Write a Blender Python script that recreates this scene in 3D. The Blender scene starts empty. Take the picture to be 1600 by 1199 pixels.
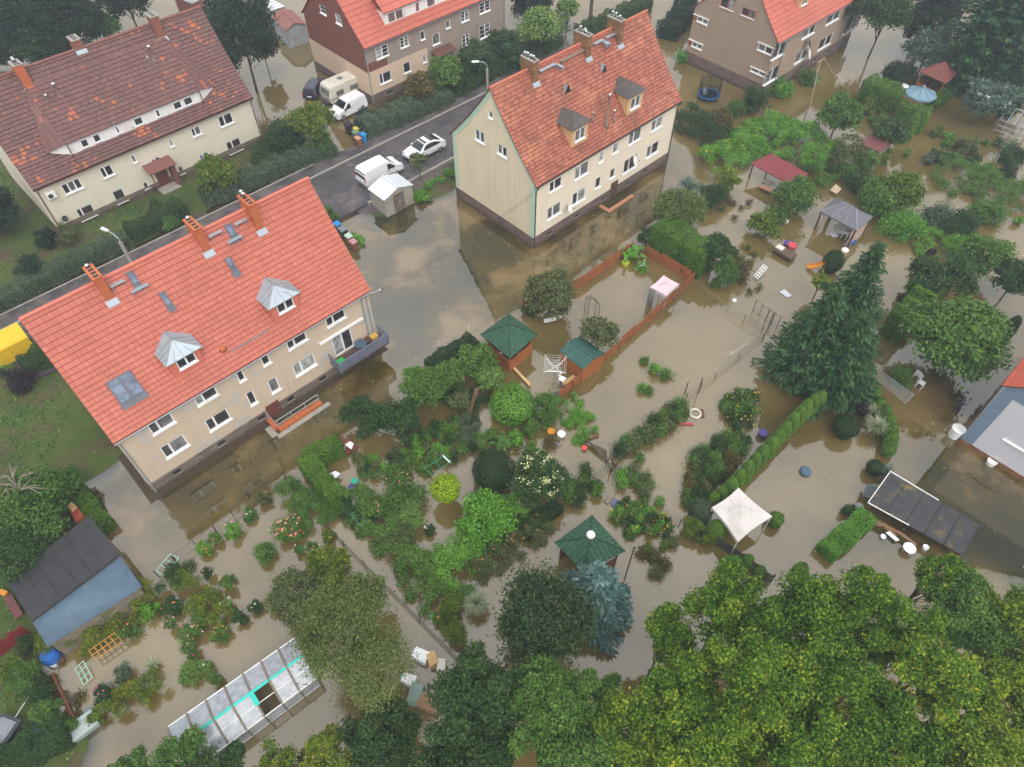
import bpy, bmesh, math, random
import numpy as np
from math import radians as R, sin, cos, pi, sqrt
rnd = random.Random(7)
rng = np.random.default_rng(11)
sc = bpy.context.scene
COL = sc.collection
# ---------------------------------------------------------------- camera model (photo pixels 1600 x 1199 <-> metres)
F, PITCH, CAMH = 1112.0, R(51.35), 45.0
CP, SP = cos(PITCH), sin(PITCH)
EYE = np.array([0.0, 0.0, CAMH])
FWD = np.array([0, CP, -SP]); RGT = np.array([1.0, 0, 0]); UPV = np.array([0, SP, CP])
def ray(px, py):
    return FWD * F + RGT * (px - 800) - UPV * (py - 599.5)
def G(px, py, z=0.0):
    """world point at height z that the photo shows at pixel px, py"""
    d = ray(px, py); t = (z - CAMH) / d[2]
    return EYE + d * t
def mpp(px, py, z=0.0):
    return float(np.linalg.norm(G(px, py, z) - EYE) / np.linalg.norm(ray(px, py)))
def top_height(bx, by, tx, ty):
    """height of an upright thing with foot at pixel b and top at pixel t"""
    b = G(bx, by); best = (1e9, 0)
    for h in np.arange(0.1, 25, 0.05):
        d = b + np.array([0, 0, h]) - EYE; w = d @ FWD
        e = (800 + F * (d @ RGT) / w - tx) ** 2 + (599.5 - F * (d @ UPV) / w - ty) ** 2
        if e < best[0]: best = (e, h)
    return best[1]
YAW = R(43.7)
U = np.array([cos(YAW), sin(YAW), 0]); V = np.array([-sin(YAW), cos(YAW), 0])

# ---------------------------------------------------------------- object helpers
def tag(o, label=None, cat=None, group=None, kind=None):
    if label: o['label'] = label
    if cat: o['category'] = cat
    if group: o['group'] = group
    if kind: o['kind'] = kind
    return o
def empty(name, loc=(0, 0, 0), rz=0.0):
    o = bpy.data.objects.new(name, None); COL.objects.link(o)
    o.empty_display_size = 0.3
    o.location = [float(c) for c in loc]; o.rotation_euler = (0, 0, rz)
    return o
def thing(name, label, cat, loc=(0, 0, 0), rz=0.0, group=None):
    return tag(empty(name, loc, rz), label, cat, group)
def copy_tree(o, parent=None):
    c = o.copy(); COL.objects.link(c)
    if parent is not None: c.parent = parent
    for ch in list(o.children): copy_tree(ch, c)
    return c
def aslist(m): return m if isinstance(m, (list, tuple)) else [m]

class MB:
    """collects shapes and links them as one mesh object"""
    def __init__(s): s.v = []; s.f = []; s.m = []; s.uv = []
    def pts(s, ps):
        k = len(s.v); s.v += [tuple(float(c) for c in p) for p in ps]; return k
    def face(s, ps, mi=0, uv=None):
        k = s.pts(ps); s.f.append(tuple(range(k, k + len(ps)))); s.m.append(mi); s.uv.append(uv); return s
    def hexa(s, b, t, mi=0):
        """b, t: four bottom and four top corners, same order"""
        k = s.pts(list(b) + list(t))
        for q in ((3, 2, 1, 0), (4, 5, 6, 7), (0, 1, 5, 4), (1, 2, 6, 5), (2, 3, 7, 6), (3, 0, 4, 7)):
            s.f.append(tuple(k + i for i in q)); s.m.append(mi); s.uv.append(None)
        return s
    def box(s, x0, x1, y0, y1, z0, z1, mi=0):
        return s.hexa([(x0, y0, z0), (x1, y0, z0), (x1, y1, z0), (x0, y1, z0)], [(x0, y0, z1), (x1, y0, z1), (x1, y1, z1), (x0, y1, z1)], mi)
    def bar(s, a, b, w, h=None, mi=0):
        """a square bar from a to b"""
        a = np.array(a, float); b = np.array(b, float); h = h or w
        d = b - a; d /= max(np.linalg.norm(d), 1e-9)
        r = np.cross(d, (0, 0, 1.0))
        if np.linalg.norm(r) < 1e-3: r = np.array([1.0, 0, 0])
        r /= np.linalg.norm(r); u = np.cross(r, d)
        q = [(-1, -1), (1, -1), (1, 1), (-1, 1)]
        return s.hexa([a + r * w / 2 * i + u * h / 2 * j for i, j in q], [b + r * w / 2 * i + u * h / 2 * j for i, j in q], mi)
    def tube(s, pts, rad, n=8, mi=0, cap=True):
        pts = [np.array(p, float) for p in pts]
        rads = rad if isinstance(rad, (list, tuple, np.ndarray)) else [rad] * len(pts)
        rings = []
        for i, p in enumerate(pts):
            d = pts[min(i + 1, len(pts) - 1)] - pts[max(i - 1, 0)]; d = d / max(np.linalg.norm(d), 1e-9)
            r = np.cross(d, (0.13, 0.31, 1.0)) if abs(d[2]) < 0.95 else np.cross(d, (1.0, 0.2, 0))
            r /= np.linalg.norm(r); u = np.cross(r, d)
            rings.append(s.pts([p + (r * cos(2 * pi * k / n) + u * sin(2 * pi * k / n)) * rads[i] for k in range(n)]))
        for a, b in zip(rings, rings[1:]):
            for k in range(n):
                s.f.append((a + k, a + (k + 1) % n, b + (k + 1) % n, b + k)); s.m.append(mi); s.uv.append(None)
        if cap:
            s.f.append(tuple(rings[0] + k for k in reversed(range(n)))); s.m.append(mi); s.uv.append(None)
            s.f.append(tuple(rings[-1] + k for k in range(n))); s.m.append(mi); s.uv.append(None)
        return s
    def lathe(s, prof, n=16, c=(0, 0, 0), mi=0, sy=1.0):
        rings = [s.pts([(c[0] + r * cos(2 * pi * k / n), c[1] + sy * r * sin(2 * pi * k / n), c[2] + z) for k in range(n)]) for r, z in prof]
        for a, b in zip(rings, rings[1:]):
            for k in range(n):
                s.f.append((a + k, a + (k + 1) % n, b + (k + 1) % n, b + k)); s.m.append(mi); s.uv.append(None)
        for rg, rev in ((rings[0], True), (rings[-1], False)):
            s.f.append(tuple(rg + k for k in (reversed(range(n)) if rev else range(n)))); s.m.append(mi); s.uv.append(None)
        return s
    def build(s, name, mats, parent=None, smooth=False, bevel=0.0, loc=None, rz=None):
        me = bpy.data.meshes.new(name); me.from_pydata(s.v, [], s.f)
        for m in aslist(mats): me.materials.append(m)
        me.polygons.foreach_set('material_index', s.m)
        if any(u is not None for u in s.uv):
            ul = me.uv_layers.new(name='UVMap'); fl = []
            for f, u in zip(s.f, s.uv):
                for k in range(len(f)): fl += [float(c) for c in (u[k] if u is not None else (0, 0))]
            ul.data.foreach_set('uv', fl)
        if smooth: me.polygons.foreach_set('use_smooth', [True] * len(me.polygons))
        me.update()
        o = bpy.data.objects.new(name, me); COL.objects.link(o)
        if parent is not None: o.parent = parent
        if loc is not None: o.location = [float(c) for c in loc]
        if rz is not None: o.rotation_euler = (0, 0, rz)
        if bevel:
            b = o.modifiers.new('Bevel', 'BEVEL'); b.width = bevel; b.segments = 2; b.limit_method = 'ANGLE'; b.angle_limit = R(35)
        return o

def np_mesh(name, verts, quads, mats, parent=None, smooth=False, mi=None):
    me = bpy.data.meshes.new(name)
    nv, nq = len(verts), len(quads)
    me.vertices.add(nv); me.vertices.foreach_set('co', np.asarray(verts, np.float32).ravel())
    k = quads.shape[1]
    me.loops.add(nq * k); me.loops.foreach_set('vertex_index', np.asarray(quads, np.int32).ravel())
    me.polygons.add(nq); me.polygons.foreach_set('loop_start', np.arange(0, nq * k, k, dtype=np.int32))
    for m in aslist(mats): me.materials.append(m)
    if mi is not None: me.polygons.foreach_set('material_index', np.asarray(mi, np.int32))
    if smooth: me.polygons.foreach_set('use_smooth', np.ones(nq, bool))
    me.update(calc_edges=True)
    o = bpy.data.objects.new(name, me); COL.objects.link(o)
    if parent is not None: o.parent = parent
    return o

# ---------------------------------------------------------------- materials
def new_mat(name):
    m = bpy.data.materials.new(name); m.use_nodes = True; nt = m.node_tree; nt.nodes.clear()
    out = nt.nodes.new('ShaderNodeOutputMaterial')
    return m, nt, out
def nd(nt, kind, ins=None, **at):
    n = nt.nodes.new('ShaderNode' + kind)
    for k, v in at.items(): setattr(n, k, v)
    for k, v in (ins or {}).items():
        s = n.inputs[k]
        if isinstance(v, bpy.types.NodeSocket): nt.links.new(v, s)
        else: s.default_value = v if not (isinstance(v, tuple) and len(v) == 3 and s.type == 'RGBA') else (*v, 1)
    return n
def mth(nt, op, a, b=0.0, c=0.0, clamp=False):
    n = nd(nt, 'Math', {0: a, 1: b, 2: c}, operation=op); n.use_clamp = clamp; return n.outputs[0]
def mixc(nt, f, a, b, mode='MIX'):
    n = nd(nt, 'Mix', data_type='RGBA', blend_type=mode)
    for s, v in ((n.inputs[0], f), (n.inputs[6], a), (n.inputs[7], b)):
        if isinstance(v, bpy.types.NodeSocket): nt.links.new(v, s)
        else: s.default_value = (*v, 1) if isinstance(v, tuple) and len(v) == 3 else v
    return n.outputs[2]
def ramp(nt, f, stops):
    n = nd(nt, 'ValToRGB', {0: f}); e = n.color_ramp.elements
    while len(e) < len(stops): e.new(0.5)
    for k, (p, c) in enumerate(stops):
        e[k].position = p; e[k].color = (*c, 1) if len(c) == 3 else c
    return n.outputs[0]
def noise(nt, scale, detail=4, rough=0.55, vec=None, dim='3D', out=0):
    ins = {'Scale': scale, 'Detail': detail, 'Roughness': rough}
    if vec is None: vec = nd(nt, 'TexCoord').outputs['Object']
    ins['Vector'] = vec
    return nd(nt, 'TexNoise', ins, noise_dimensions=dim).outputs[out]
def rng01(nt, f, a, b):
    return nd(nt, 'MapRange', {0: f, 1: a, 2: b, 3: 0.0, 4: 1.0}).outputs[0]
def finish(nt, out, col, rough=0.7, spec=0.3, metal=0.0, bump=None, bstr=0.3, bdist=0.02, ior=1.45):
    p = nd(nt, 'BsdfPrincipled', {'Base Color': col, 'Roughness': rough, 'Metallic': metal, 'Specular IOR Level': spec, 'IOR': ior})
    if bump is not None:
        b = nd(nt, 'Bump', {'Height': bump, 'Strength': bstr, 'Distance': bdist}); nt.links.new(b.outputs[0], p.inputs['Normal'])
    nt.links.new(p.outputs[0], out.inputs[0]); return p
_pl = {}
def plain(name, c, rough=0.7, spec=0.3, metal=0.0, var=0.18, scale=1.5, fine=25.0, bump=0.15, dirt=None):
    """a painted / plastered / metal surface with slight uneven tone; dirt = colour of stains"""
    if name in _pl: return _pl[name]
    m, nt, out = new_mat(name)
    n1 = noise(nt, scale, 5, 0.6); n2 = noise(nt, fine, 3)
    f = mth(nt, 'ADD', mth(nt, 'MULTIPLY', n1, 0.7), mth(nt, 'MULTIPLY', n2, 0.3))
    lo = tuple(x * (1 - var) for x in c); hi = tuple(min(1, x * (1 + var)) for x in c)
    col = ramp(nt, f, [(0.3, lo), (0.7, hi)])
    if dirt is not None:
        n3 = noise(nt, scale * 0.6, 8, 0.65)
        col = mixc(nt, rng01(nt, n3, 0.54, 0.72), col, dirt)
    finish(nt, out, col, rough, spec, metal, n2, bump)
    _pl[name] = m; return m
# ---------------------------------------------------------------- surface materials
def tile_mat(name, c0, c1, c2=None, patch=(0.55, 0.7), joint=(0.10, 0.03, 0.02), tw=0.31, moss=None, rough=0.6, jw=0.09, rag=0.35):
    """clay roof tiles; UV = metres along the roof, course number up it. c2 = colour of replaced tiles in patches"""
    m, nt, out = new_mat(name)
    uv = nd(nt, 'UVMap').outputs[0]
    sx = nd(nt, 'SeparateXYZ', {0: uv})
    x = mth(nt, 'DIVIDE', sx.outputs[0], tw); y = sx.outputs[1]
    row = mth(nt, 'FLOOR', y); colm = mth(nt, 'FLOOR', x)
    cell = nd(nt, 'CombineXYZ', {0: colm, 1: row})
    wn = nd(nt, 'TexWhiteNoise', {'Vector': cell.outputs[0]}, noise_dimensions='2D')
    r = wn.outputs[0]
    r2 = nd(nt, 'SeparateColor', {0: wn.outputs[1]}).outputs[1]
    big = noise(nt, 0.35, 4, 0.6); fine = noise(nt, 9, 4)
    col = mixc(nt, r, c0, c1)
    if c2 is not None:
        pv = nd(nt, 'VectorMath', {0: cell.outputs[0], 1: (0.07, 0.16, 0)}, operation='MULTIPLY').outputs[0]
        pn = noise(nt, 1.0, 4, 0.75, vec=pv, dim='2D')
        pn2 = mth(nt, 'ADD', pn, mth(nt, 'MULTIPLY', mth(nt, 'SUBTRACT', r2, 0.5), 0.22))
        col = mixc(nt, rng01(nt, pn2, patch[0], patch[1]), col, c2)
    if moss is not None:
        mn = noise(nt, 0.7, 8, 0.7)
        col = mixc(nt, mth(nt, 'MULTIPLY', rng01(nt, mn, 0.5, 0.68), 0.75), col, moss)
    col = mixc(nt, mth(nt, 'MULTIPLY', rng01(nt, big, 0.35, 0.65), 0.55), col, (0.80, 0.76, 0.72), 'MULTIPLY')
    col = mixc(nt, mth(nt, 'MULTIPLY', rng01(nt, fine, 0.35, 0.75), 0.18), col, tuple(q * 0.55 for q in c0))
    fx = mth(nt, 'FRACT', x)
    j = mth(nt, 'LESS_THAN', fx, jw)
    col = mixc(nt, mth(nt, 'MULTIPLY', j, 0.75), col, joint)
    wave = mth(nt, 'SINE', mth(nt, 'MULTIPLY', fx, pi))
    finish(nt, out, col, rough, 0.35, 0, mth(nt, 'ADD', wave, mth(nt, 'MULTIPLY', r2, rag)), 0.55, 0.03)
    return m

def leaf_mat(name, c0, c1, c2=None, trans=0.25, hue=0.0):
    """foliage: colour differs from leaf to leaf and drifts from clump to clump"""
    m, nt, out = new_mat(name)
    gi = nd(nt, 'NewGeometry').outputs['Random Per Island']
    n = noise(nt, 0.9, 3, 0.6)
    oi = nd(nt, 'ObjectInfo').outputs['Random']
    f = mth(nt, 'ADD', mth(nt, 'MULTIPLY', gi, 0.55), mth(nt, 'MULTIPLY', n, 0.75))
    f = mth(nt, 'ADD', f, mth(nt, 'MULTIPLY', mth(nt, 'SUBTRACT', oi, 0.5), 0.15))
    st = [(0.38, c0), (0.82, c1)] + ([(0.98, c2)] if c2 else [])
    col = ramp(nt, f, st)
    p = nd(nt, 'BsdfPrincipled', {'Base Color': col, 'Roughness': 0.55, 'Specular IOR Level': 0.15})
    t = nd(nt, 'BsdfTranslucent', {'Color': mixc(nt, 0.35, col, (0.20, 0.25, 0.02))})
    mx = nd(nt, 'MixShader', {0: trans, 1: p.outputs[0], 2: t.outputs[0]})
    nt.links.new(mx.outputs[0], out.inputs[0]); return m
def petal_mat(name, cols):
    m, nt, out = new_mat(name)
    gi = nd(nt, 'NewGeometry').outputs['Random Per Island']
    n = nd(nt, 'ValToRGB', {0: gi}); cr = n.color_ramp; cr.interpolation = 'CONSTANT'
    while len(cr.elements) < len(cols): cr.elements.new(0.5)
    for k, c in enumerate(cols): cr.elements[k].position = k / len(cols); cr.elements[k].color = (*c, 1)
    finish(nt, out, n.outputs[0], 0.6, 0.2); return m

def brick_mat(name, c1, c2, mortar, scale=1.0, bw=0.5, bh=0.25, stone=False, axis='XZ', ms=0.02):
    m, nt, out = new_mat(name)
    o = nd(nt, 'TexCoord').outputs['Object']
    s = nd(nt, 'SeparateXYZ', {0: o})
    h = mth(nt, 'ADD', s.outputs[0], s.outputs[1])
    v = nd(nt, 'CombineXYZ', {0: h, 1: s.outputs[2]}).outputs[0]
    if stone:
        dn = nd(nt, 'TexNoise', {'Vector': o, 'Scale': 2.0}).outputs[1]
        v = nd(nt, 'VectorMath', {0: v, 1: nd(nt, 'VectorMath', {0: dn, 1: (0.14, 0.10, 0)}, operation='MULTIPLY').outputs[0]}, operation='ADD').outputs[0]
    b = nd(nt, 'TexBrick', {'Vector': v, 'Color1': c1, 'Color2': c2, 'Mortar': mortar, 'Scale': scale, 'Mortar Size': ms, 'Bias': 0.0, 'Brick Width': bw, 'Row Height': bh})
    n = noise(nt, 3, 6, 0.7)
    col = mixc(nt, mth(nt, 'MULTIPLY', rng01(nt, n, 0.35, 0.7), 0.6), b.outputs[0], tuple(x * 0.45 for x in c1))
    if stone:      # flood stain above the water line
        tz = mth(nt, 'ADD', s.outputs[2], mth(nt, 'MULTIPLY', n, .35)); col = mixc(nt, mth(nt, 'MULTIPLY', rng01(nt, tz, .62, .42), .65), col, (.06, .042, .026))
    finish(nt, out, col, 0.85, 0.2, 0, b.outputs[1], -0.5, 0.02)
    return m

def plaster_mat(name, c, stain, patch=None, streak=0.3, s_lo=0.5):
    """old render with vertical rain streaks and repaired patches"""
    m, nt, out = new_mat(name)
    o = nd(nt, 'TexCoord').outputs['Object']
    st = nd(nt, 'VectorMath', {0: o, 1: (1.6, 1.6, 0.12)}, operation='MULTIPLY').outputs[0]
    n1 = noise(nt, 1.2, 6, 0.65, vec=st); n2 = noise(nt, 0.5, 7, 0.65); n3 = noise(nt, 30, 3)
    col = mixc(nt, mth(nt, 'MULTIPLY', rng01(nt, n1, s_lo, 0.75), streak), c, stain)
    col = mixc(nt, mth(nt, 'MULTIPLY', rng01(nt, n2, 0.5, 0.7), 0.35), col, stain)
    if patch is not None:
        n4 = noise(nt, 0.42, 3, 0.5); col = mixc(nt, mth(nt, 'MULTIPLY', rng01(nt, n4, 0.57, 0.60), 0.75), col, patch)
    col = mixc(nt, mth(nt, 'MULTIPLY', n3, 0.12), col, tuple(x * 0.7 for x in c))
    finish(nt, out, col, 0.9, 0.15, 0, n3, 0.25, 0.01)
    return m

M = {}
M['white'] = plain('white_plastic', (0.80, 0.81, 0.82), 0.35, 0.5, var=0.05)
M['white_paint'] = plain('white_paint', (0.78, 0.78, 0.76), 0.5, 0.3, var=0.08, dirt=(0.55, 0.53, 0.47))
M['zinc'] = plain('zinc_sheet', (0.36, 0.41, 0.45), 0.45, 0.5, 0.35, var=0.15)
M['grey_metal'] = plain('grey_metal', (0.30, 0.32, 0.34), 0.4, 0.5, 0.5)
M['steel'] = plain('bright_steel', (0.6, 0.61, 0.62), 0.3, 0.5, 0.8, var=0.08)
M['dark_metal'] = plain('dark_metal', (0.05, 0.052, 0.055), 0.5, 0.4)
M['brown_pipe'] = plain('brown_pipe', (0.13, 0.055, 0.04), 0.5, 0.4)
M['black'] = plain('black_plastic', (0.02, 0.02, 0.022), 0.5, 0.4)
M['rubber'] = plain('tyre_rubber', (0.02, 0.02, 0.02), 0.8, 0.2)
M['bark'] = plain('tree_bark', (0.10, 0.075, 0.05), 0.9, 0.1, var=0.4, scale=3)
M['bare_wood'] = plain('bleached_branch', (0.21, 0.185, 0.14), 0.8, 0.2, var=0.25, scale=3)
M['timber'] = plain('orange_timber', (0.34, 0.115, 0.03), 0.7, 0.3, var=0.25, scale=2.2)
M['fence_timber'] = plain('fence_boards', (0.31, 0.11, 0.042), 0.75, 0.2, var=0.3, scale=2.5, dirt=(0.13, 0.06, 0.03))
M['grey_wood'] = plain('weathered_wood', (0.20, 0.17, 0.13), 0.85, 0.2, var=0.3, scale=3)
M['pale_wood'] = plain('pale_wood', (0.55, 0.36, 0.16), 0.7, 0.3, var=0.2)
M['brown_wood'] = plain('brown_wood', (0.12, 0.055, 0.035), 0.7, 0.3, var=0.3)
M['red_wood'] = plain('red_boards', (0.22, 0.025, 0.025), 0.6, 0.3, var=0.25, scale=3)
M['bitumen'] = plain('bitumen_felt', (0.034, 0.034, 0.038), 0.75, 0.35, var=0.3, dirt=(0.055, 0.052, 0.048))
M['bitumen_warm'] = plain('mossy_bitumen', (0.085, 0.075, 0.07), 0.75, 0.35, var=0.35, scale=3, dirt=(0.17, 0.10, 0.06))
M['concrete'] = plain('concrete', (0.33, 0.31, 0.27), 0.9, 0.15, var=0.2, dirt=(0.2, 0.18, 0.14))
M['chim_red'] = plain('rendered_chimney', (0.46, 0.13, 0.05), 0.7, 0.3, var=0.15)
M['chim_brick'] = brick_mat('chimney_brick', (0.40, 0.20, 0.07), (0.17, 0.085, 0.055), (0.10, 0.085, 0.07), 1.0, 0.28, 0.12, ms=0.012)
M['chim_old'] = brick_mat('old_chimney_brick', (0.34, 0.12, 0.075), (0.26, 0.09, 0.06), (0.2, 0.14, 0.11), 1.0, 0.28, 0.12, ms=0.012)
M['plinth'] = brick_mat('plinth_stone', (0.26, 0.215, 0.17), (0.17, 0.125, 0.105), (0.10, 0.085, 0.07), 1.0, 0.62, 0.32, True, ms=0.02)
M['plinth_dark'] = brick_mat('plinth_brown_stone', (0.20, 0.14, 0.12), (0.13, 0.085, 0.08), (0.24, 0.20, 0.17), 1.0, 0.62, 0.30, True, ms=0.018)
M['brick_red'] = brick_mat('red_brickwork', (0.27, 0.075, 0.05), (0.20, 0.06, 0.045), (0.22, 0.13, 0.10), 1.0, 0.26, 0.09, ms=0.012)
M['cream1'] = plaster_mat('beige_render', (0.59, 0.475, 0.355), (0.46, 0.365, 0.27), (0.47, 0.45, 0.42), 0.45)
M['cream2'] = plaster_mat('cream_render', (0.70, 0.655, 0.53), (0.55, 0.50, 0.38), None, 0.35)
M['cream3'] = plaster_mat('peach_render', (0.78, 0.69, 0.55), (0.64, 0.545, 0.42), None, 0.35)
M['cream3g'] = plaster_mat('stained_gable_render', (0.72, 0.62, 0.45), (0.54, 0.44, 0.30), None, 0.5, 0.46)
M['mint'] = plain('mint_trim', (0.45, 0.60, 0.46), 0.8, 0.2, var=0.1)
M['peach4'] = plaster_mat('pink_cream_render', (0.66, 0.50, 0.37), (0.55, 0.41, 0.30), None, 0.2)
M['grey4'] = plaster_mat('grey_brown_render', (0.33, 0.27, 0.225), (0.24, 0.195, 0.165), None, 0.35)
M['tan5'] = plaster_mat('brown_render', (0.36, 0.27, 0.20), (0.27, 0.20, 0.15), None, 0.5)
M['pale6'] = plaster_mat('pale_grey_render', (0.60, 0.60, 0.64), (0.52, 0.52, 0.55), None, 0.25)
M['blue6'] = plain('slate_blue_band', (0.17, 0.24, 0.32), 0.7, 0.2, var=0.1)
M['tile1'] = tile_mat('new_red_tiles', (0.45, 0.124, 0.082), (0.52, 0.152, 0.102), None, joint=(0.30, 0.06, 0.04), tw=0.34, jw=0.08, rough=0.5)
M['tile_edge1'] = plain('tile_edge', (0.24, 0.05, 0.035), 0.8, 0.2)  # edge dirt plus the shadow line under each course, both put into the colour
M['tile2'] = tile_mat('weathered_brown_tiles', (0.135, 0.066, 0.062), (0.20, 0.095, 0.085), (0.50, 0.14, 0.055), (0.645, 0.70), joint=(0.06, 0.025, 0.022), tw=0.27, moss=(0.15, 0.085, 0.065))
M['tile_edge2'] = plain('dark_tile_edge', (0.055, 0.026, 0.024), 0.8, 0.2)  # weathered tiles: course shadow painted into the dark edge colour
M['tile3'] = tile_mat('mottled_orange_tiles', (0.30, 0.085, 0.055), (0.42, 0.14, 0.085), (0.50, 0.19, 0.11), (0.5, 0.7), joint=(0.14, 0.05, 0.035), tw=0.27, moss=(0.19, 0.085, 0.055))
M['tile_edge3'] = plain('brown_tile_edge', (0.13, 0.045, 0.03), 0.8, 0.2)  # mottled tiles: edge colour darkened to carry the course shadow
M['tile4'] = tile_mat('bright_red_tiles', (0.47, 0.125, 0.085), (0.54, 0.15, 0.10), None, joint=(0.36, 0.09, 0.065), tw=0.36, jw=0.05, rough=0.5)
M['ridge1'] = plain('ridge_tiles', (0.54, 0.16, 0.11), 0.6, 0.3, var=0.1)
M['ridge2'] = plain('old_ridge_tiles', (0.20, 0.085, 0.07), 0.7, 0.3, var=0.3)
M['ridge3'] = plain('mottled_ridge_tiles', (0.44, 0.14, 0.085), 0.7, 0.3, var=0.3)
def glass_mat(name, c, rough=0.05):
    m, nt, out = new_mat(name)
    n = noise(nt, 1.6, 2)
    col = ramp(nt, n, [(0.35, tuple(x * 0.6 for x in c)), (0.65, tuple(x * 1.5 for x in c))])
    finish(nt, out, col, rough, 0.6, 0); return m
M['glass_dark'] = glass_mat('dark_window_glass', (0.035, 0.034, 0.036))
M['glass_mid'] = glass_mat('curtained_window_glass', (0.13, 0.13, 0.13))
M['glass_light'] = glass_mat('net_curtain_glass', (0.30, 0.31, 0.30))
M['sky_glass'] = glass_mat('roof_window_glass', (0.10, 0.13, 0.19), 0.3)
M['car_glass'] = glass_mat('car_glass', (0.02, 0.022, 0.025))
# ---------------------------------------------------------------- houses
class House:
    def __init__(s, name, label, cat, x, y, z0, yaw, L, W, he, hr, oh, og, kick=0.17, rows=26):
        s.root = thing(name, label, cat, (x, y, z0), yaw)
        s.o = np.array([x, y, z0]); s.yaw = yaw; s.L = L; s.W = W; s.he = he - z0; s.hr = hr - z0; s.oh = oh; s.og = og; s.kick = kick; s.rows = rows
        s.holes = {'front': [], 'gable': [], 'back': [], 'right': []}
        c, n = cos(yaw), sin(yaw)
        s.T = np.array([[c, n, 0], [-n, c, 0], [0, 0, 1]])
    def loc(s, p): return s.T @ (np.asarray(p, float) - s.o)
    def r(s, px, py): return s.loc(EYE), s.T @ ray(px, py)
    def front(s, px, py, v=0.0):
        e, d = s.r(px, py); t = (v - e[1]) / d[1]; q = e + d * t; return q[0], q[2]
    def gable(s, px, py, u=0.0):
        e, d = s.r(px, py); t = (u - e[0]) / d[0]; q = e + d * t; return q[1], q[2]
    def zr(s, v):
        """height of the roof surface above depth v (mirrored behind the ridge)"""
        v = min(v, s.W - v); q = max(-.1, (v + s.oh) / (s.W / 2 + s.oh))
        return s.he + (s.hr - s.he) * ((1 - s.kick) * q + s.kick * q * q)
    def slope(s, px, py):
        e, d = s.r(px, py); d = d / np.linalg.norm(d); lo = None
        for t in np.arange(5, 220, 0.1):
            q = e + d * t
            if -s.oh - .3 < q[1] < s.W + s.oh + .3 and q[2] <= s.zr(q[1]): lo = t; break
        if lo is None: return e + d * 60
        a, b = lo - 0.1, lo
        for _ in range(20):
            m = (a + b) / 2; q = e + d * m
            if q[2] <= s.zr(q[1]): b = m
            else: a = m
        return e + d * b
    # ------------------------------------------------ shells
    def P(s, face, a, b, d=0.0):
        if face == 'front': return (a, -d, b)
        if face == 'gable': return (-d, a, b)
        if face == 'right': return (s.L + d, a, b)
        return (a, s.W + d, b)
    def fbox(s, mb, face, a0, a1, b0, b1, d0, d1, mi=0):
        P = s.P
        q = [P(face, a0, b0, d0), P(face, a1, b0, d0), P(face, a1, b0, d1), P(face, a0, b0, d1)]
        q2 = [P(face, a0, b1, d0), P(face, a1, b1, d0), P(face, a1, b1, d1), P(face, a0, b1, d1)]
        mb.hexa(q, q2, mi)
    def wall(s, mats, zb=0.0, mi_front=0, mi_gable=0, splits=None):
        """splits: face -> (height, lower material, upper material, (a0, a1) or None)"""
        mb = MB(); P = s.P; splits = splits or {}
        for face, ln in (('front', s.L), ('gable', s.W), ('back', s.L), ('right', s.W)):
            gab = face in ('gable', 'right'); base_mi = mi_gable if gab else mi_front
            top = (lambda a: s.zr(a) - 0.06) if gab else (lambda a: s.zr(0) - 0.05)
            cuts = {0.0, ln}
            if gab: cuts |= {s.W * k / 10 for k in range(11)}
            for h in s.holes[face]: cuts |= {h[0], h[1]}
            sp = splits.get(face)
            if sp and sp[3]: cuts |= set(sp[3])
            cuts = sorted(c for c in cuts if 0 <= c <= ln)
            for a, b in zip(cuts, cuts[1:]):
                if b - a < 1e-4: continue
                m = (a + b) / 2; hs = sorted((h[2], h[3]) for h in s.holes[face] if h[0] <= m <= h[1])
                segs = []; z = zb
                for h0, h1 in hs: segs.append((z, h0)); z = h1
                segs.append((z, None))
                for z0, z1 in segs:
                    parts = [(z0, z1, base_mi)]
                    if sp:
                        inside = sp[3] is None or sp[3][0] <= m <= sp[3][1]
                        zt = top(m) if z1 is None else z1
                        lowm = sp[1] if inside else sp[2]
                        if z0 < sp[0] < zt: parts = [(z0, sp[0], lowm), (sp[0], z1, sp[2])]
                        else: parts = [(z0, z1, lowm if zt <= sp[0] else sp[2])]
                    for q0, q1, mi in parts:
                        ta, tb = (top(a), top(b)) if q1 is None else (q1, q1)
                        if max(ta, tb) <= q0: continue
                        mb.face([P(face, a, q0), P(face, b, q0), P(face, b, tb), P(face, a, ta)], mi)
            for a0, a1, b0, b1 in s.holes[face]:      # reveals
                D = -0.16
                for q in (((a0, b0), (a0, b1)), ((a0, b1), (a1, b1)), ((a1, b1), (a1, b0)), ((a1, b0), (a0, b0))):
                    (p0, r0), (p1, r1) = q
                    mb.face([P(face, p0, r0), P(face, p1, r1), P(face, p1, r1, D), P(face, p0, r0, D)], base_mi)
        return mb.build('wall', mats, s.root)
    def plinth(s, h, mat, zb=-1.0):
        mb = MB(); d = 0.05
        for face, ln in (('front', s.L), ('back', s.L)): s.fbox(mb, face, -d, ln + d, zb, h, -0.2, d)
        for face, ln in (('gable', s.W), ('right', s.W)): s.fbox(mb, face, 0.0, ln, zb, h, -0.2, d - 0.003)
        return mb.build('plinth', mat, s.root)
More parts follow.
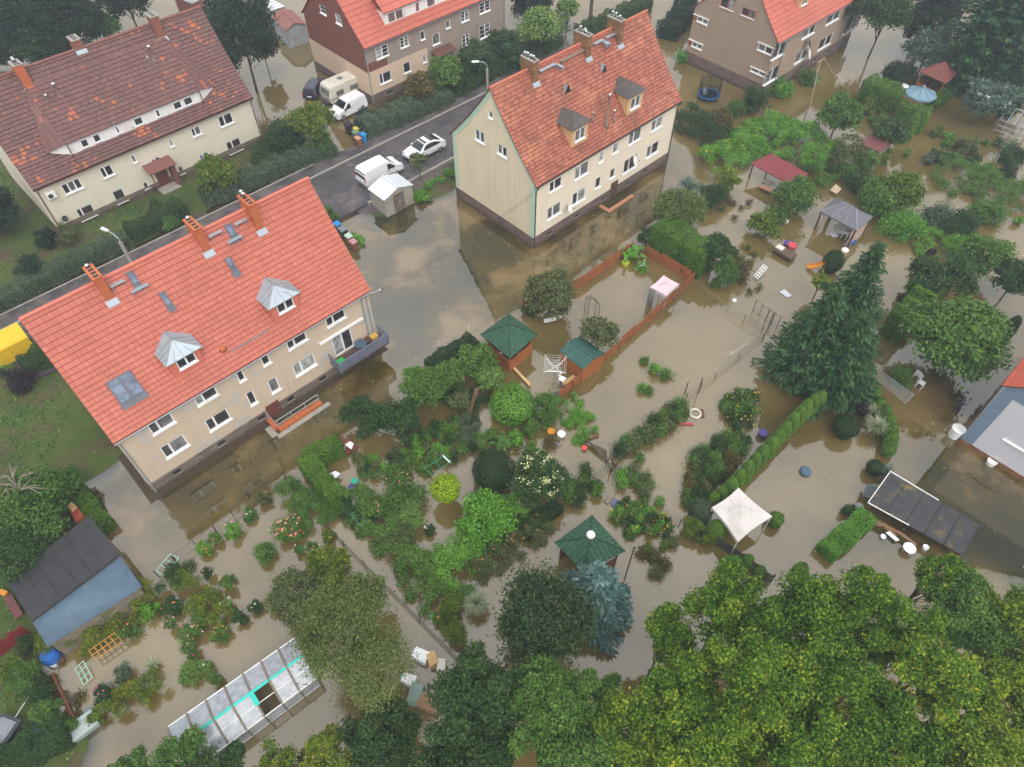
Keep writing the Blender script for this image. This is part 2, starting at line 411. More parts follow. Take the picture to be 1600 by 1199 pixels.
    def roof(s, mats, ridge_mat, soffit=0.12, seg=0):
        """mats: tile, tile edge with the course shadow in its colour"""
        mb = MB(); n = s.rows; u0, u1 = -s.og, s.L + s.og
        for side in (0, 1):
            f = (lambda v: v) if side == 0 else (lambda v: s.W - v)
            vs = [-s.oh + (s.W / 2 + s.oh) * k / n for k in range(n + 1)]
            for k in range(n):
                va, vb = vs[k], vs[k + 1]; za, zb = s.zr(va) + 0.055, s.zr(vb) + 0.005
                ns = max(1, int((u1 - u0) / seg)) if seg else 1; us = [u0 + (u1 - u0) * i / ns for i in range(ns + 1)]
                for x0, x1 in zip(us, us[1:]):
                    j, j2 = (rnd.uniform(-.025, .03), rnd.uniform(-.025, .03)) if seg else (0, 0)
                    q = [(x0, f(va), za + j), (x1, f(va), za + j2), (x1, f(vb), zb), (x0, f(vb), zb)]
                    uv = [(x0 + 9, k + .001), (x1 + 9, k + .001), (x1 + 9, k + .999), (x0 + 9, k + .999)]
                    mb.face(q[::-1] if side else q, 0, uv[::-1] if side else uv)
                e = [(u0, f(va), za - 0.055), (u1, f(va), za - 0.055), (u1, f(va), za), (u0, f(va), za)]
                mb.face(e if not side else e[::-1], 1)  # riser: its darker colour paints the shadow line below the tiles
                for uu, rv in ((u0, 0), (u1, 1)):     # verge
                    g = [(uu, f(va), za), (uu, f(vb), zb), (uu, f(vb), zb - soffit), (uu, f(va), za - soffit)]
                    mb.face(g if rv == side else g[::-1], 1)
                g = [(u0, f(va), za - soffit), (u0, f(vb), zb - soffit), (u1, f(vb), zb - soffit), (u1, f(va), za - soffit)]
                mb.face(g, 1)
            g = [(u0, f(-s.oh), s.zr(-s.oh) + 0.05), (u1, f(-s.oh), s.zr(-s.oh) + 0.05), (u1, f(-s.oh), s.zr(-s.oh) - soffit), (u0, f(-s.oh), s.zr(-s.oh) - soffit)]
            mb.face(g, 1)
        o = mb.build('roof', mats, s.root)
        rb = MB(); k = int((u1 - u0) / 0.36)
        for i in range(k):
            a = u0 + (u1 - u0) * i / k; b = u0 + (u1 - u0) * (i + 1) / k
            rb.tube([(a, s.W / 2, s.hr - 0.02), (b + 0.03, s.W / 2, s.hr - 0.0)], [0.15, 0.13], 8)
        rb.build('ridge', ridge_mat, o)
        return o
    def gutter(s, mat, pipes=((0.1, 0.0),), zb=0.1, face='front'):
        mb = MB(); z = s.zr(-s.oh) - 0.06; v = -s.oh - 0.06
        if face == 'front':
            prof = [(-0.07, 0.05), (-0.06, -0.02), (0, -0.06), (0.06, -0.02), (0.07, 0.05)]
            for (a, b), (c, d) in zip(prof, prof[1:]):
                mb.face([(-s.og, v + a, z + b), (s.L + s.og, v + a, z + b), (s.L + s.og, v + c, z + d), (-s.og, v + c, z + d)])
        mb.build('gutter', mat, s.root)
        for u, dv in pipes:
            p = MB(); p.tube([(u, v, z - 0.05), (u, v, z - 0.15), (u, -0.1 - dv, z - 0.55), (u, -0.1 - dv, zb)], 0.055, 8)
            p.build('downpipe', mat, s.root)
    # ------------------------------------------------ windows
    def rect(s, face, tl, br):
        f = s.front if face == 'front' else s.gable
        a, b = f(*tl), f(*br)
        r = [min(a[0], b[0]), max(a[0], b[0]), min(a[1], b[1]), max(a[1], b[1])]
        if face == 'front': r[3] = min(r[3], s.zr(0) - 0.18)
        return r
    def window(s, face, tl, br, fr=(1,), glass=None, frame=None, sill=True, rect=None, parent=None, trans=0):
        r = rect or s.rect(face, tl, br); a0, a1, b0, b1 = r
        s.holes[face].append(tuple(r))
        frame = frame or M['white']; mb = MB(); fw = 0.095; D0, D1 = -0.15, -0.04
        fx = lambda *q: s.fbox(mb, face, *q)
        fx(a0, a1, b0, b0 + fw, D0, D1); fx(a0, a1, b1 - fw, b1, D0, D1)
        fx(a0, a0 + fw, b0 + fw, b1 - fw, D0, D1); fx(a1 - fw, a1, b0 + fw, b1 - fw, D0, D1)
        tot = sum(fr); x = a0; cuts = []
        for q in fr[:-1]: x += (a1 - a0) * q / tot; cuts.append(x)
        for c in cuts: fx(c - fw * .75, c + fw * .75, b0 + fw, b1 - fw, D0, D1 + 0.01)
        for t in range(trans):
            z = b0 + (b1 - b0) * (t + 1) / (trans + 1); fx(a0 + fw, a1 - fw, z - .02, z + .02, D0, D1 - 0.02)
        w = mb.build('window', frame, s.root if parent is None else parent)
        ed = [a0] + cuts + [a1]
        pb = MB()
        gl = glass or ['glass_dark', 'glass_mid', 'glass_dark', 'glass_light', 'glass_dark']
        for a, b in zip(ed, ed[1:]):
            s.fbox(pb, face, a + .05, b - .05, b0 + .05, b1 - .05, -0.12, -0.085, rnd.randrange(len(gl)))
        pb.build('pane', [M[g] for g in gl], w)
        if sill:
            sb = MB(); s.fbox(sb, face, a0 - .06, a1 + .06, b0 - .05, b0 + .005, -0.14, 0.14)
            sb.build('sill', M['white_paint'], w)
        return w
    def vent_windows(s, spots, z0, z1, w=0.6):
        for u in spots:
            mb = MB(); s.fbox(mb, 'front', u - w / 2, u + w / 2, z0, z1, 0.03, 0.056, 0)
            s.fbox(mb, 'front', u - w / 2 - .05, u + w / 2 + .05, z0 - 0.06, z0, 0.03, 0.09, 1)
            mb.build('cellar_window', [M['black'], M['concrete']], s.root)
    # ------------------------------------------------ things on the roof
    def chimney(s, px, mat, su, sv, top, pots=(), cap=None, flues=0, dv=0.0):
        q = s.slope(*px); u, v = q[0], q[1] + sv / 2 + dv
        zb = s.zr(v - sv / 2) - 0.3; zt = s.hr + top
        mb = MB(); mb.box(u - su / 2, u + su / 2, v - sv / 2, v + sv / 2, zb, zt)
        o = mb.build('chimney', mat, s.root)
        cb = MB(); cb.box(u - su / 2 - .05, u + su / 2 + .05, v - sv / 2 - .05, v + sv / 2 + .05, zt, zt + 0.09)
        for k in range(flues):
            c = v - sv / 2 + sv * (k + .5) / flues
            cb.box(u - su * .3, u + su * .3, c - sv / flues * .32, c + sv / flues * .32, zt + 0.09, zt + 0.096, 1)
        cb.build('chimney_cap', [cap or mat, M['black']], o)
        for k, (fu, fv, h) in enumerate(pots):
            c = (u + fu * su / 2, v + fv * sv / 2, zt + .09)
            pb = MB(); pb.lathe([(.075, 0), (.075, h), (.13, h + .02), (.13, h + .1), (.05, h + .16)], 10, c); pb.build('chimney_pot', M['steel'], o, True)
        fb = MB(); zz = s.zr(v - sv / 2 - .2) + .07
        fb.hexa([(u - su / 2 - .12, v - sv / 2 - .25, s.zr(v - sv / 2 - .25) + .06), (u + su / 2 + .12, v - sv / 2 - .25, s.zr(v - sv / 2 - .25) + .06), (u + su / 2 + .12, v - sv / 2, s.zr(v - sv / 2) + .06), (u - su / 2 - .12, v - sv / 2, s.zr(v - sv / 2) + .06)],
                [(u - su / 2 - .12, v - sv / 2 - .25, s.zr(v - sv / 2 - .25) + .09), (u + su / 2 + .12, v - sv / 2 - .25, s.zr(v - sv / 2 - .25) + .09), (u + su / 2 + .12, v - sv / 2, s.zr(v - sv / 2) + .09), (u - su / 2 - .12, v - sv / 2, s.zr(v - sv / 2) + .09)])
        fb.build('flashing', M['zinc'], o)
        return o
    def slope_quad(s, mb, u0, u1, v0, v1, d0, d1, mi=0):
        """a slab lying on the front roof slope between d0 and d1 above it"""
        n = np.array([0, -(s.zr(v1) - s.zr(v0)), (v1 - v0)]); n /= np.linalg.norm(n)
        b = [np.array([u, v, s.zr(v)]) for u, v in ((u0, v0), (u1, v0), (u1, v1), (u0, v1))]
        mb.hexa([p + n * d0 for p in b], [p + n * d1 for p in b], mi)
    def skylight(s, tl, br, split=False, name='roof_window'):
        a, b = s.slope(*tl), s.slope(*br); u0, u1 = sorted((a[0], b[0])); v0, v1 = sorted((a[1], b[1]))
        mb = MB(); f = .055
        s.slope_quad(mb, u0, u1, v0, v0 + f, -.05, .13); s.slope_quad(mb, u0, u1, v1 - f, v1, -.05, .13)
        s.slope_quad(mb, u0, u0 + f, v0 + f, v1 - f, -.05, .13); s.slope_quad(mb, u1 - f, u1, v0 + f, v1 - f, -.05, .13)
        if split: m = (u0 + u1) / 2; s.slope_quad(mb, m - .09, m + .09, v0 + f, v1 - f, -.05, .12)
        s.slope_quad(mb, u0 - .06, u1 + .06, v0 - .28, v0, -.02, .075)
        o = mb.build(name, plain('slate_frame', (.11, .12, .14), .5, .4), s.root)
        g = MB(); s.slope_quad(g, u0 + .04, u1 - .04, v0 + .04, v1 - .04, 0, .10); g.build('pane', M['sky_glass'], o)
    def step(s, a, b, w=.28, mat=None, name='roof_step'):
        p, q = s.slope(*a), s.slope(*b); v = (p[1] + q[1]) / 2; z = s.zr(v)
        mb = MB(); mb.box(p[0], q[0], v - w, v, z + .1, z + .14)
        for u in (p[0] + .1, q[0] - .1): mb.box(u - .02, u + .02, v - w, v, z - .2, z + .1)
        mb.build(name, mat or M['zinc'], s.root)
    def pipe(s, base, h, r=.09, cap=True, name='flue_pipe', mat=None):
        p = s.slope(*base); mb = MB(); z = p[2]
        mb.lathe([(r * 2.2, 0.02), (r, .35), (r, h), (r * 1.5, h + .02), (r * 1.5, h + .12), (.02, h + .2)] if cap else [(r * 2.2, .02), (r, .3), (r, h)], 12, (p[0], p[1], z - .05))
        mb.build(name, mat or M['steel'], s.root, True)
    def vent_tri(s, px, w=.7, h=.55):
        p = s.slope(*px); u, v = p[0], p[1]; mb = MB(); z = s.zr(v)
        A, B, C_ = (u - w / 2, v, z + .02), (u + w / 2, v, z + .02), (u, v, z + h)
        vb = v + .55; D = (u, vb, s.zr(vb) + .03)
        mb.face([A, B, C_], 1); mb.face([A, C_, D], 0); mb.face([B, D, C_], 0)
        mb.build('roof_vent', [M['zinc'], M['black']], s.root)
    def dish(s, face, px, r=.42, mat=None, out=.55):
        f = s.front if face == 'front' else s.gable
        a, b = f(*px) ; mb = MB()
        c = np.array(s.P(face, a, b, out)); w = np.array(s.P(face, a + .25, b - .25, 0.0))
        n = np.array([.35, -.85, .4]) if face == 'front' else np.array([-.7, -.5, .4]); n /= np.linalg.norm(n)
        x = np.cross(n, (0, 0, 1.0)); x /= np.linalg.norm(x); y = np.cross(x, n)
        prev = None
        for rr, dd in ((0.02, -.11), (r * .5, -.085), (r * .85, -.03), (r, 0)):
            ring = [c + (x * cos(2 * pi * k / 16) + y * sin(2 * pi * k / 16)) * rr + n * dd for k in range(16)]
            if prev:
                for k in range(16): mb.face([prev[k], prev[(k + 1) % 16], ring[(k + 1) % 16], ring[k]])
            prev = ring
        mb.bar(w, c - n * .1, .04, mi=1); mb.bar(c - n * .08 - y * r * .7, c + n * .38 - y * .1, .025, mi=1); mb.bar(c + n * .36 - y * .1, c + n * .46 - y * .1, .07, mi=1)
        return mb.build('satellite_dish', [mat or M['white_paint'], M['dark_metal']], s.root, False)
def inst_dormer(h, bl, brt, hgt, body, roofmat, style, win, glass=None, over=.22, cheek_back=None):
    """a dormer: bl, brt = pixels of the lower corners of its front wall"""
    a, b = h.slope(*bl), h.slope(*brt); u0, u1 = sorted((a[0], b[0])); v = min(a[1], b[1]) if style != 'hip' else (a[1] + b[1]) / 2
    z0 = h.zr(v); z1 = z0 + hgt
    vb = v
    while h.zr(vb) < z1 and vb < h.W / 2: vb += .05
    mb = MB(); wl, wr, wb, wt = win
    wa, wz = u0 + (u1 - u0) * wl, z0 + hgt * wb; wc, wy = u0 + (u1 - u0) * wr, z0 + hgt * wt
    for q in ((u0, wa, z0 - .2, z1), (wc, u1, z0 - .2, z1), (wa, wc, z0 - .2, wz), (wa, wc, wy, z1)):
        mb.face([(q[0], v, q[2]), (q[1], v, q[2]), (q[1], v, q[3]), (q[0], v, q[3])])
    mb.face([(u0, v, z0 - .2), (u0, v, z1), (u0, vb, z1), (u0, vb, z1 - .4)]); mb.face([(u1, v, z0 - .2), (u1, vb, z1 - .4), (u1, vb, z1), (u1, v, z1)])
    o = mb.build('dormer', body, h.root)
    fb = MB(); fw = .07; y0, y1 = v + .02, v + .1
    def fx(a0, a1, b0, b1): fb.box(a0, a1, y0, y1, b0, b1)
    fx(wa, wc, wz, wz + fw); fx(wa, wc, wy - fw, wy); fx(wa, wa + fw, wz, wy); fx(wc - fw, wc, wz, wy); m = (wa + wc) / 2; fx(m - .06, m + .06, wz, wy)
    fb.box(wa - .05, wc + .05, v - .12, v + .02, wz - .05, wz)
    fb.build('window_frame', M['white'], o)
    g = MB(); g.box(wa + .03, wc - .03, v + .08, v + .13, wz + .03, wy - .03); g.build('pane', M[glass or 'glass_dark'], o)
    r = MB(); e = over; x0, x1, yf = u0 - e, u1 + e, v - e; mu = (u0 + u1) / 2; t = .06
    if style == 'hip':
        rise = (u1 - u0) * .36; ap = (mu, v + (u1 - u0) * .42, z1 + rise)
        back = ap[1]
        while h.zr(back) < ap[2] and back < h.W / 2 + .5: back += .05
        rb = (mu, back, ap[2])
        yb = vb
        r.face([(x0, yf, z1), (x1, yf, z1), ap]); r.face([(x1, yf, z1), (x1, yb, z1), rb, ap]); r.face([(x0, yf, z1), ap, rb, (x0, yb, z1)])
        r.face([(x0, yf, z1 - t), (x1, yf, z1 - t), (x1, yf, z1), (x0, yf, z1)]); r.face([(x0, yf, z1 - t), (x0, yf, z1), (x0, yb, z1), (x0, yb, z1 - t)]); r.face([(x1, yf, z1 - t), (x1, yb, z1 - t), (x1, yb, z1), (x1, yf, z1)])
        r.face([(x0, yf, z1 - t), (x0, yb, z1 - t), (x1, yb, z1 - t), (x1, yf, z1 - t)])
        ro = r.build('dormer_roof', roofmat, o)
        sm = MB()
        for p, q in ((( x0, yf, z1), ap), ((x1, yf, z1), ap), (ap, rb)): sm.bar(np.array(p) + (0, 0, .02), np.array(q) + (0, 0, .02), .05, .05)
        for k in (.25, .5, .75):
            sm.bar((x0 + (x1 - x0) * k, yf, z1 + .015), (mu + (x0 + (x1 - x0) * k - mu) * (1 - .92 * (1 - abs(2 * k - 1))), yf + (ap[1] - yf) * .92 * (1 - abs(2 * k - 1)), z1 + rise * .92 * (1 - abs(2 * k - 1)) + .015), .03, .04)
            for sx in (x0, x1):
                yy = yf + (yb - yf) * k; tt = min(1, (yy - yf) / (ap[1] - yf))
                sm.bar((sx, yy, z1 + .015), (sx + (mu - sx) * tt * .96, yy, z1 + rise * tt * .96 + .015), .03, .04)
        if roofmat == M['zinc']: sm.build('standing_seams', M['grey_metal'], o)
    return o
# ================================================================ house with the new red roof (lower left)
h1 = House('apartment_house', 'beige house with clean salmon red tile roof, two zinc capped dormers and corner balcony', 'house', -25.75, 25.88, 0.0, YAW, 20.2, 10.8, 6.82, 14.03, .35, .15, rows=25)
A, B = (.36, .64), (1,)
for tl, br in (((228, 664), (275, 659)), ((300, 620), (342, 616)), ((446, 534), (481, 530)), ((507, 497), (541, 495))): h1.window('front', tl, br, A)
for tl, br in (((366, 580), (385, 592)), ((406, 559), (424, 566))): h1.window('front', tl, br, B)
for tl, br in (((249, 701), (296, 695)), ((319, 659), (362, 654)), ((456, 572), (495, 569))): h1.window('front', tl, br, A)
for tl, br in (((383, 616), (403, 628)), ((417, 597), (439, 607))): h1.window('front', tl, br, B)
bd = h1.rect('front', (520, 540), (551, 535)); bd = [bd[0], bd[1] + .1, 2.0, 4.1]
h1.window('front', None, None, (.5, .5), ['glass_light', 'glass_dark'], rect=bd, sill=False)
h1.wall(M['cream1'], 1.0)
h1.plinth(1.15, M['plinth'])
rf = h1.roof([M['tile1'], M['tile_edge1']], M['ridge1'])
h1.gutter(M['zinc'], ((.12, 0), (h1.L - .3, 0), (h1.L - .75, .02)))
for px, pots in (((174, 470), ((-.1, .75, .1),)), ((325, 394), ((0, .7, .12),)), ((408, 360), ((0, .7, .3), (0, .35, .25)))):
    h1.chimney(px, M['chim_red'], .52, 1.5, .75, pots, M['chim_red'], 4)
for tl, br in (((196, 427), (218, 441)), ((349, 353), (370, 366)), ((247, 459), (269, 475)), ((350, 405), (371, 421))): h1.skylight(tl, br)
h1.skylight((164, 599), (226, 611), True, 'double_roof_window')
for a, b in (((172, 449), (194, 438)), ((204, 458), (231, 444)), ((325, 371), (346, 361)), ((355, 380), (377, 369)), ((366, 352), (384, 343))): h1.step(a, b)
a, b = h1.slope(362, 551), h1.slope(422, 518)
mb = MB(); vv = (a[1] + b[1]) / 2
for k in (0.08, .2): mb.box(a[0], b[0], vv - .01, vv + .01, h1.zr(vv) + k, h1.zr(vv) + k + .03)
for k in range(9): x = a[0] + (b[0] - a[0]) * k / 8; mb.box(x - .015, x + .015, vv - .02, vv + .02, h1.zr(vv), h1.zr(vv) + .25)
mb.build('snow_guard', M['zinc'], h1.root)
red_cl = plain('red_dormer_cladding', (0.58, .17, .115), .6, .3, var=.08)
for bl, br in (((275, 592), (322, 567)), ((430, 505), (471, 482))): inst_dormer(h1, bl, br, 1.62, red_cl, M['zinc'], 'hip', (.22, .82, .34, .86))
h1.pipe((348, 546), .3, .13, False, 'roof_vent_cap', M['chim_red'])
h1.vent_windows([2.0, 5.6, 9.0, 11.6, 14.6], .55, .95)
for k in range(2): pass
# balcony
bu0, bu1, bz, bo = h1.L - 4.6, h1.L + .15, 1.95, 1.55
mb = MB(); h1.fbox(mb, 'front', bu0, bu1, bz - .18, bz, 0.06, bo); bal = mb.build('balcony', plain('balcony_floor', (.10, .06, .055), .6, .3), h1.root)
mb = MB(); fx = lambda *q: h1.fbox(mb, 'front', *q)
fx(bu0, bu1, bz + .95, bz + 1.0, bo - .06, bo); fx(bu0, bu1, bz - .05, bz + .02, bo - .05, bo - .005)
for uu in (bu0, bu1 - .05): fx(uu, uu + .05, bz + .95, bz + 1.0, .06, bo - .06); fx(uu, uu + .05, bz + .02, bz + .08, .06, bo - .06)
n = 44
for k in range(n + 1):
    u_ = bu0 + .02 + (bu1 - bu0 - .06) * k / n; fx(u_, u_ + .025, bz + .02, bz + .95, bo - .045, bo - .02)
for k in range(7):
    zz = bz + .12 + k * .125; fx(bu0 + .05, bu1 - .05, zz, zz + .028, bo - .05, bo - .015)
for k in range(13):
    d_ = .1 + (bo - .2) * k / 12
    for uu in (bu0 + .01, bu1 - .04): fx(uu, uu + .03, bz + .08, bz + .95, d_, d_ + .03)
for uu in (bu0, (bu0 + bu1) / 2, bu1 - .07): fx(uu, uu + .07, bz - .18, bz + 1.02, bo - .06, bo + .01)
mb.build('balcony_railing', plain('blue_grey_lattice', (.16, .18, .25), .5, .4), bal)
mb = MB(); r_ = h1.rect('front', (501, 545), (569, 508)); h1.fbox(mb, 'front', r_[0], min(r_[1], h1.L - .4), 4.25, 4.42, 0, .16); mb.build('awning_cassette', M['white'], h1.root)
mb = MB(); h1.fbox(mb, 'front', bd[0] - .1, bd[1] + 1.0, 4.1, 4.25, .0, .04); mb.build('roller_shutter', M['grey_metal'], h1.root)
# entrance landing with low orange parapet
du, dz = h1.front(428, 640); mb = MB(); h1.fbox(mb, 'front', du - .55, du + .55, -.3, 1.5, .03, .075); dr = mb.build('door', plain('brown_door', (.16, .05, .04), .5, .4), h1.root)
mb = MB(); h1.fbox(mb, 'front', du + .4, du + .44, .6, .75, .075, .12); mb.build('handle', M['steel'], dr)
p0 = h1.loc(G(439, 671, .3)); p1 = h1.loc(G(503, 629, .3)); p2 = h1.loc(G(421, 651, .3))
mb = MB(); mb.box(p2[0] - .1, p1[0], p0[1] - .05, p0[1] + .38, -1, .34); mb.box(p0[0] - .35, p0[0] + .05, p0[1] + .38, -.06, -1, .34)
mb.box(p2[0] - .5, p1[0] + .5, p0[1] - .45, p0[1] - .05, -1, .03, 1); mb.box(p0[0] - .85, p0[0] - .35, p0[1] - .05, -.06, -1, .03, 1)
ld = mb.build('entrance_landing', [plain('orange_brick_tiles', (.46, .13, .045), .6, .3, var=.2), M['concrete']], h1.root)
mb = MB(); yv = p0[1] + .16; xs = np.linspace(p0[0], p1[0] - .1, 4)
for x in xs: mb.tube([(x, yv, .3), (x, yv, 1.25)], .03, 6)
for zz in (.75, 1.25): mb.tube([(p0[0] - .15, -.15, zz), (p0[0] - .15, yv, zz), (p1[0] - .1, yv, zz)], .03, 6)
mb.tube([(p0[0] - .15, -.15, .3), (p0[0] - .15, -.15, 1.25)], .03, 6)
mb.build('handrail', M['zinc'], ld)
mb = MB(); mb.bar((h1.L + .05, -.2, 6.4), (h1.L + .9, -.35, 6.3), .05); mb.box(h1.L + .8, h1.L + .95, -.45, -.3, 6.2, 6.42); mb.build('wall_bracket', M['steel'], h1.root)
h1.dish('front', (219, 0 + 0)) if False else None

# ================================================================ house with the weathered roof (upper left)
h2 = House('apartment_house', 'cream house with weathered brown roof patched with orange tiles and one long white dormer', 'house', -43.45, 54.1, .5, R(44.3), 22.5, 11.1, 5.64, 12.98, .35, .13, rows=27)
for tl, br in (((339.5, 184), (366, 191)), ((297, 202), (316, 209)), ((154, 264), (180, 272)), ((352, 224), (380, 232)), ((310, 243), (330, 250)), ((235, 250), (256, 259))): h2.window('front', tl, br, (.4, .6))
h2.window('front', (94, 290), (131, 293), (1, 1, 1))
for tl, br in (((262, 219), (273, 228)), ((203, 244), (215, 253)), ((277, 262), (289, 270)), ((222, 287), (234, 293)), ((174, 301), (200, 312))): h2.window('front', tl, br, (1,))
h2.window('front', (117.5, 329), (152, 335), (.3, .7))
h2.wall(M['cream2'], .5)
h2.plinth(.75, M['plinth'])
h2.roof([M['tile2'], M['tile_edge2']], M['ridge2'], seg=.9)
h2.gutter(M['brown_pipe'], ((.15, 0), (h2.L - .15, 0)))
for px, pots, mt, tp in (((47, 137), ((0, .5, .25), (0, .1, .2)), M['chim_red'], .7), ((126, 78), (), M['chim_old'], .75), ((254, 60), (), M['chim_old'], .8)):
    h2.chimney(px, mt, .75, 1.15, tp, pots, M['concrete'], 3)
for b_, hh, r_ in (((99, 162), 1.9, .13), ((80, 165), 1.0, .1), ((244, 103), 1.9, .13), ((239, 111), 1.3, .06), ((181, 187), .6, .13)): h2.pipe(b_, hh, r_)
h2.vent_tri((115, 151), .95, .7); h2.vent_tri((225, 109), .95, .7)
for tl, br in (((144, 170), (155, 174)),): h2.skylight(tl, br, False, 'roof_hatch')
h2.skylight((246, 59), (263, 61), False, 'roof_hatch') if False else None
# long shed dormer with splayed cheeks
a, b = h2.slope(112, 242), h2.slope(316, 159); v0 = (a[1] + b[1]) / 2; du0, du1 = a[0], b[0]; z0 = h2.zr(v0); dh = 1.18
tl_, tr_ = h2.slope(77, 240), h2.slope(334, 137); vb = v0
zt = z0 + dh
mb = MB(); vt = min(tl_[1], tr_[1]) + 0.0
L0, R0 = (tl_[0], tl_[1], h2.zr(tl_[1]) + .03), (tr_[0], tr_[1], h2.zr(tr_[1]) + .03)
A1, B1 = (du0, v0, zt), (du1, v0, zt)
dw = [((490, 872), (557, 902)), ((570, 845), (637, 880)), ((712, 790), (748, 822)), ((825, 738), (898, 770)), ((965, 690), (1005, 726)), ((1072, 638), (1140, 672)), ((1135, 607), (1208, 645))]
mb.face([(du0, v0, z0 - .1), (du1, v0, z0 - .1), B1, A1])
mb.face([(du0, v0, z0 - .1), A1, L0]); mb.face([(du1, v0, z0 - .1), R0, B1])
dm = mb.build('dormer', M['white_paint'], h2.root)
for p, q in dw:
    u_a, z_a = h2.front(p[0] / 4, p[1] / 4, v0); u_b, z_b = h2.front(q[0] / 4, q[1] / 4, v0)
    uu0, uu1 = sorted((u_a, u_b)); zc = z0 + .6; hh = .36
    fb = MB(); fb.box(uu0, uu1, v0 - .05, v0 + .02, zc - hh, zc + hh); fb.box(uu0 - .05, uu1 + .05, v0 - .12, v0, zc - hh - .05, zc - hh)
    w = fb.build('window_frame', M['white'], dm)
    g = MB(); nn = 2 if uu1 - uu0 > .95 else 1
    for k in range(nn):
        x0 = uu0 + (uu1 - uu0) * k / nn; x1 = uu0 + (uu1 - uu0) * (k + 1) / nn; g.box(x0 + .07, x1 - .07, v0 - .06, v0 - .04, zc - hh + .07, zc + hh - .07)
    g.build('pane', M['glass_dark'], w)
vr = h2.W / 2 - .8; zrm = h2.zr(vr) + .02
mb = MB(); nn = 14
def dormer_row(k):
    t = k / nn; v = v0 - .25 + (vr - v0 + .25) * t; z = zt + .03 + (zrm - zt) * t
    return v, z
for k in range(nn):
    va, za = dormer_row(k); vb_, zb_ = dormer_row(k + 1); za += .05
    mb.face([(du0 - .1, va, za), (du1 + .1, va, za), (du1 + .1, vb_, zb_), (du0 - .1, vb_, zb_)], 0, [(du0, k + 60), (du1, k + 60), (du1, k + 60.99), (du0, k + 60.99)])
    mb.face([(du0 - .1, va, za - .06), (du1 + .1, va, za - .06), (du1 + .1, va, za), (du0 - .1, va, za)], 1)
va, za = dormer_row(0); vz, zz = dormer_row(nn)
for (uu, tip, sg) in ((du0 - .1, L0, 1), (du1 + .1, R0, -1)):
    q = [(uu, va, za + .05), (uu, vz, zz), (tip[0] - .25 * sg, tip[1] - .1, tip[2] + .05)]
    mb.face(q if sg > 0 else q[::-1], 0, [(q_[0] + 30, q_[1] * 2.8) for q_ in q])
mb.build('dormer_roof', [M['tile2'], M['tile_edge2']], dm)
for uu, sgn in ((du0, 1), (du1, -1)):
    p = MB(); p.tube([(uu, v0 - .2, zt - .05), (uu, v0 - .25, h2.zr(v0 - .25) + .08), (uu + .0 * sgn, -.3, h2.zr(-.3) + .1)], .05, 6); p.build('dormer_downpipe', M['brown_pipe'], dm)
# door, canopy, air conditioner
du, _ = h2.front(260, 290); mb = MB(); h2.fbox(mb, 'front', du - .6, du + .6, .1, 2.3, .02, .07); h2.fbox(mb, 'front', du - 1.0, du + 1.0, 0, .12, .02, 1.4, 1); mb.build('door', [plain('brown_door', (.16, .05, .04)), M['concrete']], h2.root)
mb = MB(); q = [h2.P('front', du - 1.4, 2.55, 1.3), h2.P('front', du + 1.4, 2.55, 1.3), h2.P('front', du + 1.4, 2.95, .0), h2.P('front', du - 1.4, 2.95, .0)]
mb.hexa([np.array(x) - (0, 0, .1) for x in q], q); h2.fbox(mb, 'front', du - 1.25, du - 1.15, .1, 2.6, 1.0, 1.1); h2.fbox(mb, 'front', du + 1.15, du + 1.25, .1, 2.6, 1.0, 1.1); h2.fbox(mb, 'front', du + .85, du + 1.15, .1, 2.5, .03, 1.0); mb.build('porch_roof', plain('brown_porch', (.20, .085, .07), .7, .3, var=.25), h2.root)
uu, zz = h2.front(78, 303); mb = MB(); h2.fbox(mb, 'front', uu - .4, uu + .4, zz - .3, zz + .3, .12, .42); ac = mb.build('air_conditioner', M['white'], h2.root)
mb = MB(); mb.lathe([(.22, 0), (.22, .02)], 16); o = mb.build('fan_grille', M['dark_metal'], ac); o.location = h2.P('front', uu - .1, zz, .43); o.rotation_euler = (R(90), 0, 0)
h2.dish('front', (98, 338), .3, M['dark_metal']); h2.vent_windows([6.5, 10.0], -.1, .35, .8)

# ================================================================ centre house
h3 = House('apartment_house', 'cream house with mottled orange roof, mint edged gable and two dark hipped dormers', 'house', 2.0, 52.5, 0.0, R(43.8), 20.3, 11.0, 7.14, 14.0, .35, .15, rows=27)
for tl, br in (((1019.5, 190), (1034, 197)), ((984, 209), (1000.5, 217)), ((899, 262.5), (919, 270)), ((859, 286), (877.5, 291)), ((1012, 230), (1027.5, 237)), ((976, 252), (994, 260)), ((895, 304), (914, 310)), ((855.5, 327), (876, 332))):
    h3.window('front', tl, br, (.4, .6), ['glass_dark', 'glass_mid', 'glass_light'])
for tl, br in (((959, 226), (965.5, 237)), ((937, 240), (942.5, 252)), ((954, 266), (960, 276)), ((931, 280), (938, 291))): h3.window('front', tl, br)
for tl, br in (((742, 200), (757, 226)), ((777, 223), (792, 248))): h3.window('gable', tl, br, (1, 1), ['glass_dark', 'glass_mid'])
h3.window('gable', (763, 172), (770, 187), (1,), ['glass_mid'])
h3.wall([M['cream3'], M['cream3g']], 1.0, 0, 1)
h3.plinth(1.25, M['plinth_dark'])
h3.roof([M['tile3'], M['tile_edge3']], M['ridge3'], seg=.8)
h3.gutter(M['dark_metal'], ((.1, 0), (h3.L - .1, 0)))
mb = MB(); tw = .42
vs = [h3.W * k / 24 for k in range(25)]
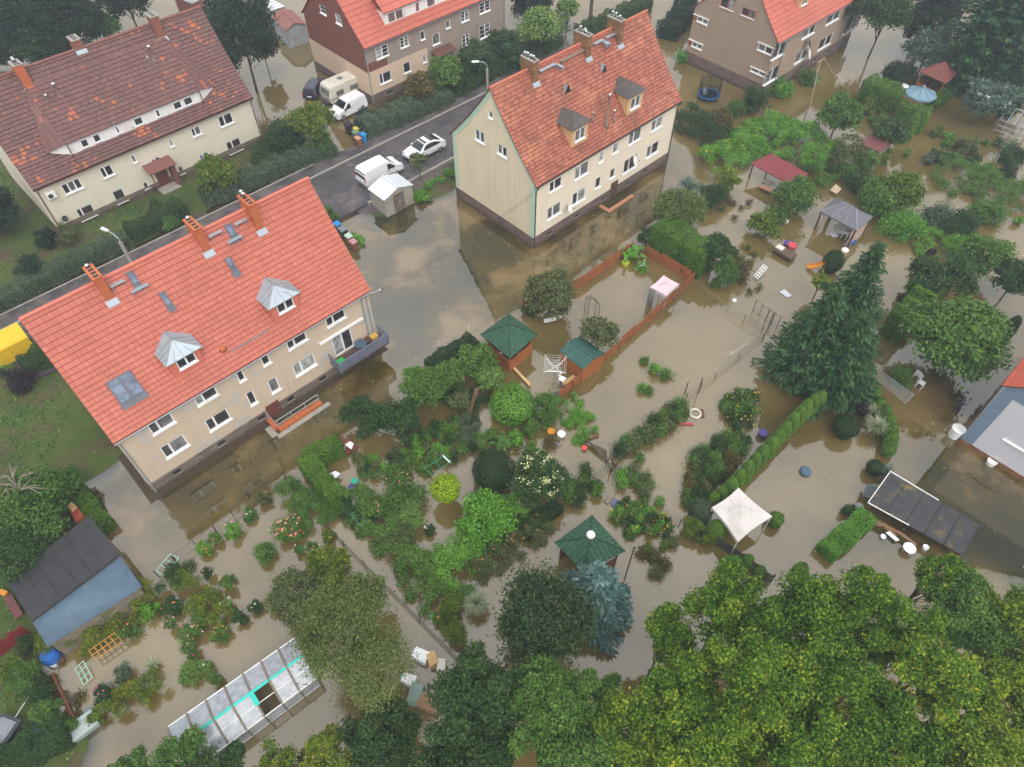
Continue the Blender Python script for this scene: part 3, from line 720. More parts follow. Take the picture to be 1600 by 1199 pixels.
for a, b in zip(vs, vs[1:]):
    mb.hexa([h3.P('gable', a, h3.zr(a) - .75, 0.004), h3.P('gable', b, h3.zr(b) - .75, 0.004), h3.P('gable', b, h3.zr(b) - .75, .03), h3.P('gable', a, h3.zr(a) - .75, .03)],
            [h3.P('gable', a, h3.zr(a) - .1, 0.004), h3.P('gable', b, h3.zr(b) - .1, 0.004), h3.P('gable', b, h3.zr(b) - .1, .03), h3.P('gable', a, h3.zr(a) - .1, .03)])
h3.fbox(mb, 'gable', -.02, .5, 1.25, h3.he - .3, .003, .026); h3.fbox(mb, 'gable', h3.W - .5, h3.W + .02, 1.25, h3.he - .3, .003, .026)
h3.fbox(mb, 'front', -.02, .18, 1.25, h3.he - .2, .003, .026)
mb.build('gable_trim', M['mint'], h3.root)
for px, pots in (((837, 130), ((0, .7, .2), (0, .3, .25), (0, -.2, .2), (0, -.6, .22))), ((919.5, 91), ((0, .5, .3), (.2, -.1, .2), (-.2, -.4, .15))), ((969, 71), ((0, .6, .3), (0, .1, .3), (0, -.5, .2)))):
    h3.chimney(px, M['chim_brick'], .6, 1.6, .85, pots, M['concrete'], 4)
for bl, br in (((892, 232), (917, 218)), ((978, 181), (1002, 169))): inst_dormer(h3, bl, br, 1.9, plain('ochre_dormer_boards', (.62, .40, .20), .8, .2, var=.1), M['bitumen_warm'], 'hip', (.22, .85, .2, .8), 'glass_mid')
for b_, hh, r_ in (((947, 199), 3.2, .1), ((958, 190), 1.1, .1), ((926, 191), .9, .06)): h3.pipe(b_, hh, r_)
h3.vent_tri((887, 146), .9, .85); h3.vent_tri((944, 114), .8, .8)
for a, b in (((841, 112), (865, 101)), ((926, 70), (940, 63)), ((945, 60), (962, 52))): h3.step(a, b, .35)
h3.step((874, 97), (914, 78), .3, M['grey_wood'], 'roof_walkway'); h3.step((868, 103), (871, 101), .8); h3.step((940, 68), (946, 66), .7)
h3.dish('front', (884, 321)); h3.dish('front', (986, 247), .5)
h3.vent_windows([2.2, 6.0, 9.8, 13.5, 16.5], .5, .85, .55)
mb = MB()
for u_ in (1.6, 4.2): mb.lathe([(.28, 0), (.28, .02), (.02, .03)], 12, (0, 0, 0)) if False else None
p0, p1, p2 = h3.loc(G(937, 317, .1)), h3.loc(G(954, 331, .1)), h3.loc(G(992, 307, .1))
mb = MB(); mb.box(p1[0] - .2, p2[0], p1[1], p1[1] + .4, -1, .12); mb.box(p1[0] - .2, p1[0] + .2, p1[1] + .4, -.1, -1, .12); ld = mb.build('entrance_landing', plain('terracotta_kerb', (.42, .2, .11), .7, .3, var=.2), h3.root)
du = (p1[0] + p2[0]) / 2 + .2; mb = MB(); h3.fbox(mb, 'front', du - .5, du + .5, -.2, 1.9, .03, .08); mb.build('door', plain('dark_door', (.09, .05, .04)), h3.root)

# ================================================================ house behind the street (top centre)
h4 = House('apartment_house', 'red roofed house with bare brick gable over pink cream lower wall, beside parked caravan', 'house', -16.4, 78.0, .0, R(44.0), 21.5, 11.7, 6.78, 13.6, .35, .13, rows=15)
for tl, br in (((592, 117), (612.5, 125)),): h4.window('front', tl, br, (.3, .7))
for tl, br in (((629.5, 100), (642.5, 111)), ((675, 55), (688, 67))): h4.window('front', tl, br, (1,))
for tl, br in (((586, 76), (608, 86)), ((624, 60), (639.5, 71)), ((749, 6), (766, 16)), ((749, 42), (766, 55)), ((722, 56), (734, 70)), ((720, 19), (733, 31))): h4.window('front', tl, br, (1, 1), trans=2)
for tl, br in (((660, 87), (667, 97)), ((656, 50), (664.5, 61)), ((699, 71), (706, 80)), ((696, 33), (704, 43))): h4.window('front', tl, br)
for tl, br in (((498, 6), (510.5, 25)), ((522.5, 20), (535, 41))): h4.window('gable', tl, br, (1,), trans=1)
uz, zz = h4.front(583, 111); uz2, _ = h4.front(669, 95)
h4.wall([M['grey4'], M['brick_red'], M['peach4']], .9, 0, 1, {'front': (zz, 2, 0, (-1, uz2)), 'gable': (zz, 2, 1, None)})
mb = MB(); h4.fbox(mb, 'front', .02, 2.9, zz, zz + 1.0, .002, .012); mb.build('brick_patch', M['brick_red'], h4.root)
h4.plinth(1.15, M['plinth_dark'])
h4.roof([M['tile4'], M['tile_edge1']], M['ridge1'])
h4.gutter(M['zinc'], ((.12, 0), (h4.L - .1, 0)))
a = h4.slope(602, 40); v0 = a[1]; z0 = h4.zr(v0); u0 = a[0]; u1 = h4.L - 2.2; dh = 1.35; zt = z0 + dh
mb = MB(); mb.face([(u0, v0, z0 - .1), (u1, v0, z0 - .1), (u1, v0, zt), (u0, v0, zt)]); vb = v0
while h4.zr(vb) < zt: vb += .05
mb.face([(u0, v0, z0 - .1), (u0, v0, zt), (u0, vb, zt)]); mb.face([(u1, v0, z0 - .1), (u1, vb, zt), (u1, v0, zt)])
dm = mb.build('dormer', M['white_paint'], h4.root)
for p, q in (((825, 88), (868, 128)), ((872, 68), (916, 108)), ((997, 20), (1019, 70)), ((1070, 0), (1115, 28))):
    u_a, z_a = h4.front(400 + p[0] / 4, p[1] / 4, v0); u_b, z_b = h4.front(400 + q[0] / 4, q[1] / 4, v0); uu0, uu1 = sorted((u_a, u_b)); zc = z0 + .62
    fb = MB(); fb.box(uu0, uu1, v0 - .06, v0 + .02, zc - .42, zc + .42); w = fb.build('window_frame', plain('brown_red_frame', (.22, .05, .05)), dm)
    g = MB(); m = (uu0 + uu1) / 2
    for x0, x1 in ((uu0, m), (m, uu1)): g.box(x0 + .06, x1 - .06, v0 - .075, v0 - .05, zc - .36, zc + .36)
    g.build('pane', M['glass_mid'], w)
mb = MB(); nn = 8; vr = h4.W / 2 - .3; zrm = h4.zr(vr) + .03
for k in range(nn):
    t0, t1 = k / nn, (k + 1) / nn; va, vb_ = v0 - .3 + (vr - v0 + .3) * t0, v0 - .3 + (vr - v0 + .3) * t1; za, zb_ = zt + .05 + (zrm - zt) * t0 + .05, zt + .05 + (zrm - zt) * t1
    mb.face([(u0 - .2, va, za), (u1 + .2, va, za), (u1 + .2, vb_, zb_), (u0 - .2, vb_, zb_)], 0, [(u0, k + 50), (u1, k + 50), (u1, k + 50.99), (u0, k + 50.99)])
    mb.face([(u0 - .2, va, za - .1), (u1 + .2, va, za - .1), (u1 + .2, va, za), (u0 - .2, va, za)], 1)
    for uu in (u0 - .2, u1 + .2): mb.face([(uu, va, za), (uu, vb_, zb_), (uu, vb_, zb_ - .14), (uu, va, za - .14)], 1)
mb.build('dormer_roof', [M['tile4'], M['tile_edge1']], dm)
du, _ = h4.front(690, 100); mb = MB(); q = [h4.P('front', du - 1.5, 2.9, 1.3), h4.P('front', du + 1.5, 2.9, 1.3), h4.P('front', du + 1.5, 3.3, 0), h4.P('front', du - 1.5, 3.3, 0)]
mb.hexa([np.array(x) - (0, 0, .12) for x in q], q); mb.build('porch_roof', M['brown_pipe'], h4.root)
mb = MB(); h4.fbox(mb, 'front', du - .5, du + .5, .6, 2.7, .0, .05); mb.build('door', plain('brown_door', (.16, .05, .04)), h4.root)
h4.vent_windows([2.6, 6.5], .45, .85, .9)

# ================================================================ house upper right
h5 = House('apartment_house', 'brown rendered house with smooth red roof and dark stone base, blue trampoline at its foot', 'house', 29.7, 79.6, 0.0, R(42.8), 19.0, 11.55, 6.63, 13.6, .33, .16, rows=16)
for tl, br in (((1129, -8), (1146, 18)), ((1161, 11), (1178, 31))): h5.window('gable', tl, br, (1, 1), frame=plain('brown_red_frame', (.22, .05, .05)))
for tl, br in (((1090, 25), (1105, 40)), ((1082, 64), (1096, 79))): h5.window('gable', tl, br, (1, 1), ['glass_mid', 'glass_light'])
for tl, br in (((1186, 67), (1205, 87)), ((1174, 105), (1197, 122))): h5.window('gable', tl, br, (1, 1), ['glass_mid', 'glass_dark'])
for tl, br in (((1212, 70), (1224, 84)), ((1199, 112), (1213, 122)), ((1258, 44), (1272, 51)), ((1296, 21), (1310, 29)), ((1246, 83), (1259, 90)), ((1283, 62), (1297, 68)), ((1325, 30), (1340, 41)), ((1336, 1), (1350, 10))): h5.window('front', tl, br, (1, 1), ['glass_dark', 'glass_mid'])
h5.wall(M['tan5'], 1.1)
h5.plinth(1.5, M['plinth_dark'])
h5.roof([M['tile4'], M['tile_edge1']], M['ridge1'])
h5.gutter(M['grey_metal'], ((2.0, 0), (h5.L - 3.2, 0)))
rb = plain('red_render_band', (.30, .085, .06), .8, .2, var=.15)
for (tl, br) in (((1186, 67), (1205, 87)), ((1174, 105), (1197, 122)), ((1090, 25), (1105, 40)), ((1082, 64), (1096, 79))):
    r_ = h5.rect('gable', tl, br); lo = r_[0] < 5; mb = MB()
    if lo: h5.fbox(mb, 'gable', 0.0, r_[0] - .05, r_[2], r_[3], .003, .02)
    else: h5.fbox(mb, 'gable', r_[1] + .05, h5.W, r_[2], r_[3], .003, .02)
    h5.fbox(mb, 'gable', (0.0 if lo else r_[0] - .15), (r_[1] + .15 if lo else h5.W), r_[3] + .01, r_[3] + .13, .003, .12, 1)
    mb.build('window_band', [rb, M['white_paint']], h5.root)
h5.dish('front', (1259, 65), .55, M['dark_metal']); h5.dish('front', (1259, 82), .6)
inst_dormer(h5, (1248, 16), (1262, 8), 1.5, plain('ochre_dormer_boards', (.62, .40, .20)), M['tile4'], 'hip', (.2, .8, .2, .8))
h5.vent_windows([8, 11, 14], .7, 1.1, .7)

# ================================================================ low house at the right edge
bl6 = G(1497, 690); w6 = 12.0; o6 = bl6 - V * w6; he6 = top_height(1497, 690, 1565, 601)
h6 = House('bungalow', 'pale grey house end wall with slate blue border at right edge, red tiled roof above', 'house', o6[0], o6[1], 0.0, YAW, 12.0, w6, he6 + .15, he6 + 5.5, .25, .2, rows=16)
r6 = h6.rect('gable', (1571, 683), (1612, 712)); h6.window('gable', None, None, (1, 1), rect=r6)
h6.wall(M['pale6'], .3)
h6.plinth(.45, plain('rusty_plinth', (.20, .10, .05), .9, .2, var=.4, scale=2))
h6.roof([tile_mat('glazed_red_tiles', (.42, .07, .035), (.50, .09, .045), joint=(.15, .03, .02), rough=.35), M['tile_edge3']], M['ridge3'])
mb = MB(); h6.fbox(mb, 'gable', h6.W - .85, h6.W + .02, .45, h6.he - .7, .003, .022)
vs = [h6.W * k / 20 for k in range(21)]; zl_ = h6.he - .7
for a, b in zip(vs, vs[1:]): mb.hexa([h6.P('gable', a, zl_, .003), h6.P('gable', b, zl_, .003), h6.P('gable', b, zl_, .022), h6.P('gable', a, zl_, .022)], [h6.P('gable', a, h6.zr(a) - .08, .003), h6.P('gable', b, h6.zr(b) - .08, .003), h6.P('gable', b, h6.zr(b) - .08, .022), h6.P('gable', a, h6.zr(a) - .08, .022)])
mb.build('wall_band', M['blue6'], h6.root)
# ================================================================ ground, road, water
def poly(pts, z=0.2): return np.array([G(px, py, z)[:2] for px, py in pts])
def sdist(P, X, Y):
    """signed distance of points to polygon P, positive inside"""
    d = np.full(X.shape, 1e9); inside = np.zeros(X.shape, bool)
    for i in range(len(P)):
        a, b = P[i], P[(i + 1) % len(P)]
        e = b - a; wx, wy = X - a[0], Y - a[1]
        t = np.clip((wx * e[0] + wy * e[1]) / max(e @ e, 1e-9), 0, 1)
        d = np.minimum(d, np.hypot(wx - e[0] * t, wy - e[1] * t))
        c = ((a[1] > Y) != (b[1] > Y)) & (X < (b[0] - a[0]) * (Y - a[1]) / (b[1] - a[1] + 1e-12) + a[0])
        inside ^= c
    return np.where(inside, d, -d)
LAWN = [poly([(-300, 760), (-300, 100), (30, 110), (300, 60), (408, 222), (470, 232), (520, 238), (480, 250), (400, 290), (200, 385), (60, 460), (-40, 560)]),
        poly([(-120, 600), (60, 545), (200, 700), (168, 722), (128, 752), (95, 735), (60, 760), (128, 800), (150, 850), (60, 930), (-120, 960)]),
        poly([(583, 168), (690, 110), (800, 50), (870, 20), (890, 45), (700, 150), (590, 212)]),
        poly([(-60, 1050), (30, 1020), (62, 1060), (70, 1110), (130, 1160), (110, 1260), (-60, 1290)]),
        poly([(648, 284), (712, 250), (716, 292), (668, 312), (640, 318)]), poly([(-60, 900), (40, 880), (60, 1000), (60, 1030), (-60, 1060)]), poly([(566, 322), (578, 316), (606, 338), (596, 342)])]
PAVE = [poly([(-300, 640), (0, 492), (135, 430), (330, 330), (400, 302), (560, 234), (700, 160), (760, 118), (880, 55), (905, 85), (760, 170), (712, 250), (706, 300), (650, 316), (600, 338), (560, 330), (535, 318), (505, 345), (440, 360), (300, 480), (-100, 640)])]
S_ = 0.8
xs = np.concatenate([[-900, -400, -200], np.arange(-95, 110, S_), [220, 420, 900]]); ys = np.concatenate([[-700, -250, -60], np.arange(-5, 135, S_), [220, 420, 900]])
X, Y = np.meshgrid(xs, ys)
def vnoise(X, Y, s, seed):
    r = np.random.default_rng(seed); tab = r.random((256, 256)); x, y = X / s, Y / s; i, j = np.floor(x).astype(int), np.floor(y).astype(int); fx, fy = x - i, y - j
    fx, fy = fx * fx * (3 - 2 * fx), fy * fy * (3 - 2 * fy); g = lambda a, b: tab[a % 256, b % 256]
    return (g(i, j) * (1 - fx) + g(i + 1, j) * fx) * (1 - fy) + (g(i, j + 1) * (1 - fx) + g(i + 1, j + 1) * fx) * fy
nz = (vnoise(X, Y, 5, 1) - .5) * .9 + (vnoise(X, Y, 2, 2) - .5) * .5 + (vnoise(X, Y, 1.1, 3) - .5) * .3
dl = np.max([sdist(p, X, Y) for p in LAWN], 0); dp = np.max([sdist(p, X, Y) for p in PAVE], 0)
zl = np.clip((dl + nz * .9) * .16, -.7, .45); zp = np.clip((dp + nz * .4) * .16, -.7, .30)
Z = np.maximum(zl, zp)
KIND = np.where(dl > dp - .3, 1.0, 0.0)       # 1 grass, 0 paving
ny, nx = X.shape
idx = np.arange(nx * ny).reshape(ny, nx)
quads = np.stack([idx[:-1, :-1].ravel(), idx[:-1, 1:].ravel(), idx[1:, 1:].ravel(), idx[1:, :-1].ravel()], 1)
m, nt, out = new_mat('ground_soil_and_turf')
g1 = noise(nt, .28, 8, .7); g2 = noise(nt, 14, 4, .7)
at = nd(nt, 'Attribute', attribute_name='grassy').outputs['Fac']
turf = ramp(nt, mth(nt, 'ADD', mth(nt, 'MULTIPLY', g1, .6), mth(nt, 'MULTIPLY', g2, .4)), [(.32, (.022, .036, .010)), (.46, (.045, .082, .015)), (.54, (.075, .10, .022)), (.62, (.09, .07, .035)), (.7, (.12, .10, .06))])
mud = noise(nt, .22, 7, .7); turf = mixc(nt, rng01(nt, mud, .5, .62), turf, (.085, .062, .035))
pav = ramp(nt, mth(nt, 'ADD', mth(nt, 'MULTIPLY', g1, .7), mth(nt, 'MULTIPLY', g2, .3)), [(.35, (.075, .055, .06)), (.7, (.14, .11, .11))])
col = mixc(nt, at, pav, turf)
finish(nt, out, col, .85, .25, 0, g2, .6, .05)
gr = np_mesh('ground', np.stack([X.ravel(), Y.ravel(), Z.ravel()], 1), quads, m, smooth=True)
a_ = gr.data.attributes.new('grassy', 'FLOAT', 'POINT'); a_.data.foreach_set('value', KIND.ravel().astype(np.float32))
tag(gr, kind='structure')
# water: muddy, glossy; shallow edges let the ground show through
m, nt, out = new_mat('flood_water')
dep = nd(nt, 'Attribute', attribute_name='depth').outputs['Fac']
cl = nd(nt, 'Attribute', attribute_name='clear').outputs['Fac']
w1 = noise(nt, .11, 6, .62); w2 = noise(nt, .035, 4, .6)
silt = ramp(nt, w1, [(.34, (.106, .078, .024)), (.66, (.180, .132, .048))])
sw = nd(nt, 'VectorMath', {0: nd(nt, 'TexCoord').outputs['Object'], 1: nd(nt, 'TexNoise', {'Vector': nd(nt, 'TexCoord').outputs['Object'], 'Scale': .12, 'Detail': 3}).outputs[1]}, operation='ADD').outputs[0]
w3 = noise(nt, .16, 7, .62, vec=sw)
olive = ramp(nt, w3, [(.38, (.030, .027, .007)), (.5, (.062, .045, .009)), (.62, (.175, .118, .046))])
col = mixc(nt, cl, silt, olive)
rip = noise(nt, 2.2, 3, .5)
p = nd(nt, 'BsdfPrincipled', {'Base Color': col, 'Roughness': .035, 'IOR': 2.0, 'Specular IOR Level': .5})
b = nd(nt, 'Bump', {'Height': rip, 'Strength': .08, 'Distance': .05}); nt.links.new(b.outputs[0], p.inputs['Normal'])
tr = nd(nt, 'BsdfTransparent', {0: (.75, .66, .48)})
fr = nd(nt, 'MixShader', {0: rng01(nt, dep, .0, .28), 1: tr.outputs[0], 2: p.outputs[0]})
gl = nd(nt, 'BsdfGlossy', {'Roughness': .03}); nt.links.new(b.outputs[0], gl.inputs['Normal'])
lw = nd(nt, 'Fresnel', {'IOR': 2.1}); fin = nd(nt, 'MixShader', {0: lw.outputs[0], 1: fr.outputs[0], 2: gl.outputs[0]})
fin2 = nd(nt, 'MixShader', {0: rng01(nt, dep, .0, .28), 1: fin.outputs[0], 2: p.outputs[0]})
nt.links.new(fin2.outputs[0], out.inputs[0])
wt = np_mesh('flood_water', np.stack([X.ravel(), Y.ravel(), np.zeros(X.size)], 1), quads, m)
CLEAR = [poly([(60, 760), (200, 700), (300, 640), (500, 560), (560, 400), (520, 320), (600, 300), (712, 300), (850, 250), (1040, 240), (1060, 300), (1000, 370), (830, 480), (760, 510), (700, 560), (600, 620), (480, 720), (330, 810), (260, 870), (220, 900), (180, 850)], 0),
         poly([(1385, 640), (1430, 560), (1520, 560), (1700, 700), (1700, 1000), (1500, 900), (1340, 880), (1330, 800), (1400, 730)], 0)]
dc = np.max([sdist(p, X, Y) for p in CLEAR], 0)
a_ = wt.data.attributes.new('depth', 'FLOAT', 'POINT'); a_.data.foreach_set('value', (-Z).ravel().astype(np.float32))
a_ = wt.data.attributes.new('clear', 'FLOAT', 'POINT'); a_.data.foreach_set('value', np.clip(.5 + (dc + nz * 2) / 5, 0, 1).ravel().astype(np.float32))
tag(wt, kind='structure')
# street, pavement and kerb: strips along U
vof = lambda px, py, z=.3: float(G(px, py, z) @ V); uof = lambda px, py, z=.3: float(G(px, py, z) @ U)
v_hedge = np.mean([vof(0, 492), vof(135, 430), vof(700, 162)]); v_kerb = np.mean([vof(540, 257.5), vof(665, 190)]); v_near = np.mean([vof(642, 284), vof(706, 249)])
def strip(name, u0, u1, v0, v1, z0, z1, mat):
    c = [U * a + V * b for a, b in ((u0, v0), (u1, v0), (u1, v1), (u0, v1))]
    mb = MB(); mb.hexa([q + (0, 0, z0) for q in c], [q + (0, 0, z1) for q in c]); return tag(mb.build(name, mat), kind='structure')
u_a, u_b = -60.0, uof(880, 70)
m, nt, out = new_mat('wet_asphalt'); n1 = noise(nt, .35, 5, .6); n2 = noise(nt, 40, 3); n3 = noise(nt, .9, 6, .6)
col = ramp(nt, n1, [(.35, (.042, .038, .045)), (.65, (.080, .070, .074))]); col = mixc(nt, mth(nt, 'MULTIPLY', rng01(nt, n3, .52, .66), .5), col, (.17, .12, .10))
p = finish(nt, out, col, .5, .5, 0, n2, .4, .01); nt.links.new(rng01(nt, n3, .75, .25), p.inputs['Roughness']); asphalt = m
strip('road', u_a, u_b, v_near + .1, v_kerb, -.3, .345, asphalt)
strip('kerb', u_a, u_b, v_kerb, v_kerb + .16, -.3, .46, M['concrete'])
m, nt, out = new_mat('pavement_gravel'); n1 = noise(nt, .7, 6, .65); n2 = noise(nt, 30, 3)
finish(nt, out, ramp(nt, n1, [(.4, (.05, .045, .048)), (.6, (.12, .10, .095))]), .7, .4, 0, n2, .5, .02)
strip('pavement', u_a, u_b, v_kerb + .16, v_hedge, -.3, .42, m)
strip('garden_kerb', uof(575, 318), uof(716, 244), v_near - .12, v_near + .1, -.4, .5, M['concrete'])
strip('hedge_kerb', u_a, uof(545, 240), v_hedge, v_hedge + .12, -.3, .5, M['concrete'])

gm = brick_mat('wet_gravel', (.12, .085, .055), (.07, .05, .035), (.05, .035, .025), 4.0, .4, .3, True)
for nm, q in (('gravel_strip', [(-.6, -.6), (20.6, -.6), (20.6, -.055), (-.6, -.055)]), ('gravel_strip', [(-.6, -.055), (-.055, -.055), (-.055, 10.5), (-.6, 10.5)])):
    mb = MB(); mb.hexa([np.array(h1.root.location) + h1.T.T @ np.array((a, b, -.6)) for a, b in q], [np.array(h1.root.location) + h1.T.T @ np.array((a, b, .05)) for a, b in q]); tag(mb.build(nm, gm), kind='structure')
# ================================================================ sheds, pavilions, fences
def wb(mb, name, mats, root, **k):
    """link a mesh given in world coordinates as a child of an unrotated thing"""
    o = np.array(root.location); q = root.parent
    while q is not None: o = o + np.array(q.location); q = q.parent
    mb.v = [tuple(np.array(p) - o) for p in mb.v]
    return mb.build(name, mats, root, **k)
def wobj(mb, name, mats, label, cat, group=None, kind=None, **k):
    a = np.array(mb.v); c = (a.min(0) + a.max(0)) / 2; c[2] = a[:, 2].min(); mb.v = [tuple(np.array(p) - c) for p in mb.v]
    return tag(mb.build(name, mats, loc=c, **k), label, cat, group, kind)
def at(px, py, z=0.0): return G(px, py, z)
def up(p, z): return np.array([p[0], p[1], z])
def lerp(a, b, t): return np.asarray(a) * (1 - t) + np.asarray(b) * t
def slab(mb, top, th, mi=0):
    mb.hexa([np.array(p) - (0, 0, th) for p in top], top, mi)

def shingles(name, c0, c1, joint):
    return tile_mat(name, c0, c1, None, joint=joint, tw=.32, jw=.2, rough=.85)
green_sh = shingles('green_shingles', (.028, .085, .05), (.045, .12, .07), (.012, .035, .02))
def pyramid(mb, cs, apex, th=.08, mi=0, rows=8, edge=1, ridge=None):
    n = len(cs)
    for i in range(n):
        a, b = cs[i], cs[(i + 1) % n]; w = np.linalg.norm(np.array(b) - a)
        for k in range(rows):
            t0, t1 = k / rows, (k + 1) / rows
            p0, p1, q1, q0 = lerp(a, apex, t0), lerp(b, apex, t0), lerp(b, apex, t1), lerp(a, apex, t1)
            x0, x1 = w * t0 / 2, w * (1 - t0 / 2); y0, y1 = w * t1 / 2, w * (1 - t1 / 2); li = np.array((0, 0, .02))
            mb.face([p0 + li, p1 + li, q1, q0], mi, [(x0, k + .01), (x1, k + .01), (y1, k + .99), (y0, k + .99)])
        mb.face([a - np.array((0, 0, th)), b - np.array((0, 0, th)), np.array(b) + (0, 0, .02), np.array(a) + (0, 0, .02)], edge)
    mb.face([np.array(c) - (0, 0, th) for c in cs][::-1], edge)
def pavilion(name, label, cat, cpx, ze, zap, roofm, edge, wallm, wh=1.0, posts=None, inset=.35, ridge_tube=None, finial=False, open_sides=(), apex_px=None):
    cs = [at(x, y, ze) for x, y in cpx]; c = np.mean(cs, 0); root = thing(name, label, cat, up(c, 0))
    ap = up(c, zap); mb = MB(); pyramid(mb, cs, ap); roof = wb(mb, 'roof', [roofm, edge], root)
    hb = MB()
    for q in cs: hb.bar(np.array(q) + (0, 0, .03), ap + (0, 0, .03), .09, .05)
    wb(hb, 'hip_cap', ridge_tube or roofm, roof)
    ins = [lerp(q, up(c, ze), inset / (np.linalg.norm(np.array(q) - c) + 1e-6) * 1.3) for q in cs]
    for q in ins:
        pb = MB(); pb.box(q[0] - .06, q[0] + .06, q[1] - .06, q[1] + .06, -.6, ze - .02); wb(pb, 'post', posts or wallm, root)
    n = len(ins)
    if wh > 0:
        for i in range(n):
            if i in open_sides: continue
            a, b = up(ins[i], 0), up(ins[(i + 1) % n], 0); pw = MB(); d = (b - a) / np.linalg.norm(b - a)
            pw.hexa([a + d * .06 + (0, 0, -.5), b - d * .06 + (0, 0, -.5), b - d * .06 + np.cross(d, (0, 0, 1)) * .05 + (0, 0, -.5), a + d * .06 + np.cross(d, (0, 0, 1)) * .05 + (0, 0, -.5)],
                    [a + d * .06 + (0, 0, wh), b - d * .06 + (0, 0, wh), b - d * .06 + np.cross(d, (0, 0, 1)) * .05 + (0, 0, wh), a + d * .06 + np.cross(d, (0, 0, 1)) * .05 + (0, 0, wh)])
            pw.bar(up(a, wh), up(b, wh), .1, .06); wb(pw, 'side_panel', wallm, root)
    if finial:
        f = MB(); f.lathe([(.02, 0), (.24, .05), (.3, .2), (.24, .36), (.05, .42)], 14, tuple(ap)); wb(f, 'finial', M['white'], root, smooth=True)
    return root
pavilion('garden_pavilion', 'square pavilion with green shingle roof and orange timber sides at corner of fenced plot', 'pavilion', [(751, 523), (797, 560), (840, 523), (795, 490)], 2.2, 3.5, green_sh, M['dark_metal'], M['timber'], 1.15)
pavilion('garden_pavilion', 'green shingle pavilion with white ball on its roof tip, half behind blue spruce', 'pavilion', [(867, 848), (912, 894), (977, 861), (925, 805)], 2.2, 3.4, green_sh, M['dark_metal'], M['brown_wood'], .9, finial=True, open_sides=(0, 2))
rp = pavilion('garden_pavilion', 'open timber pavilion with dull red pyramid roof behind the blue parasol', 'pavilion', [(1435, 111), (1478, 131), (1496, 115), (1464, 99)], 2.4, 3.7, plain('dull_red_sheet', (.19, .06, .048), .6, .3, var=.25, dirt=(.18, .10, .07)), M['brown_wood'], M['timber'], 1.0)
# canopy with sagging cloth roof
def canopy(label, cpx, ze, zap, cloth, frame, skirt=.25, side=None, cat='canopy'):
    cs = [at(x, y, ze) for x, y in cpx]; c = np.mean(cs, 0); root = thing('garden_canopy', label, cat, up(c, 0)); mb = MB(); n = 8
    for i in range(4):
        a, b = cs[i], cs[(i + 1) % 4]; ap = up(c, zap)
        g = [[None] * (n + 1) for _ in range(n + 1)]
        for r in range(n + 1):
            for k in range(n + 1):
                t, s = r / n, k / n; e = lerp(a, b, s); sag = 4 * s * (1 - s)
                inn = lerp(e, c, .07 * sag * (1 - t)); p = lerp(inn, ap, t); p = np.array(p); p[2] -= .16 * sin(pi * t) * (1 - .2 * sag) + .0
                p[2] -= .05 * sag * (1 - t) * t; g[r][k] = p
        for r in range(n):
            for k in range(n): mb.face([g[r][k], g[r][k + 1], g[r + 1][k + 1], g[r + 1][k]])
        for k in range(n): mb.face([g[0][k] - (0, 0, skirt), g[0][k + 1] - (0, 0, skirt), g[0][k + 1], g[0][k]])
    wb(mb, 'cloth_roof', cloth, root, smooth=True)
    for q in cs:
        q = lerp(q, up(c, ze), .03); pb = MB(); pb.tube([up(q, -.6), up(q, ze)], .035, 6); wb(pb, 'post', frame, root)
    if side is not None:
        i, m, f0, f1 = side; a, b = cs[i], cs[(i + 1) % 4]; sb = MB(); k = 24
        for j in range(k):
            p, q = lerp(a, b, f0 + (f1 - f0) * j / k), lerp(a, b, f0 + (f1 - f0) * (j + 1) / k); o = .05 * sin(j * 1.7); o2 = .05 * sin((j + 1) * 1.7)
            sb.face([up(p, -.1) + o, up(q, -.1) + o2, up(q, ze - .05), up(p, ze - .05)])
        wb(sb, 'side_curtain', m, root)
    return root
tentc = plain('greyish_white_canvas', (.62, .58, .55), .8, .2, var=.1, dirt=(.48, .44, .40))
canopy('off white square party tent with sagging cloth roof beside the thuja row', [(1112, 793), (1153, 847), (1207, 807), (1154, 762)], 2.1, 2.85, tentc, M['white'])
canopy('small pale pink cloth canopy in corner of the brown fenced plot', [(1015, 449), (1041, 463), (1062, 444), (1037, 430)], 2.0, 2.22, plain('pale_pink_canvas', (.58, .47, .49), .8, .2, var=.08), M['grey_metal'], .3, (0, plain('grey_net', (.25, .25, .25)), 0, .35))
# grey hardtop gazebo with curtains
cs = [at(x, y, 2.2) for x, y in ((1281, 330), (1339, 361), (1364, 339), (1306, 309))]; c = np.mean(cs, 0)
root = thing('garden_gazebo', 'dark grey hard roofed gazebo with pink beige curtains over a flooded table', 'gazebo', up(c, 0))
r0, r1 = lerp(up(c, 3.1), up((cs[0] + cs[3]) / 2, 3.1), .35), lerp(up(c, 3.1), up((cs[1] + cs[2]) / 2, 3.1), .35)
mb = MB(); gz = plain('grey_roof_panels', (.13, .13, .15), .5, .4, var=.12)
mb.face([cs[0], cs[1], r1, r0]); mb.face([cs[1], cs[2], r1]); mb.face([cs[2], cs[3], r0, r1]); mb.face([cs[3], cs[0], r0])
for a, b in ((0, 1), (1, 2), (2, 3), (3, 0)): mb.face([cs[a] - (0, 0, .12), cs[b] - (0, 0, .12), cs[b], cs[a]])
mb.face([q - np.array((0, 0, .13)) for q in cs][::-1]); rf = wb(mb, 'roof', gz, root)
mb = MB()
for a, b in ((cs[0], r0), (cs[3], r0), (cs[1], r1), (cs[2], r1), (r0, r1)): mb.bar(np.array(a) + (0, 0, .02), np.array(b) + (0, 0, .02), .06, .04)
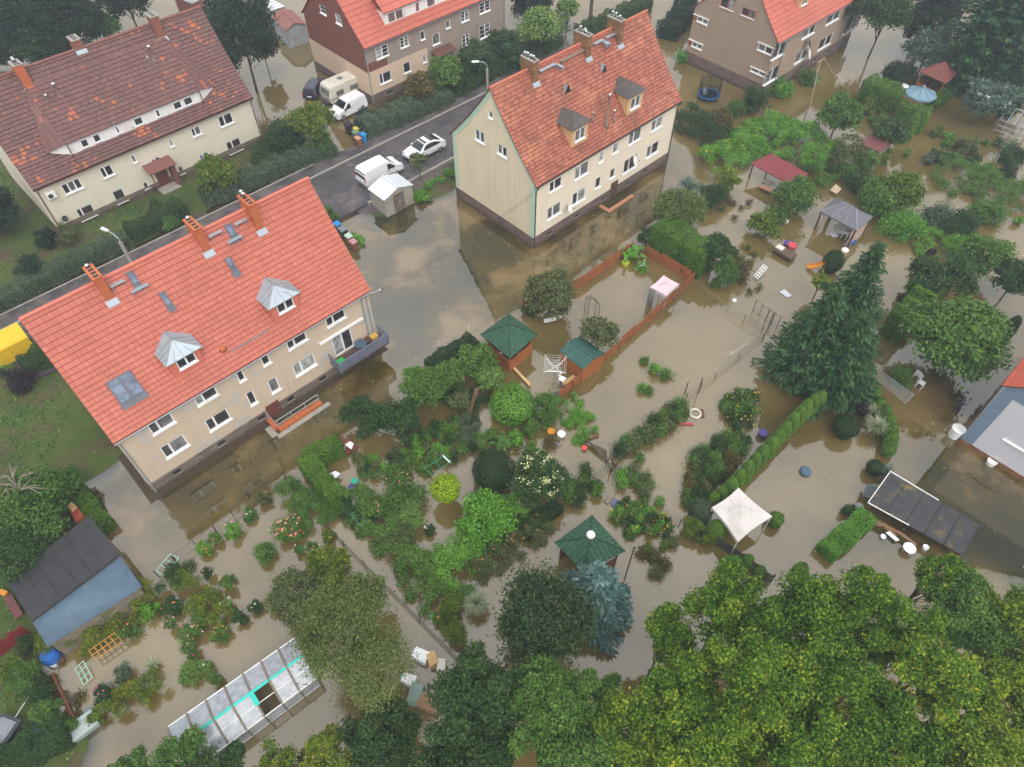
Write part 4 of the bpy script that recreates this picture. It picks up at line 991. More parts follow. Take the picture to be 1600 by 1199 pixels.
for t in (.33, .67): mb.bar(lerp(cs[0], cs[1], t) + (0, 0, .02), lerp(r0, r1, t) + (0, 0, .02), .04, .03)
mb.bar(lerp(cs[0], r0, .5) + (0, 0, .02), lerp(cs[1], r1, .5) + (0, 0, .02), .04, .03)
wb(mb, 'roof_ribs', M['grey_metal'], rf)
cur = plain('pink_beige_curtain', (.50, .36, .30), .9, .1, var=.12)
for q in cs:
    q = lerp(q, up(c, 2.2), .08); pb = MB(); pb.box(q[0] - .06, q[0] + .06, q[1] - .06, q[1] + .06, -.6, 2.1); wb(pb, 'post', M['dark_metal'], root)
    pb = MB(); q2 = lerp(q, up(c, 2.2), .09); pb.tube([up(q2, -.2), up(lerp(q2, up(c, 2.2), .02), 1.0), up(q2, 2.1)], [.2, .11, .2], 10); wb(pb, 'curtain', cur, root, smooth=True)
mb = MB(); a, b = lerp(cs[1], c, .08), lerp(cs[2], c, .08); k = 16
for j in range(k):
    p, q = lerp(a, b, j / k), lerp(a, b, (j + 1) / k); mb.face([up(p, -.2) + .05 * sin(j * 2.1), up(q, -.2) + .05 * sin((j + 1) * 2.1), up(q, 2.1), up(p, 2.1)])
wb(mb, 'curtain', cur, root)
p = at(1317, 357, .5); mb = MB(); mb.lathe([(.02, .62), (1.0, .62), (1.0, .68), (.02, .69)], 18, tuple(up(p, 0)), sy=.6)
for i in range(4): mb.bar(up(p, 0) + ((-.5, .5)[i % 2], (-.3, .3)[i // 2], -.5), up(p, .62) + ((-.4, .4)[i % 2], (-.25, .25)[i // 2], 0), .06)
wobj(mb, 'garden_table', plain('pale_tabletop', (.5, .43, .38)), 'oval pale table standing in floodwater under the grey gazebo', 'table')
def chairw(p, rz, mat, label, group=None, s=1.0):
    root = thing('garden_chair', label, 'chair', p, rz, group); 
    mb = MB(); mb.box(-.24, .24, -.24, .24, .38, .43); mb.build('seat', mat, root)
    mb = MB()
    for k in range(5): mb.box(-.22 + k * .1, -.17 + k * .1, .2, .25, .43, .85)
    mb.box(-.24, .24, .2, .25, .85, .92); mb.build('backrest', mat, root)
    for x in (-.22, .22):
        for y in (-.22, .22): l = MB(); l.box(x - .03, x + .03, y - .03, y + .03, -.3, .38); l.build('leg', mat, root)
    return root
chairw(at(1320, 369, .2), .8, M['white'], 'white slatted chair tipping in water beside the oval table')
chairw(at(1432, 590, .2), 2.2, M['white'], 'white plastic chair nearest the wading man, in dark water')
chairw(at(1437, 603, .2), .7, M['white'], 'white plastic chair under the apple tree, lower of the two')
# mono pitch red roofs
def lean_roof(name, label, cat, cpx, zs, mat, th=.08, posts=M['brown_wood'], walls=None, ribs=0, rib_mat=None, wall_sides=(0, 1, 2, 3)):
    cs = [at(x, y, z) for (x, y), z in zip(cpx, zs)]; c = np.mean(cs, 0); root = thing(name, label, cat, up(c, 0)); mb = MB(); slab(mb, cs, th); rf = wb(mb, 'roof', mat, root)
    if ribs:
        rb = MB()
        for k in range(ribs + 1):
            t = k / ribs; rb.bar(lerp(cs[0], cs[1], t) + (0, 0, .015), lerp(cs[3], cs[2], t) + (0, 0, .015), .05, .04)
        wb(rb, 'roof_ribs', rib_mat or mat, rf)
    ins = [lerp(q, np.mean(cs, 0), .07) for q in cs]
    if walls is not None:
        for i in wall_sides:
            a, b = ins[i], ins[(i + 1) % 4]; d = np.array(b) - a; d[2] = 0; d /= np.linalg.norm(d); nn = np.cross(d, (0, 0, 1)) * .04; w = MB()
            w.hexa([up(a, -.8), up(b, -.8), up(b, -.8) + nn, up(a, -.8) + nn], [a - (0, 0, th), b - (0, 0, th), b - (0, 0, th) + nn, a - (0, 0, th) + nn]); wb(w, 'wall', walls, root)
    else:
        for q in ins: pb = MB(); pb.box(q[0] - .06, q[0] + .06, q[1] - .06, q[1] + .06, -.8, q[2] - th); wb(pb, 'post', posts, root)
    return root
redsheet = plain('red_bitumen_sheet', (.19, .035, .038), .6, .3, var=.15, dirt=(.14, .05, .04))
lean_roof('garden_shelter', 'open shelter with flat dark red roof partly overgrown by bright green vines', 'shelter', [(1174, 256), (1240, 292), (1263, 272), (1206, 240)], (1.7, 1.7, 2.05, 2.05), redsheet, ribs=2)
lean_roof('garden_shed', 'small shed with faded maroon roof standing among bushes below the thuja hedges', 'shed', [(1342, 224), (1375, 238), (1395, 222), (1364, 207)], (2.0, 2.0, 2.25, 2.25), plain('faded_red_sheet', (.16, .055, .055), .6, .3, var=.2, dirt=(.17, .08, .07)), walls=M['grey_wood'])
bl = thing('garden_shed', 'long shed with black bitumen roof strips at left edge beside blue tin lean-to', 'shed', up(at(100, 890, 2.6), 0))
cs = [at(8, 906, 2.6), at(50, 970, 2.5), at(187, 867, 2.5), at(140, 806, 2.8)]; mb = MB(); slab(mb, cs, .12); rfo = wb(mb, 'roof', M['bitumen'], bl)
mb = MB()
for k in (1, 2, 3, 4, 5): t = k / 6 + rnd.uniform(-.02, .02); mb.bar(lerp(cs[0], cs[3], t) + (0, 0, .012), lerp(cs[1], cs[2], t) + (0, 0, .012), .09, .03)
mb.bar(lerp(cs[1], cs[1], 1) + (0, 0, .03), cs[2] + (0, 0, .03), .08, .05); wb(mb, 'roof_seams', M['bitumen'], rfo)
ins = [lerp(q, np.mean(cs, 0), .05) for q in cs]; mb = MB()
for i in range(4):
    a, b = ins[i], ins[(i + 1) % 4]; mb.face([up(a, -.5), up(b, -.5), b - (0, 0, .1), a - (0, 0, .1)])
wb(mb, 'wall', M['concrete'], bl)
bluetin = plain('blue_painted_tin', (.075, .125, .175), .45, .45, var=.18, dirt=(.11, .15, .18))
lean_roof('lean_to', 'blue corrugated tin lean-to roof along the black roofed shed, hedge at its lower edge', 'lean-to', [(51, 973), (74, 1011), (222, 917), (188, 870)], (2.35, 1.95, 1.95, 2.35), bluetin, .04, walls=M['grey_wood'], ribs=0)
o = [x for x in COL.objects if x.name.startswith('lean_to')][0]
cs = [at(51, 973, 2.35), at(74, 1011, 1.95), at(222, 917, 1.95), at(188, 870, 2.35)]; mb = MB()
for k in range(27): t = (k + .5) / 27; mb.bar(lerp(cs[0], cs[1], t) + (0, 0, .012), lerp(cs[3], cs[2], t) + (0, 0, .012), .035, .03)
wb(mb, 'corrugation', bluetin, o.children[0])
# dark flat roof shelter on the right
mossroof = plain('black_roof_with_moss', (.045, .046, .05), .7, .35, var=.3, scale=1.4, dirt=(.17, .125, .035))
cs4 = [(1356, 786), (1505, 868), (1531, 821), (1391, 737)]
sh = lean_roof('flat_roof_shelter', 'low flat black roof with white edge strips and mossy far half, right side', 'shelter', cs4, (1.35, 1.0, 1.0, 1.35), mossroof, .07, ribs=5, rib_mat=M['bitumen'])
cs = [at(x, y, z) for (x, y), z in zip(cs4, (1.35, 1.0, 1.0, 1.35))]; mb = MB(); hi = (0, 0, .03)
mb.bar(cs[3] + hi, lerp(cs[3], cs[2], .55) + hi, .06, .06); mb.bar(cs[0] + hi, lerp(cs[0], cs[1], .44) + hi, .06, .06); mb.bar(cs[0] + hi, cs[3] + hi, .05, .06); wb(mb, 'edge_strip', M['white_paint'], sh)
# green roofed shed and small grey garage
def gable_shed(name, label, cat, e, ze, zr, roofm, wallm, ridge_along=0, extra=None):
    """e: pixels of four eave corners; the ridge joins the middles of sides (1-2) and (3-0)"""
    cs = [at(x, y, ze) for x, y in e]; c = np.mean(cs, 0); root = thing(name, label, cat, up(c, 0))
    m1, m2 = up((cs[1] + cs[2]) / 2, zr), up((cs[3] + cs[0]) / 2, zr); t = np.array((0, 0, .06)); mb = MB()
    for q in ([cs[0], cs[1], m1, m2], [cs[2], cs[3], m2, m1]): mb.hexa([p - t for p in q], q)
    rf = wb(mb, 'roof', roofm, root); rb = MB(); rb.bar(m1 + t * .5, m2 + t * .5, .18, .05); wb(rb, 'ridge', roofm, rf)
    ins = [lerp(q, c, .08) for q in cs]; n1, n2 = lerp(m1, up(c, zr), .08), lerp(m2, up(c, zr), .08); w = MB()
    w.face([up(ins[0], -.8), up(ins[1], -.8), ins[1], ins[0]]); w.face([up(ins[2], -.8), up(ins[3], -.8), ins[3], ins[2]])
    w.face([up(ins[1], -.8), up(ins[2], -.8), ins[2], n1 - t, ins[1]]); w.face([up(ins[3], -.8), up(ins[0], -.8), ins[0], n2 - t, ins[3]])
    wb(w, 'wall', wallm, root)
    return root, ins, n1
gable_shed('garden_shed', 'orange timber shed with plain dark green felt roof beside white clothes dryer', 'shed', [(874, 548), (911, 578), (945, 553), (908, 525)], 1.75, 2.15, plain('green_roof_felt', (.028, .085, .07), .6, .35, var=.15), M['timber'])
gr_, ins, n1 = gable_shed('garage', 'small grey garage with white tin gable roof and cross braced doors, in front of van', 'garage', [(574, 295), (600, 314), (646, 289), (621, 271)], 2.15, 2.75, plain('white_tin_roof', (.62, .66, .70), .4, .5, .2, var=.08, dirt=(.5, .52, .54)), M['concrete'])
a, b = lerp(ins[1], ins[2], .3), lerp(ins[1], ins[2], .68); d = (b - a) / np.linalg.norm(b - a); nn = np.cross(d, (0, 0, 1)) * .04
if nn @ (EYE - a) < 0: nn = -nn
mb = MB(); mb.hexa([up(a, -.2), up(b, -.2), up(b, -.2) + nn, up(a, -.2) + nn], [up(a, 2.05), up(b, 2.05), up(b, 2.05) + nn, up(a, 2.05) + nn]); dd = wb(mb, 'door', plain('rusty_grey_doors', (.13, .10, .085), .7, .3, var=.3), gr_)
mb = MB(); 
for p, q in ((up(a, 0), up(b, 2)), (up(a, 2), up(b, 0)), (up((a + b) / 2, 0), up((a + b) / 2, 2)), (up(a, 1), up(b, 1))): mb.bar(p + nn * 1.3, q + nn * 1.3, .035)
wb(mb, 'cross_brace', M['concrete'], dd)
# garages at the top
gable_shed('garage', 'old tin garage with rusty red roof and pale blue grey doors beyond dark tree', 'garage', [(424, 28), (446, 49), (480, 38), (455, 15)], 2.3, 2.9, plain('rusty_red_roof', (.24, .10, .085), .7, .25, var=.3, dirt=(.2, .14, .12)), plain('pale_blue_grey_tin', (.30, .34, .36), .6, .4, var=.2, dirt=(.35, .12, .12)))
lean_roof('garage', 'white corrugated garage roof at the top edge beside the big dark tree', 'garage', [(385, 8), (410, 22), (446, 10), (420, -4)], (2.4, 2.4, 2.6, 2.6), plain('white_corrugated', (.6, .62, .64), .5, .4, var=.2), walls=M['concrete'], ribs=5, rib_mat=M['grey_metal'])
lean_roof('garage', 'low grey flat roofed hut at top edge between the two gardens', 'hut', [(270, -6), (300, 6), (316, -2), (290, -12)], (2.2, 2.2, 2.3, 2.3), M['grey_metal'], walls=M['brick_red'])
# yellow container
ub, vb_ = float(at(59, 547, .35) @ U), float(at(37, 560, .35) @ V)
root = thing('skip_container', 'bright yellow ribbed container parked beside the road at left edge', 'container', U * (ub - 3) + V * (vb_ + 1.1) + np.array((0, 0, .35)), YAW)
yel = plain('yellow_paint', (.72, .47, .015), .45, .4, var=.08, dirt=(.6, .4, .03)); mb = MB(); mb.box(-3, 3, -1.1, 1.1, .1, 1.75); mb.build('body', yel, root, bevel=.03)
mb = MB()
for k in range(24): x = -2.9 + k * .245; mb.box(x, x + .11, -1.12, 1.12, 1.75, 1.80)
mb.build('ribbed_lid', yel, root)
mb = MB()
for k in range(9): x = -2.8 + k * .68; mb.box(x, x + .08, -1.16, -1.1, .15, 1.7)
mb.box(-3.02, 3.02, -1.17, -1.1, 1.55, 1.72); mb.build('side_ribs', yel, root)
mb = MB(); mb.box(2.98, 3.1, -1.0, -.5, 1.0, 1.4); mb.build('hinge_box', M['black'], root)
# greenhouse (lower left)
eu0, eu1 = at(261, 1137, 1.35), at(462, 996, 1.35); rg0, rg1 = at(272, 1167, 2.0), at(474, 1022, 2.0)
el0, el1 = up(2 * rg0 - eu0, 1.35), up(2 * rg1 - eu1, 1.35); c = (rg0 + rg1) / 2
root = thing('greenhouse', 'clear plastic greenhouse with brown rafters and turquoise tape along its ridge', 'greenhouse', up(c, 0))
m, nt, out = new_mat('clear_plastic_sheet'); n1 = noise(nt, 2.5, 5, .7); colp = ramp(nt, n1, [(.35, (.30, .33, .37)), (.65, (.50, .53, .57))])
p_ = nd(nt, 'BsdfPrincipled', {'Base Color': colp, 'Roughness': .18, 'Specular IOR Level': .6}); tr_n = nd(nt, 'BsdfTransparent', {0: (.85, .88, .88)})
mxn = nd(nt, 'MixShader', {0: .72, 1: tr_n.outputs[0], 2: p_.outputs[0]}); nt.links.new(mxn.outputs[0], out.inputs[0]); plastic = m
nb = 7
for k in range(nb):
    t0, t1 = k / nb + .006, (k + 1) / nb - .006
    for side, (e0, e1) in enumerate(((eu0, eu1), (el0, el1))):
        if side == 1 and k == 4: continue
        pb = MB(); q = [lerp(e0, e1, t0), lerp(e0, e1, t1), lerp(rg0, rg1, t1), lerp(rg0, rg1, t0)]; slab(pb, q, .012); wb(pb, 'roof_panel', plastic, root)
for k in range(nb + 1):
    t = k / nb; rb = MB(); 
    for e0, e1 in ((eu0, eu1), (el0, el1)): rb.bar(lerp(e0, e1, t) + (0, 0, .03), lerp(rg0, rg1, t) + (0, 0, .03), .12, .05)
    for e0, e1 in ((eu0, eu1), (el0, el1)): rb.bar(up(lerp(e0, e1, t), -.6), lerp(e0, e1, t), .07)
    wb(rb, 'rafter', M['grey_wood'], root)
mb = MB()
for e0, e1 in ((eu0, eu1), (el0, el1)): mb.bar(e0, e1, .06); mb.bar(up(e0, .1), up(e1, .1), .05)
mb.bar(lerp(el0, rg0, .5), lerp(el1, rg1, .5), .04); mb.bar(el0 + (0, 0, .04), rg0 + (0, 0, .04), .07); wb(mb, 'frame', M['white_paint'], root)
mb = MB(); w_ = lerp(el0, rg0, .9); w2 = lerp(el1, rg1, .9); slab(mb, [w_ + (0, 0, .05), w2 + (0, 0, .05), rg1 + (0, 0, .05), rg0 + (0, 0, .05)], .01)
t4 = 4 / nb; mb.bar(lerp(el0, el1, t4) * .55 + lerp(rg0, rg1, t4) * .45 + (0, 0, .08), lerp(rg0, rg1, t4) + (0, 0, .08), .28, .02)
wb(mb, 'tape', plain('turquoise_tape', (.015, .50, .42), .5, .4, var=.12), root)
mb = MB()
for e0, e1 in ((eu0, eu1), (el0, el1)): mb.face([up(e0, -.3), up(e1, -.3), e1 - (0, 0, .05), e0 - (0, 0, .05)])
mb.face([up(eu0, -.3), up(el0, -.3), el0, rg0, eu0]); mb.face([up(eu1, -.3), up(el1, -.3), el1, rg1, eu1]); wb(mb, 'side_sheet', plastic, root)
# pipe frame greenhouse without cover
root = thing('pipe_greenhouse', 'bare grey pipe greenhouse frame at right edge over flooded beds', 'greenhouse', up(at(1576, 205, 0), 0))
b0, b1, b2, b3 = at(1551, 206), at(1596, 222), at(1612, 200), at(1568, 186)
for k in range(5):
    t = k / 4; p, q = lerp(b0, b1, t), lerp(b3, b2, t); mb = MB(); mb.tube([up(p, -.4), up(p, 1.5), up(lerp(p, q, .25), 2.1), up(lerp(p, q, .5), 2.3), up(lerp(p, q, .75), 2.1), up(q, 1.5), up(q, -.4)], .05, 6); wb(mb, 'hoop', M['zinc'], root)
mb = MB()
for t, z in ((0, .3), (0, 1.5), (.5, 2.3), (1, 1.5), (.0, .9)): mb.tube([up(lerp(b0, b3, t), z), up(lerp(b1, b2, t), z)], .045, 6)
wb(mb, 'rail', M['zinc'], root)
# fences of boards
def board_fence(label, pts, h, mat, name='board_fence', bw=.16, post=2.2, z0=0.0):
    P = [at(x, y, z0) for x, y in pts]; root = thing(name, label, 'fence', up(P[0], z0)); mb = MB(); posts = []
    for a, b in zip(P, P[1:]):
        L_ = np.linalg.norm(b - a); d = (b - a) / L_; nn = np.cross(d, (0, 0, 1)); n = max(1, int(L_ / bw)); lean = 0.0
        for k in range(n):
            if k % 11 == 0: lean = rnd.uniform(-.07, .07); hj = rnd.uniform(-.1, .06)
            p, q = a + d * (k * bw + .008), a + d * ((k + 1) * bw - .008); hh = h + hj + rnd.uniform(-.015, .015)
            mb.hexa([up(p, z0 - .6), up(q, z0 - .6), up(q, z0 - .6) + nn * .03, up(p, z0 - .6) + nn * .03], [up(p, z0 + hh) + nn * lean, up(q, z0 + hh) + nn * lean, up(q, z0 + hh) + nn * (lean + .03), up(p, z0 + hh) + nn * (lean + .03)])
        for k in range(int(L_ / post) + 1): posts.append((a + d * k * post, nn))
        mb.bar(up(a, z0 + h * .25) - nn * .03, up(b, z0 + h * .25) - nn * .03, .04, .09); mb.bar(up(a, z0 + h * .8) - nn * .03, up(b, z0 + h * .8) - nn * .03, .04, .09)
    wb(mb, 'board_panel', mat, root)
    for p, nn in posts: pb = MB(); q = p - nn * .08; pb.box(q[0] - .05, q[0] + .05, q[1] - .05, q[1] + .05, z0 - .6, z0 + h + .05); wb(pb, 'post', mat, root)
    return root
board_fence('brown board fence leaning along the flooded yard of the centre house', [(818, 484), (902, 451), (988, 393)], 1.25, M['fence_timber'])
board_fence('short brown board fence between banana plants and the tall clipped hedge', [(1008, 399), (1078, 442)], 1.3, M['fence_timber'])
board_fence('long brown board fence from the pink canopy down to the green roofed shed', [(1080, 441), (948, 562), (872, 626)], 1.15, M['fence_timber'])
board_fence('dark red board fence at the left edge below the blue lean-to', [(-20, 1046), (52, 990)], 1.5, M['red_wood'])
board_fence('dark weathered board fence running past the white party tent', [(1078, 832), (1112, 848), (1204, 912)], 1.1, plain('dark_weathered_boards', (.075, .075, .055), .9, .15, var=.3))
board_fence('low brown plank edging at the lower left garden', [(84, 1056), (120, 1130)], .3, plain('rusty_edging', (.30, .12, .07)), 'plank_edging')
# wire fences: posts, a rail and wires
def wire_fence(label, pts, h=1.0, mat=None, wires=3, n=None, name='wire_fence', r=.03, mesh=False):
    mat = mat or M['dark_metal']; P = [at(x, y) for x, y in pts]; root = thing(name, label, 'fence', up(P[0], 0))
    for a, b in zip(P, P[1:]):
        L_ = np.linalg.norm(b - a); k = n or max(2, int(L_ / 2.4))
        for i in range(k + 1):
            p = lerp(a, b, i / k); pb = MB(); ln = rnd.uniform(-.08, .08); pb.tube([up(p, -.6), up(p, h + .05) + (ln, ln * .5, 0)], r, 6); wb(pb, 'post', mat, root)
    mb = MB()
    for a, b in zip(P, P[1:]):
        L_ = np.linalg.norm(b - a)
        for i in range(wires): z = .06 + (h - .06) * i / max(1, wires - 1); mb.tube([up(a, z), up(lerp(a, b, .5), z - .03), up(b, z)], .022 if i == wires - 1 else .008, 4)
        if mesh:
            for i in range(int(L_ / .18)): p = lerp(a, b, i * .18 / L_); mb.tube([up(p, 0), up(p, h)], .006, 3, cap=False)
    wb(mb, 'mesh' if mesh else 'wire', mat, root); return root
wire_fence('wire fence with dark posts on the near side of the flooded footpath', [(446, 752), (507, 820), (537, 852), (600, 915), (715, 1032)], .55)
wire_fence('wire fence with dark posts along flower beds facing the red roofed house', [(446, 747), (390, 780), (339, 832), (276, 878), (250, 902)], .9)
wire_fence('rickety pole fence from the broken stakes down to the dark board fence', [(958, 728), (1010, 770), (1062, 818)], .6, M['grey_wood'], 3, r=.035)
wire_fence('pole fence overgrown with plants crossing the tan flooded plots', [(958, 728), (1000, 692), (1072, 622), (1118, 590), (1190, 530)], .6, M['grey_wood'], 3, r=.035)
wire_fence('green mesh fence behind trumpet vine from broken stakes to the fern bed', [(950, 732), (885, 776), (800, 842)], .7, plain('green_wire', (.04, .12, .08)), 3, mesh=True)
wire_fence('thin wire fence with small gate between two flooded plots on the right', [(1092, 455), (1135, 487), (1190, 520)], .8, M['grey_wood'], 3, mesh=True)
wire_fence('plain post and rail line along the water by the dark hedge', [(685, 546), (732, 522)], 1.0, M['white_paint'], 1, 1)
wire_fence('bare iron post and rail beside the brown fenced plot', [(908, 425), (958, 390)], 1.1, M['grey_metal'], 1, 1)
wire_fence('white rail lying over the flooded plot by the pole fence', [(1140, 556), (1166, 538)], .5, M['white_paint'], 1, 1)
wire_fence('iron gate and railings beside the tall conifers', [(1176, 486), (1196, 500), (1214, 512)], 1.3, M['dark_metal'], 2, mesh=True, name='iron_railing')
wire_fence('low dark street railing between white coupe and the grass', [(650, 270), (712, 240)], 1.0, M['dark_metal'], 2, 4, name='street_railing')
# broken stakes
root = thing('stake_bundle', 'cluster of dark broken stakes where the garden fences meet', 'stakes', up(at(955, 728), 0))
mb = MB()
for k in range(9):
    p = at(955, 730) + np.array([rnd.uniform(-.5, .5), rnd.uniform(-.4, .4), 0]); mb.tube([up(p, -.4), up(p, rnd.uniform(.8, 1.7)) + (rnd.uniform(-.3, .3), rnd.uniform(-.3, .3), 0)], [.05, .025], 5)
wb(mb, 'stake', M['bark'], root)
mb = MB()
for k in range(7):
    a, b = at(905 + k * 2, 688 + k), at(948, 706 + k * 3); mb.tube([up(a, .25 + .05 * k), up(b, .15)], .04, 5)
wobj(mb, 'pole_heap', M['bark'], 'heap of long dark poles lying in water left of the broken stakes', 'poles')
# trellises, frames, clothes dryers
def frame_grid(label, cpx, zs, mat, nu, nv, r=.025, name='trellis', cat='trellis'):
    cs = [at(x, y, z) for (x, y), z in zip(cpx, zs)]; mb = MB()
    for i in range(nu + 1): mb.tube([lerp(cs[0], cs[1], i / nu), lerp(cs[3], cs[2], i / nu)], r, 5)
    for i in range(nv + 1): mb.tube([lerp(cs[0], cs[3], i / nv), lerp(cs[1], cs[2], i / nv)], r, 5)
    return wobj(mb, name, mat, label, cat)
grn = plain('green_painted_rod', (.03, .25, .15), .5, .4)
frame_grid('green rod trellis lying in water near the blue barrel', [(117, 1045), (131, 1071), (144, 1058), (130, 1033)], (.35, .1, .2, .45), plain('mint_rod', (.3, .55, .45)), 3, 2, name='trellis')
frame_grid('long narrow ochre timber plant frame above the flooded bed', [(139, 1017), (149, 1031), (191, 1003), (179, 989)], (.6, .55, .55, .6), plain('ochre_rod', (.42, .22, .06)), 2, 5, .035, 'plant_frame', 'frame')
frame_grid('green rod plant cage along the clipped hedge', [(507, 752), (563, 822), (575, 815), (520, 746)], (.9, .9, .9, .9), grn, 4, 1, .022, 'plant_frame', 'frame')
frame_grid('small green rod plant cage in the middle flower garden', [(674, 742), (704, 722), (694, 712), (664, 732)], (1, 1, 1, 1), grn, 2, 1, .022, 'plant_frame', 'frame')
frame_grid('pale green rod frame by the flowers next to the blue lean-to', [(244, 892), (259, 902), (279, 872), (266, 866)], (.9, .9, .9, .9), plain('mint_rod', (.3, .55, .45)), 1, 3, .025, 'plant_frame', 'frame')
frame_grid('drying frame of long parallel lines over dark water under the apple tree', [(1360, 585), (1415, 630), (1428, 617), (1372, 577)], (1.3, 1.3, 1.3, 1.3), M['zinc'], 1, 6, .02, 'drying_frame', 'dryer')
root = thing('rotary_dryer', 'white rotary clothes dryer beside the green felt shed', 'dryer', up(at(866, 590), 0)); hp = up(at(866, 590), 1.35)
mb = MB(); mb.tube([up(hp, -.5), hp], .03, 6); wb(mb, 'pole', M['grey_metal'], root); mb = MB()
dirs = [np.array([cos(a), sin(a), .35]) for a in (.7, 2.27, 3.84, 5.41)]
for d in dirs: mb.tube([hp - (0, 0, .5), hp + d * 1.25 - (0, 0, .1)], .022, 5); mb.tube([hp, hp + d * .7 - (0, 0, .25)], .016, 5)
for q in (.4, .65, .85, 1.05, 1.22):
    for i in range(4): mb.tube([hp + dirs[i] * q * 1.0 - (0, 0, .5 * (1 - q) + .1 * q), hp + dirs[(i + 1) % 4] * q - (0, 0, .5 * (1 - q) + .1 * q)], .009, 3)
wb(mb, 'arms', M['white'], root)
root = thing('garden_arch', 'narrow timber rose arch standing in the fenced flooded plot', 'arch', up(at(931, 488), 0))
for (a, b) in (((918, 488), (921, 492)), ((932, 497), (937, 493))):
    p, q = at(*a), at(*b)
p, q = at(919, 489), at(935, 496)
for off in (0, .45):
    d = V * off; mb = MB(); mb.bar(up(p, -.5) + d, up(p, 1.55) + d, .06); mb.bar(up(q, -.5) + d, up(q, 1.55) + d, .06)
    prev = None
    for k in range(9): t = k / 8; s = up(lerp(p, q, t), 1.55 + .45 * sin(pi * t)) + d; prev is not None and mb.bar(prev, s, .06); prev = s
    wb(mb, 'arch_side', M['grey_wood'], root)
mb = MB()
for k in range(9): t = k / 8; s = up(lerp(p, q, t), 1.57 + .45 * sin(pi * t)); mb.bar(s, s + V * .45, .05)
for k in range(6):
    for s in (p, q): mb.bar(up(s, .1 + k * .28), up(s, .1 + k * .28) + V * .45, .03)
wb(mb, 'rungs', M['grey_wood'], root)
for (a, b, lb) in (((1252, 200), (1259, 175), 'dark clothes line pole nearest the round apple tree by the brown house'), ((1310, 150), (1317, 136), 'dark clothes line pole at the edge of the brown house reflection'), ((1270, 203), (1275, 185), 'short dark pole standing by the fruit tree'), ((1070, 615), (1077, 598), 'thin bare pole on the pole fence'), ((1090, 615), (1100, 592), 'tall bare pole in tan water near the conifers'), ((1200, 512), (1208, 488), 'thin dark pole at the foot of the tall conifers'), ((976, 905), (977, 850), 'tall dark pole beside the ball topped pavilion'), ((407, 172), (404, 153), 'rusty iron post beside the weathered roof house')):
    p = at(*a); h = top_height(*a, *b); mb = MB(); mb.tube([up(p, -.5), up(p, h)], .045, 6); wobj(mb, 'pole', M['dark_metal'], lb, 'pole')
root = thing('clothes_pole', 'pale timber clothes pole with crossbar in front of the brown house', 'clothes pole', up(at(1275, 118), 0)); p = at(1275, 118)
mb = MB(); mb.tube([up(p, -.5), up(p, 1.9)], .05, 6); mb.bar(up(p, 1.9) - U * .9, up(p, 1.9) + U * .9, .07); wb(mb, 'frame', M['pale_wood'], root)
for k, d in enumerate((-.7, .0, .7)):
    q = at(1255, 200) if k < 2 else at(1312, 150); mb = MB(); mb.tube([up(p, 1.9) + U * d, up(lerp(p, q, .5), 1.7), up(q, 1.8)], .009, 4, cap=False); wb(mb, 'line', M['white_paint'], root)
# overhead cables
for k, (a, b, lb) in enumerate((((640, 418), (860, 305), 'upper of two overhead cables crossing the water between red and centre houses'), ((640, 424), (860, 311), 'lower of two overhead cables crossing the water between red and centre houses'))):
    pa = np.array(h1.root.location) + h1.T.T @ np.array((h1.L + .9, -.3, 6.3 - .3 * k)); pb_ = np.array(h3.root.location) + h3.T.T @ np.array((0, .3, 6.2 - .3 * k)); mb = MB()
    mb.tube([lerp(pa, pb_, t) - (0, 0, 1.0 * 4 * t * (1 - t) * .5) for t in np.linspace(0, 1, 14)], .017, 4); wobj(mb, 'overhead_cable', M['black'], lb, 'cable')
# ================================================================ vehicles
def vehicle(name, label, cat, loc, rz, prof, W, paint, wheels, rw=.33, taper=.8, beltz=1.0, bevel=.06, mats=()):
    """prof: side outline (x forward, z) from rear bottom round over the roof to front bottom"""
    root = thing(name, label, cat, loc, rz); zmax = max(z for _, z in prof)
    def hw(z): return W / 2 * (1 if z <= beltz else 1 - (1 - taper) * (z - beltz) / (zmax - beltz))
    mb = MB(); n = len(prof)
    L_ = [(x, hw(z), z) for x, z in prof]; R_ = [(x, -hw(z), z) for x, z in prof]
    k = mb.pts(L_ + R_)
    for i in range(n): j = (i + 1) % n; mb.f.append((k + i, k + n + i, k + n + j, k + j)); mb.m.append(0); mb.uv.append(None)
    mb.f.append(tuple(k + i for i in range(n))); mb.m.append(0); mb.uv.append(None)
    mb.f.append(tuple(k + n + i for i in reversed(range(n)))); mb.m.append(0); mb.uv.append(None)
    o = mb.build('body', paint, root, bevel=bevel); 
    bm = bmesh.new(); bm.from_mesh(o.data); bmesh.ops.recalc_face_normals(bm, faces=bm.faces); bm.to_mesh(o.data); bm.free()
    for x in wheels:
        for s in (1, -1):
            w = MB(); w.lathe([(rw - .1, -.1), (rw, -.09), (rw, .09), (rw - .1, .1)], 18); wo = w.build('wheel', M['rubber'], root, True); wo.location = (x, s * (W / 2 - .1), rw); wo.rotation_euler = (R(90), 0, 0)
            h = MB(); h.lathe([(.02, -.115), (rw * .66, -.108), (rw * .66, .108), (.02, .115)], 14); h.build('rim', M['grey_metal'], wo)
    root['hw'] = 0
    return root, hw
def side_glass(root, hw, pts, name='side_window', mat=None, off=.012):
    for s in (1, -1):
        mb = MB(); p = [(x, s * (hw(z) + off), z) for x, z in pts]; mb.face(p if s < 0 else p[::-1]); mb.build(name, mat or M['car_glass'], root)
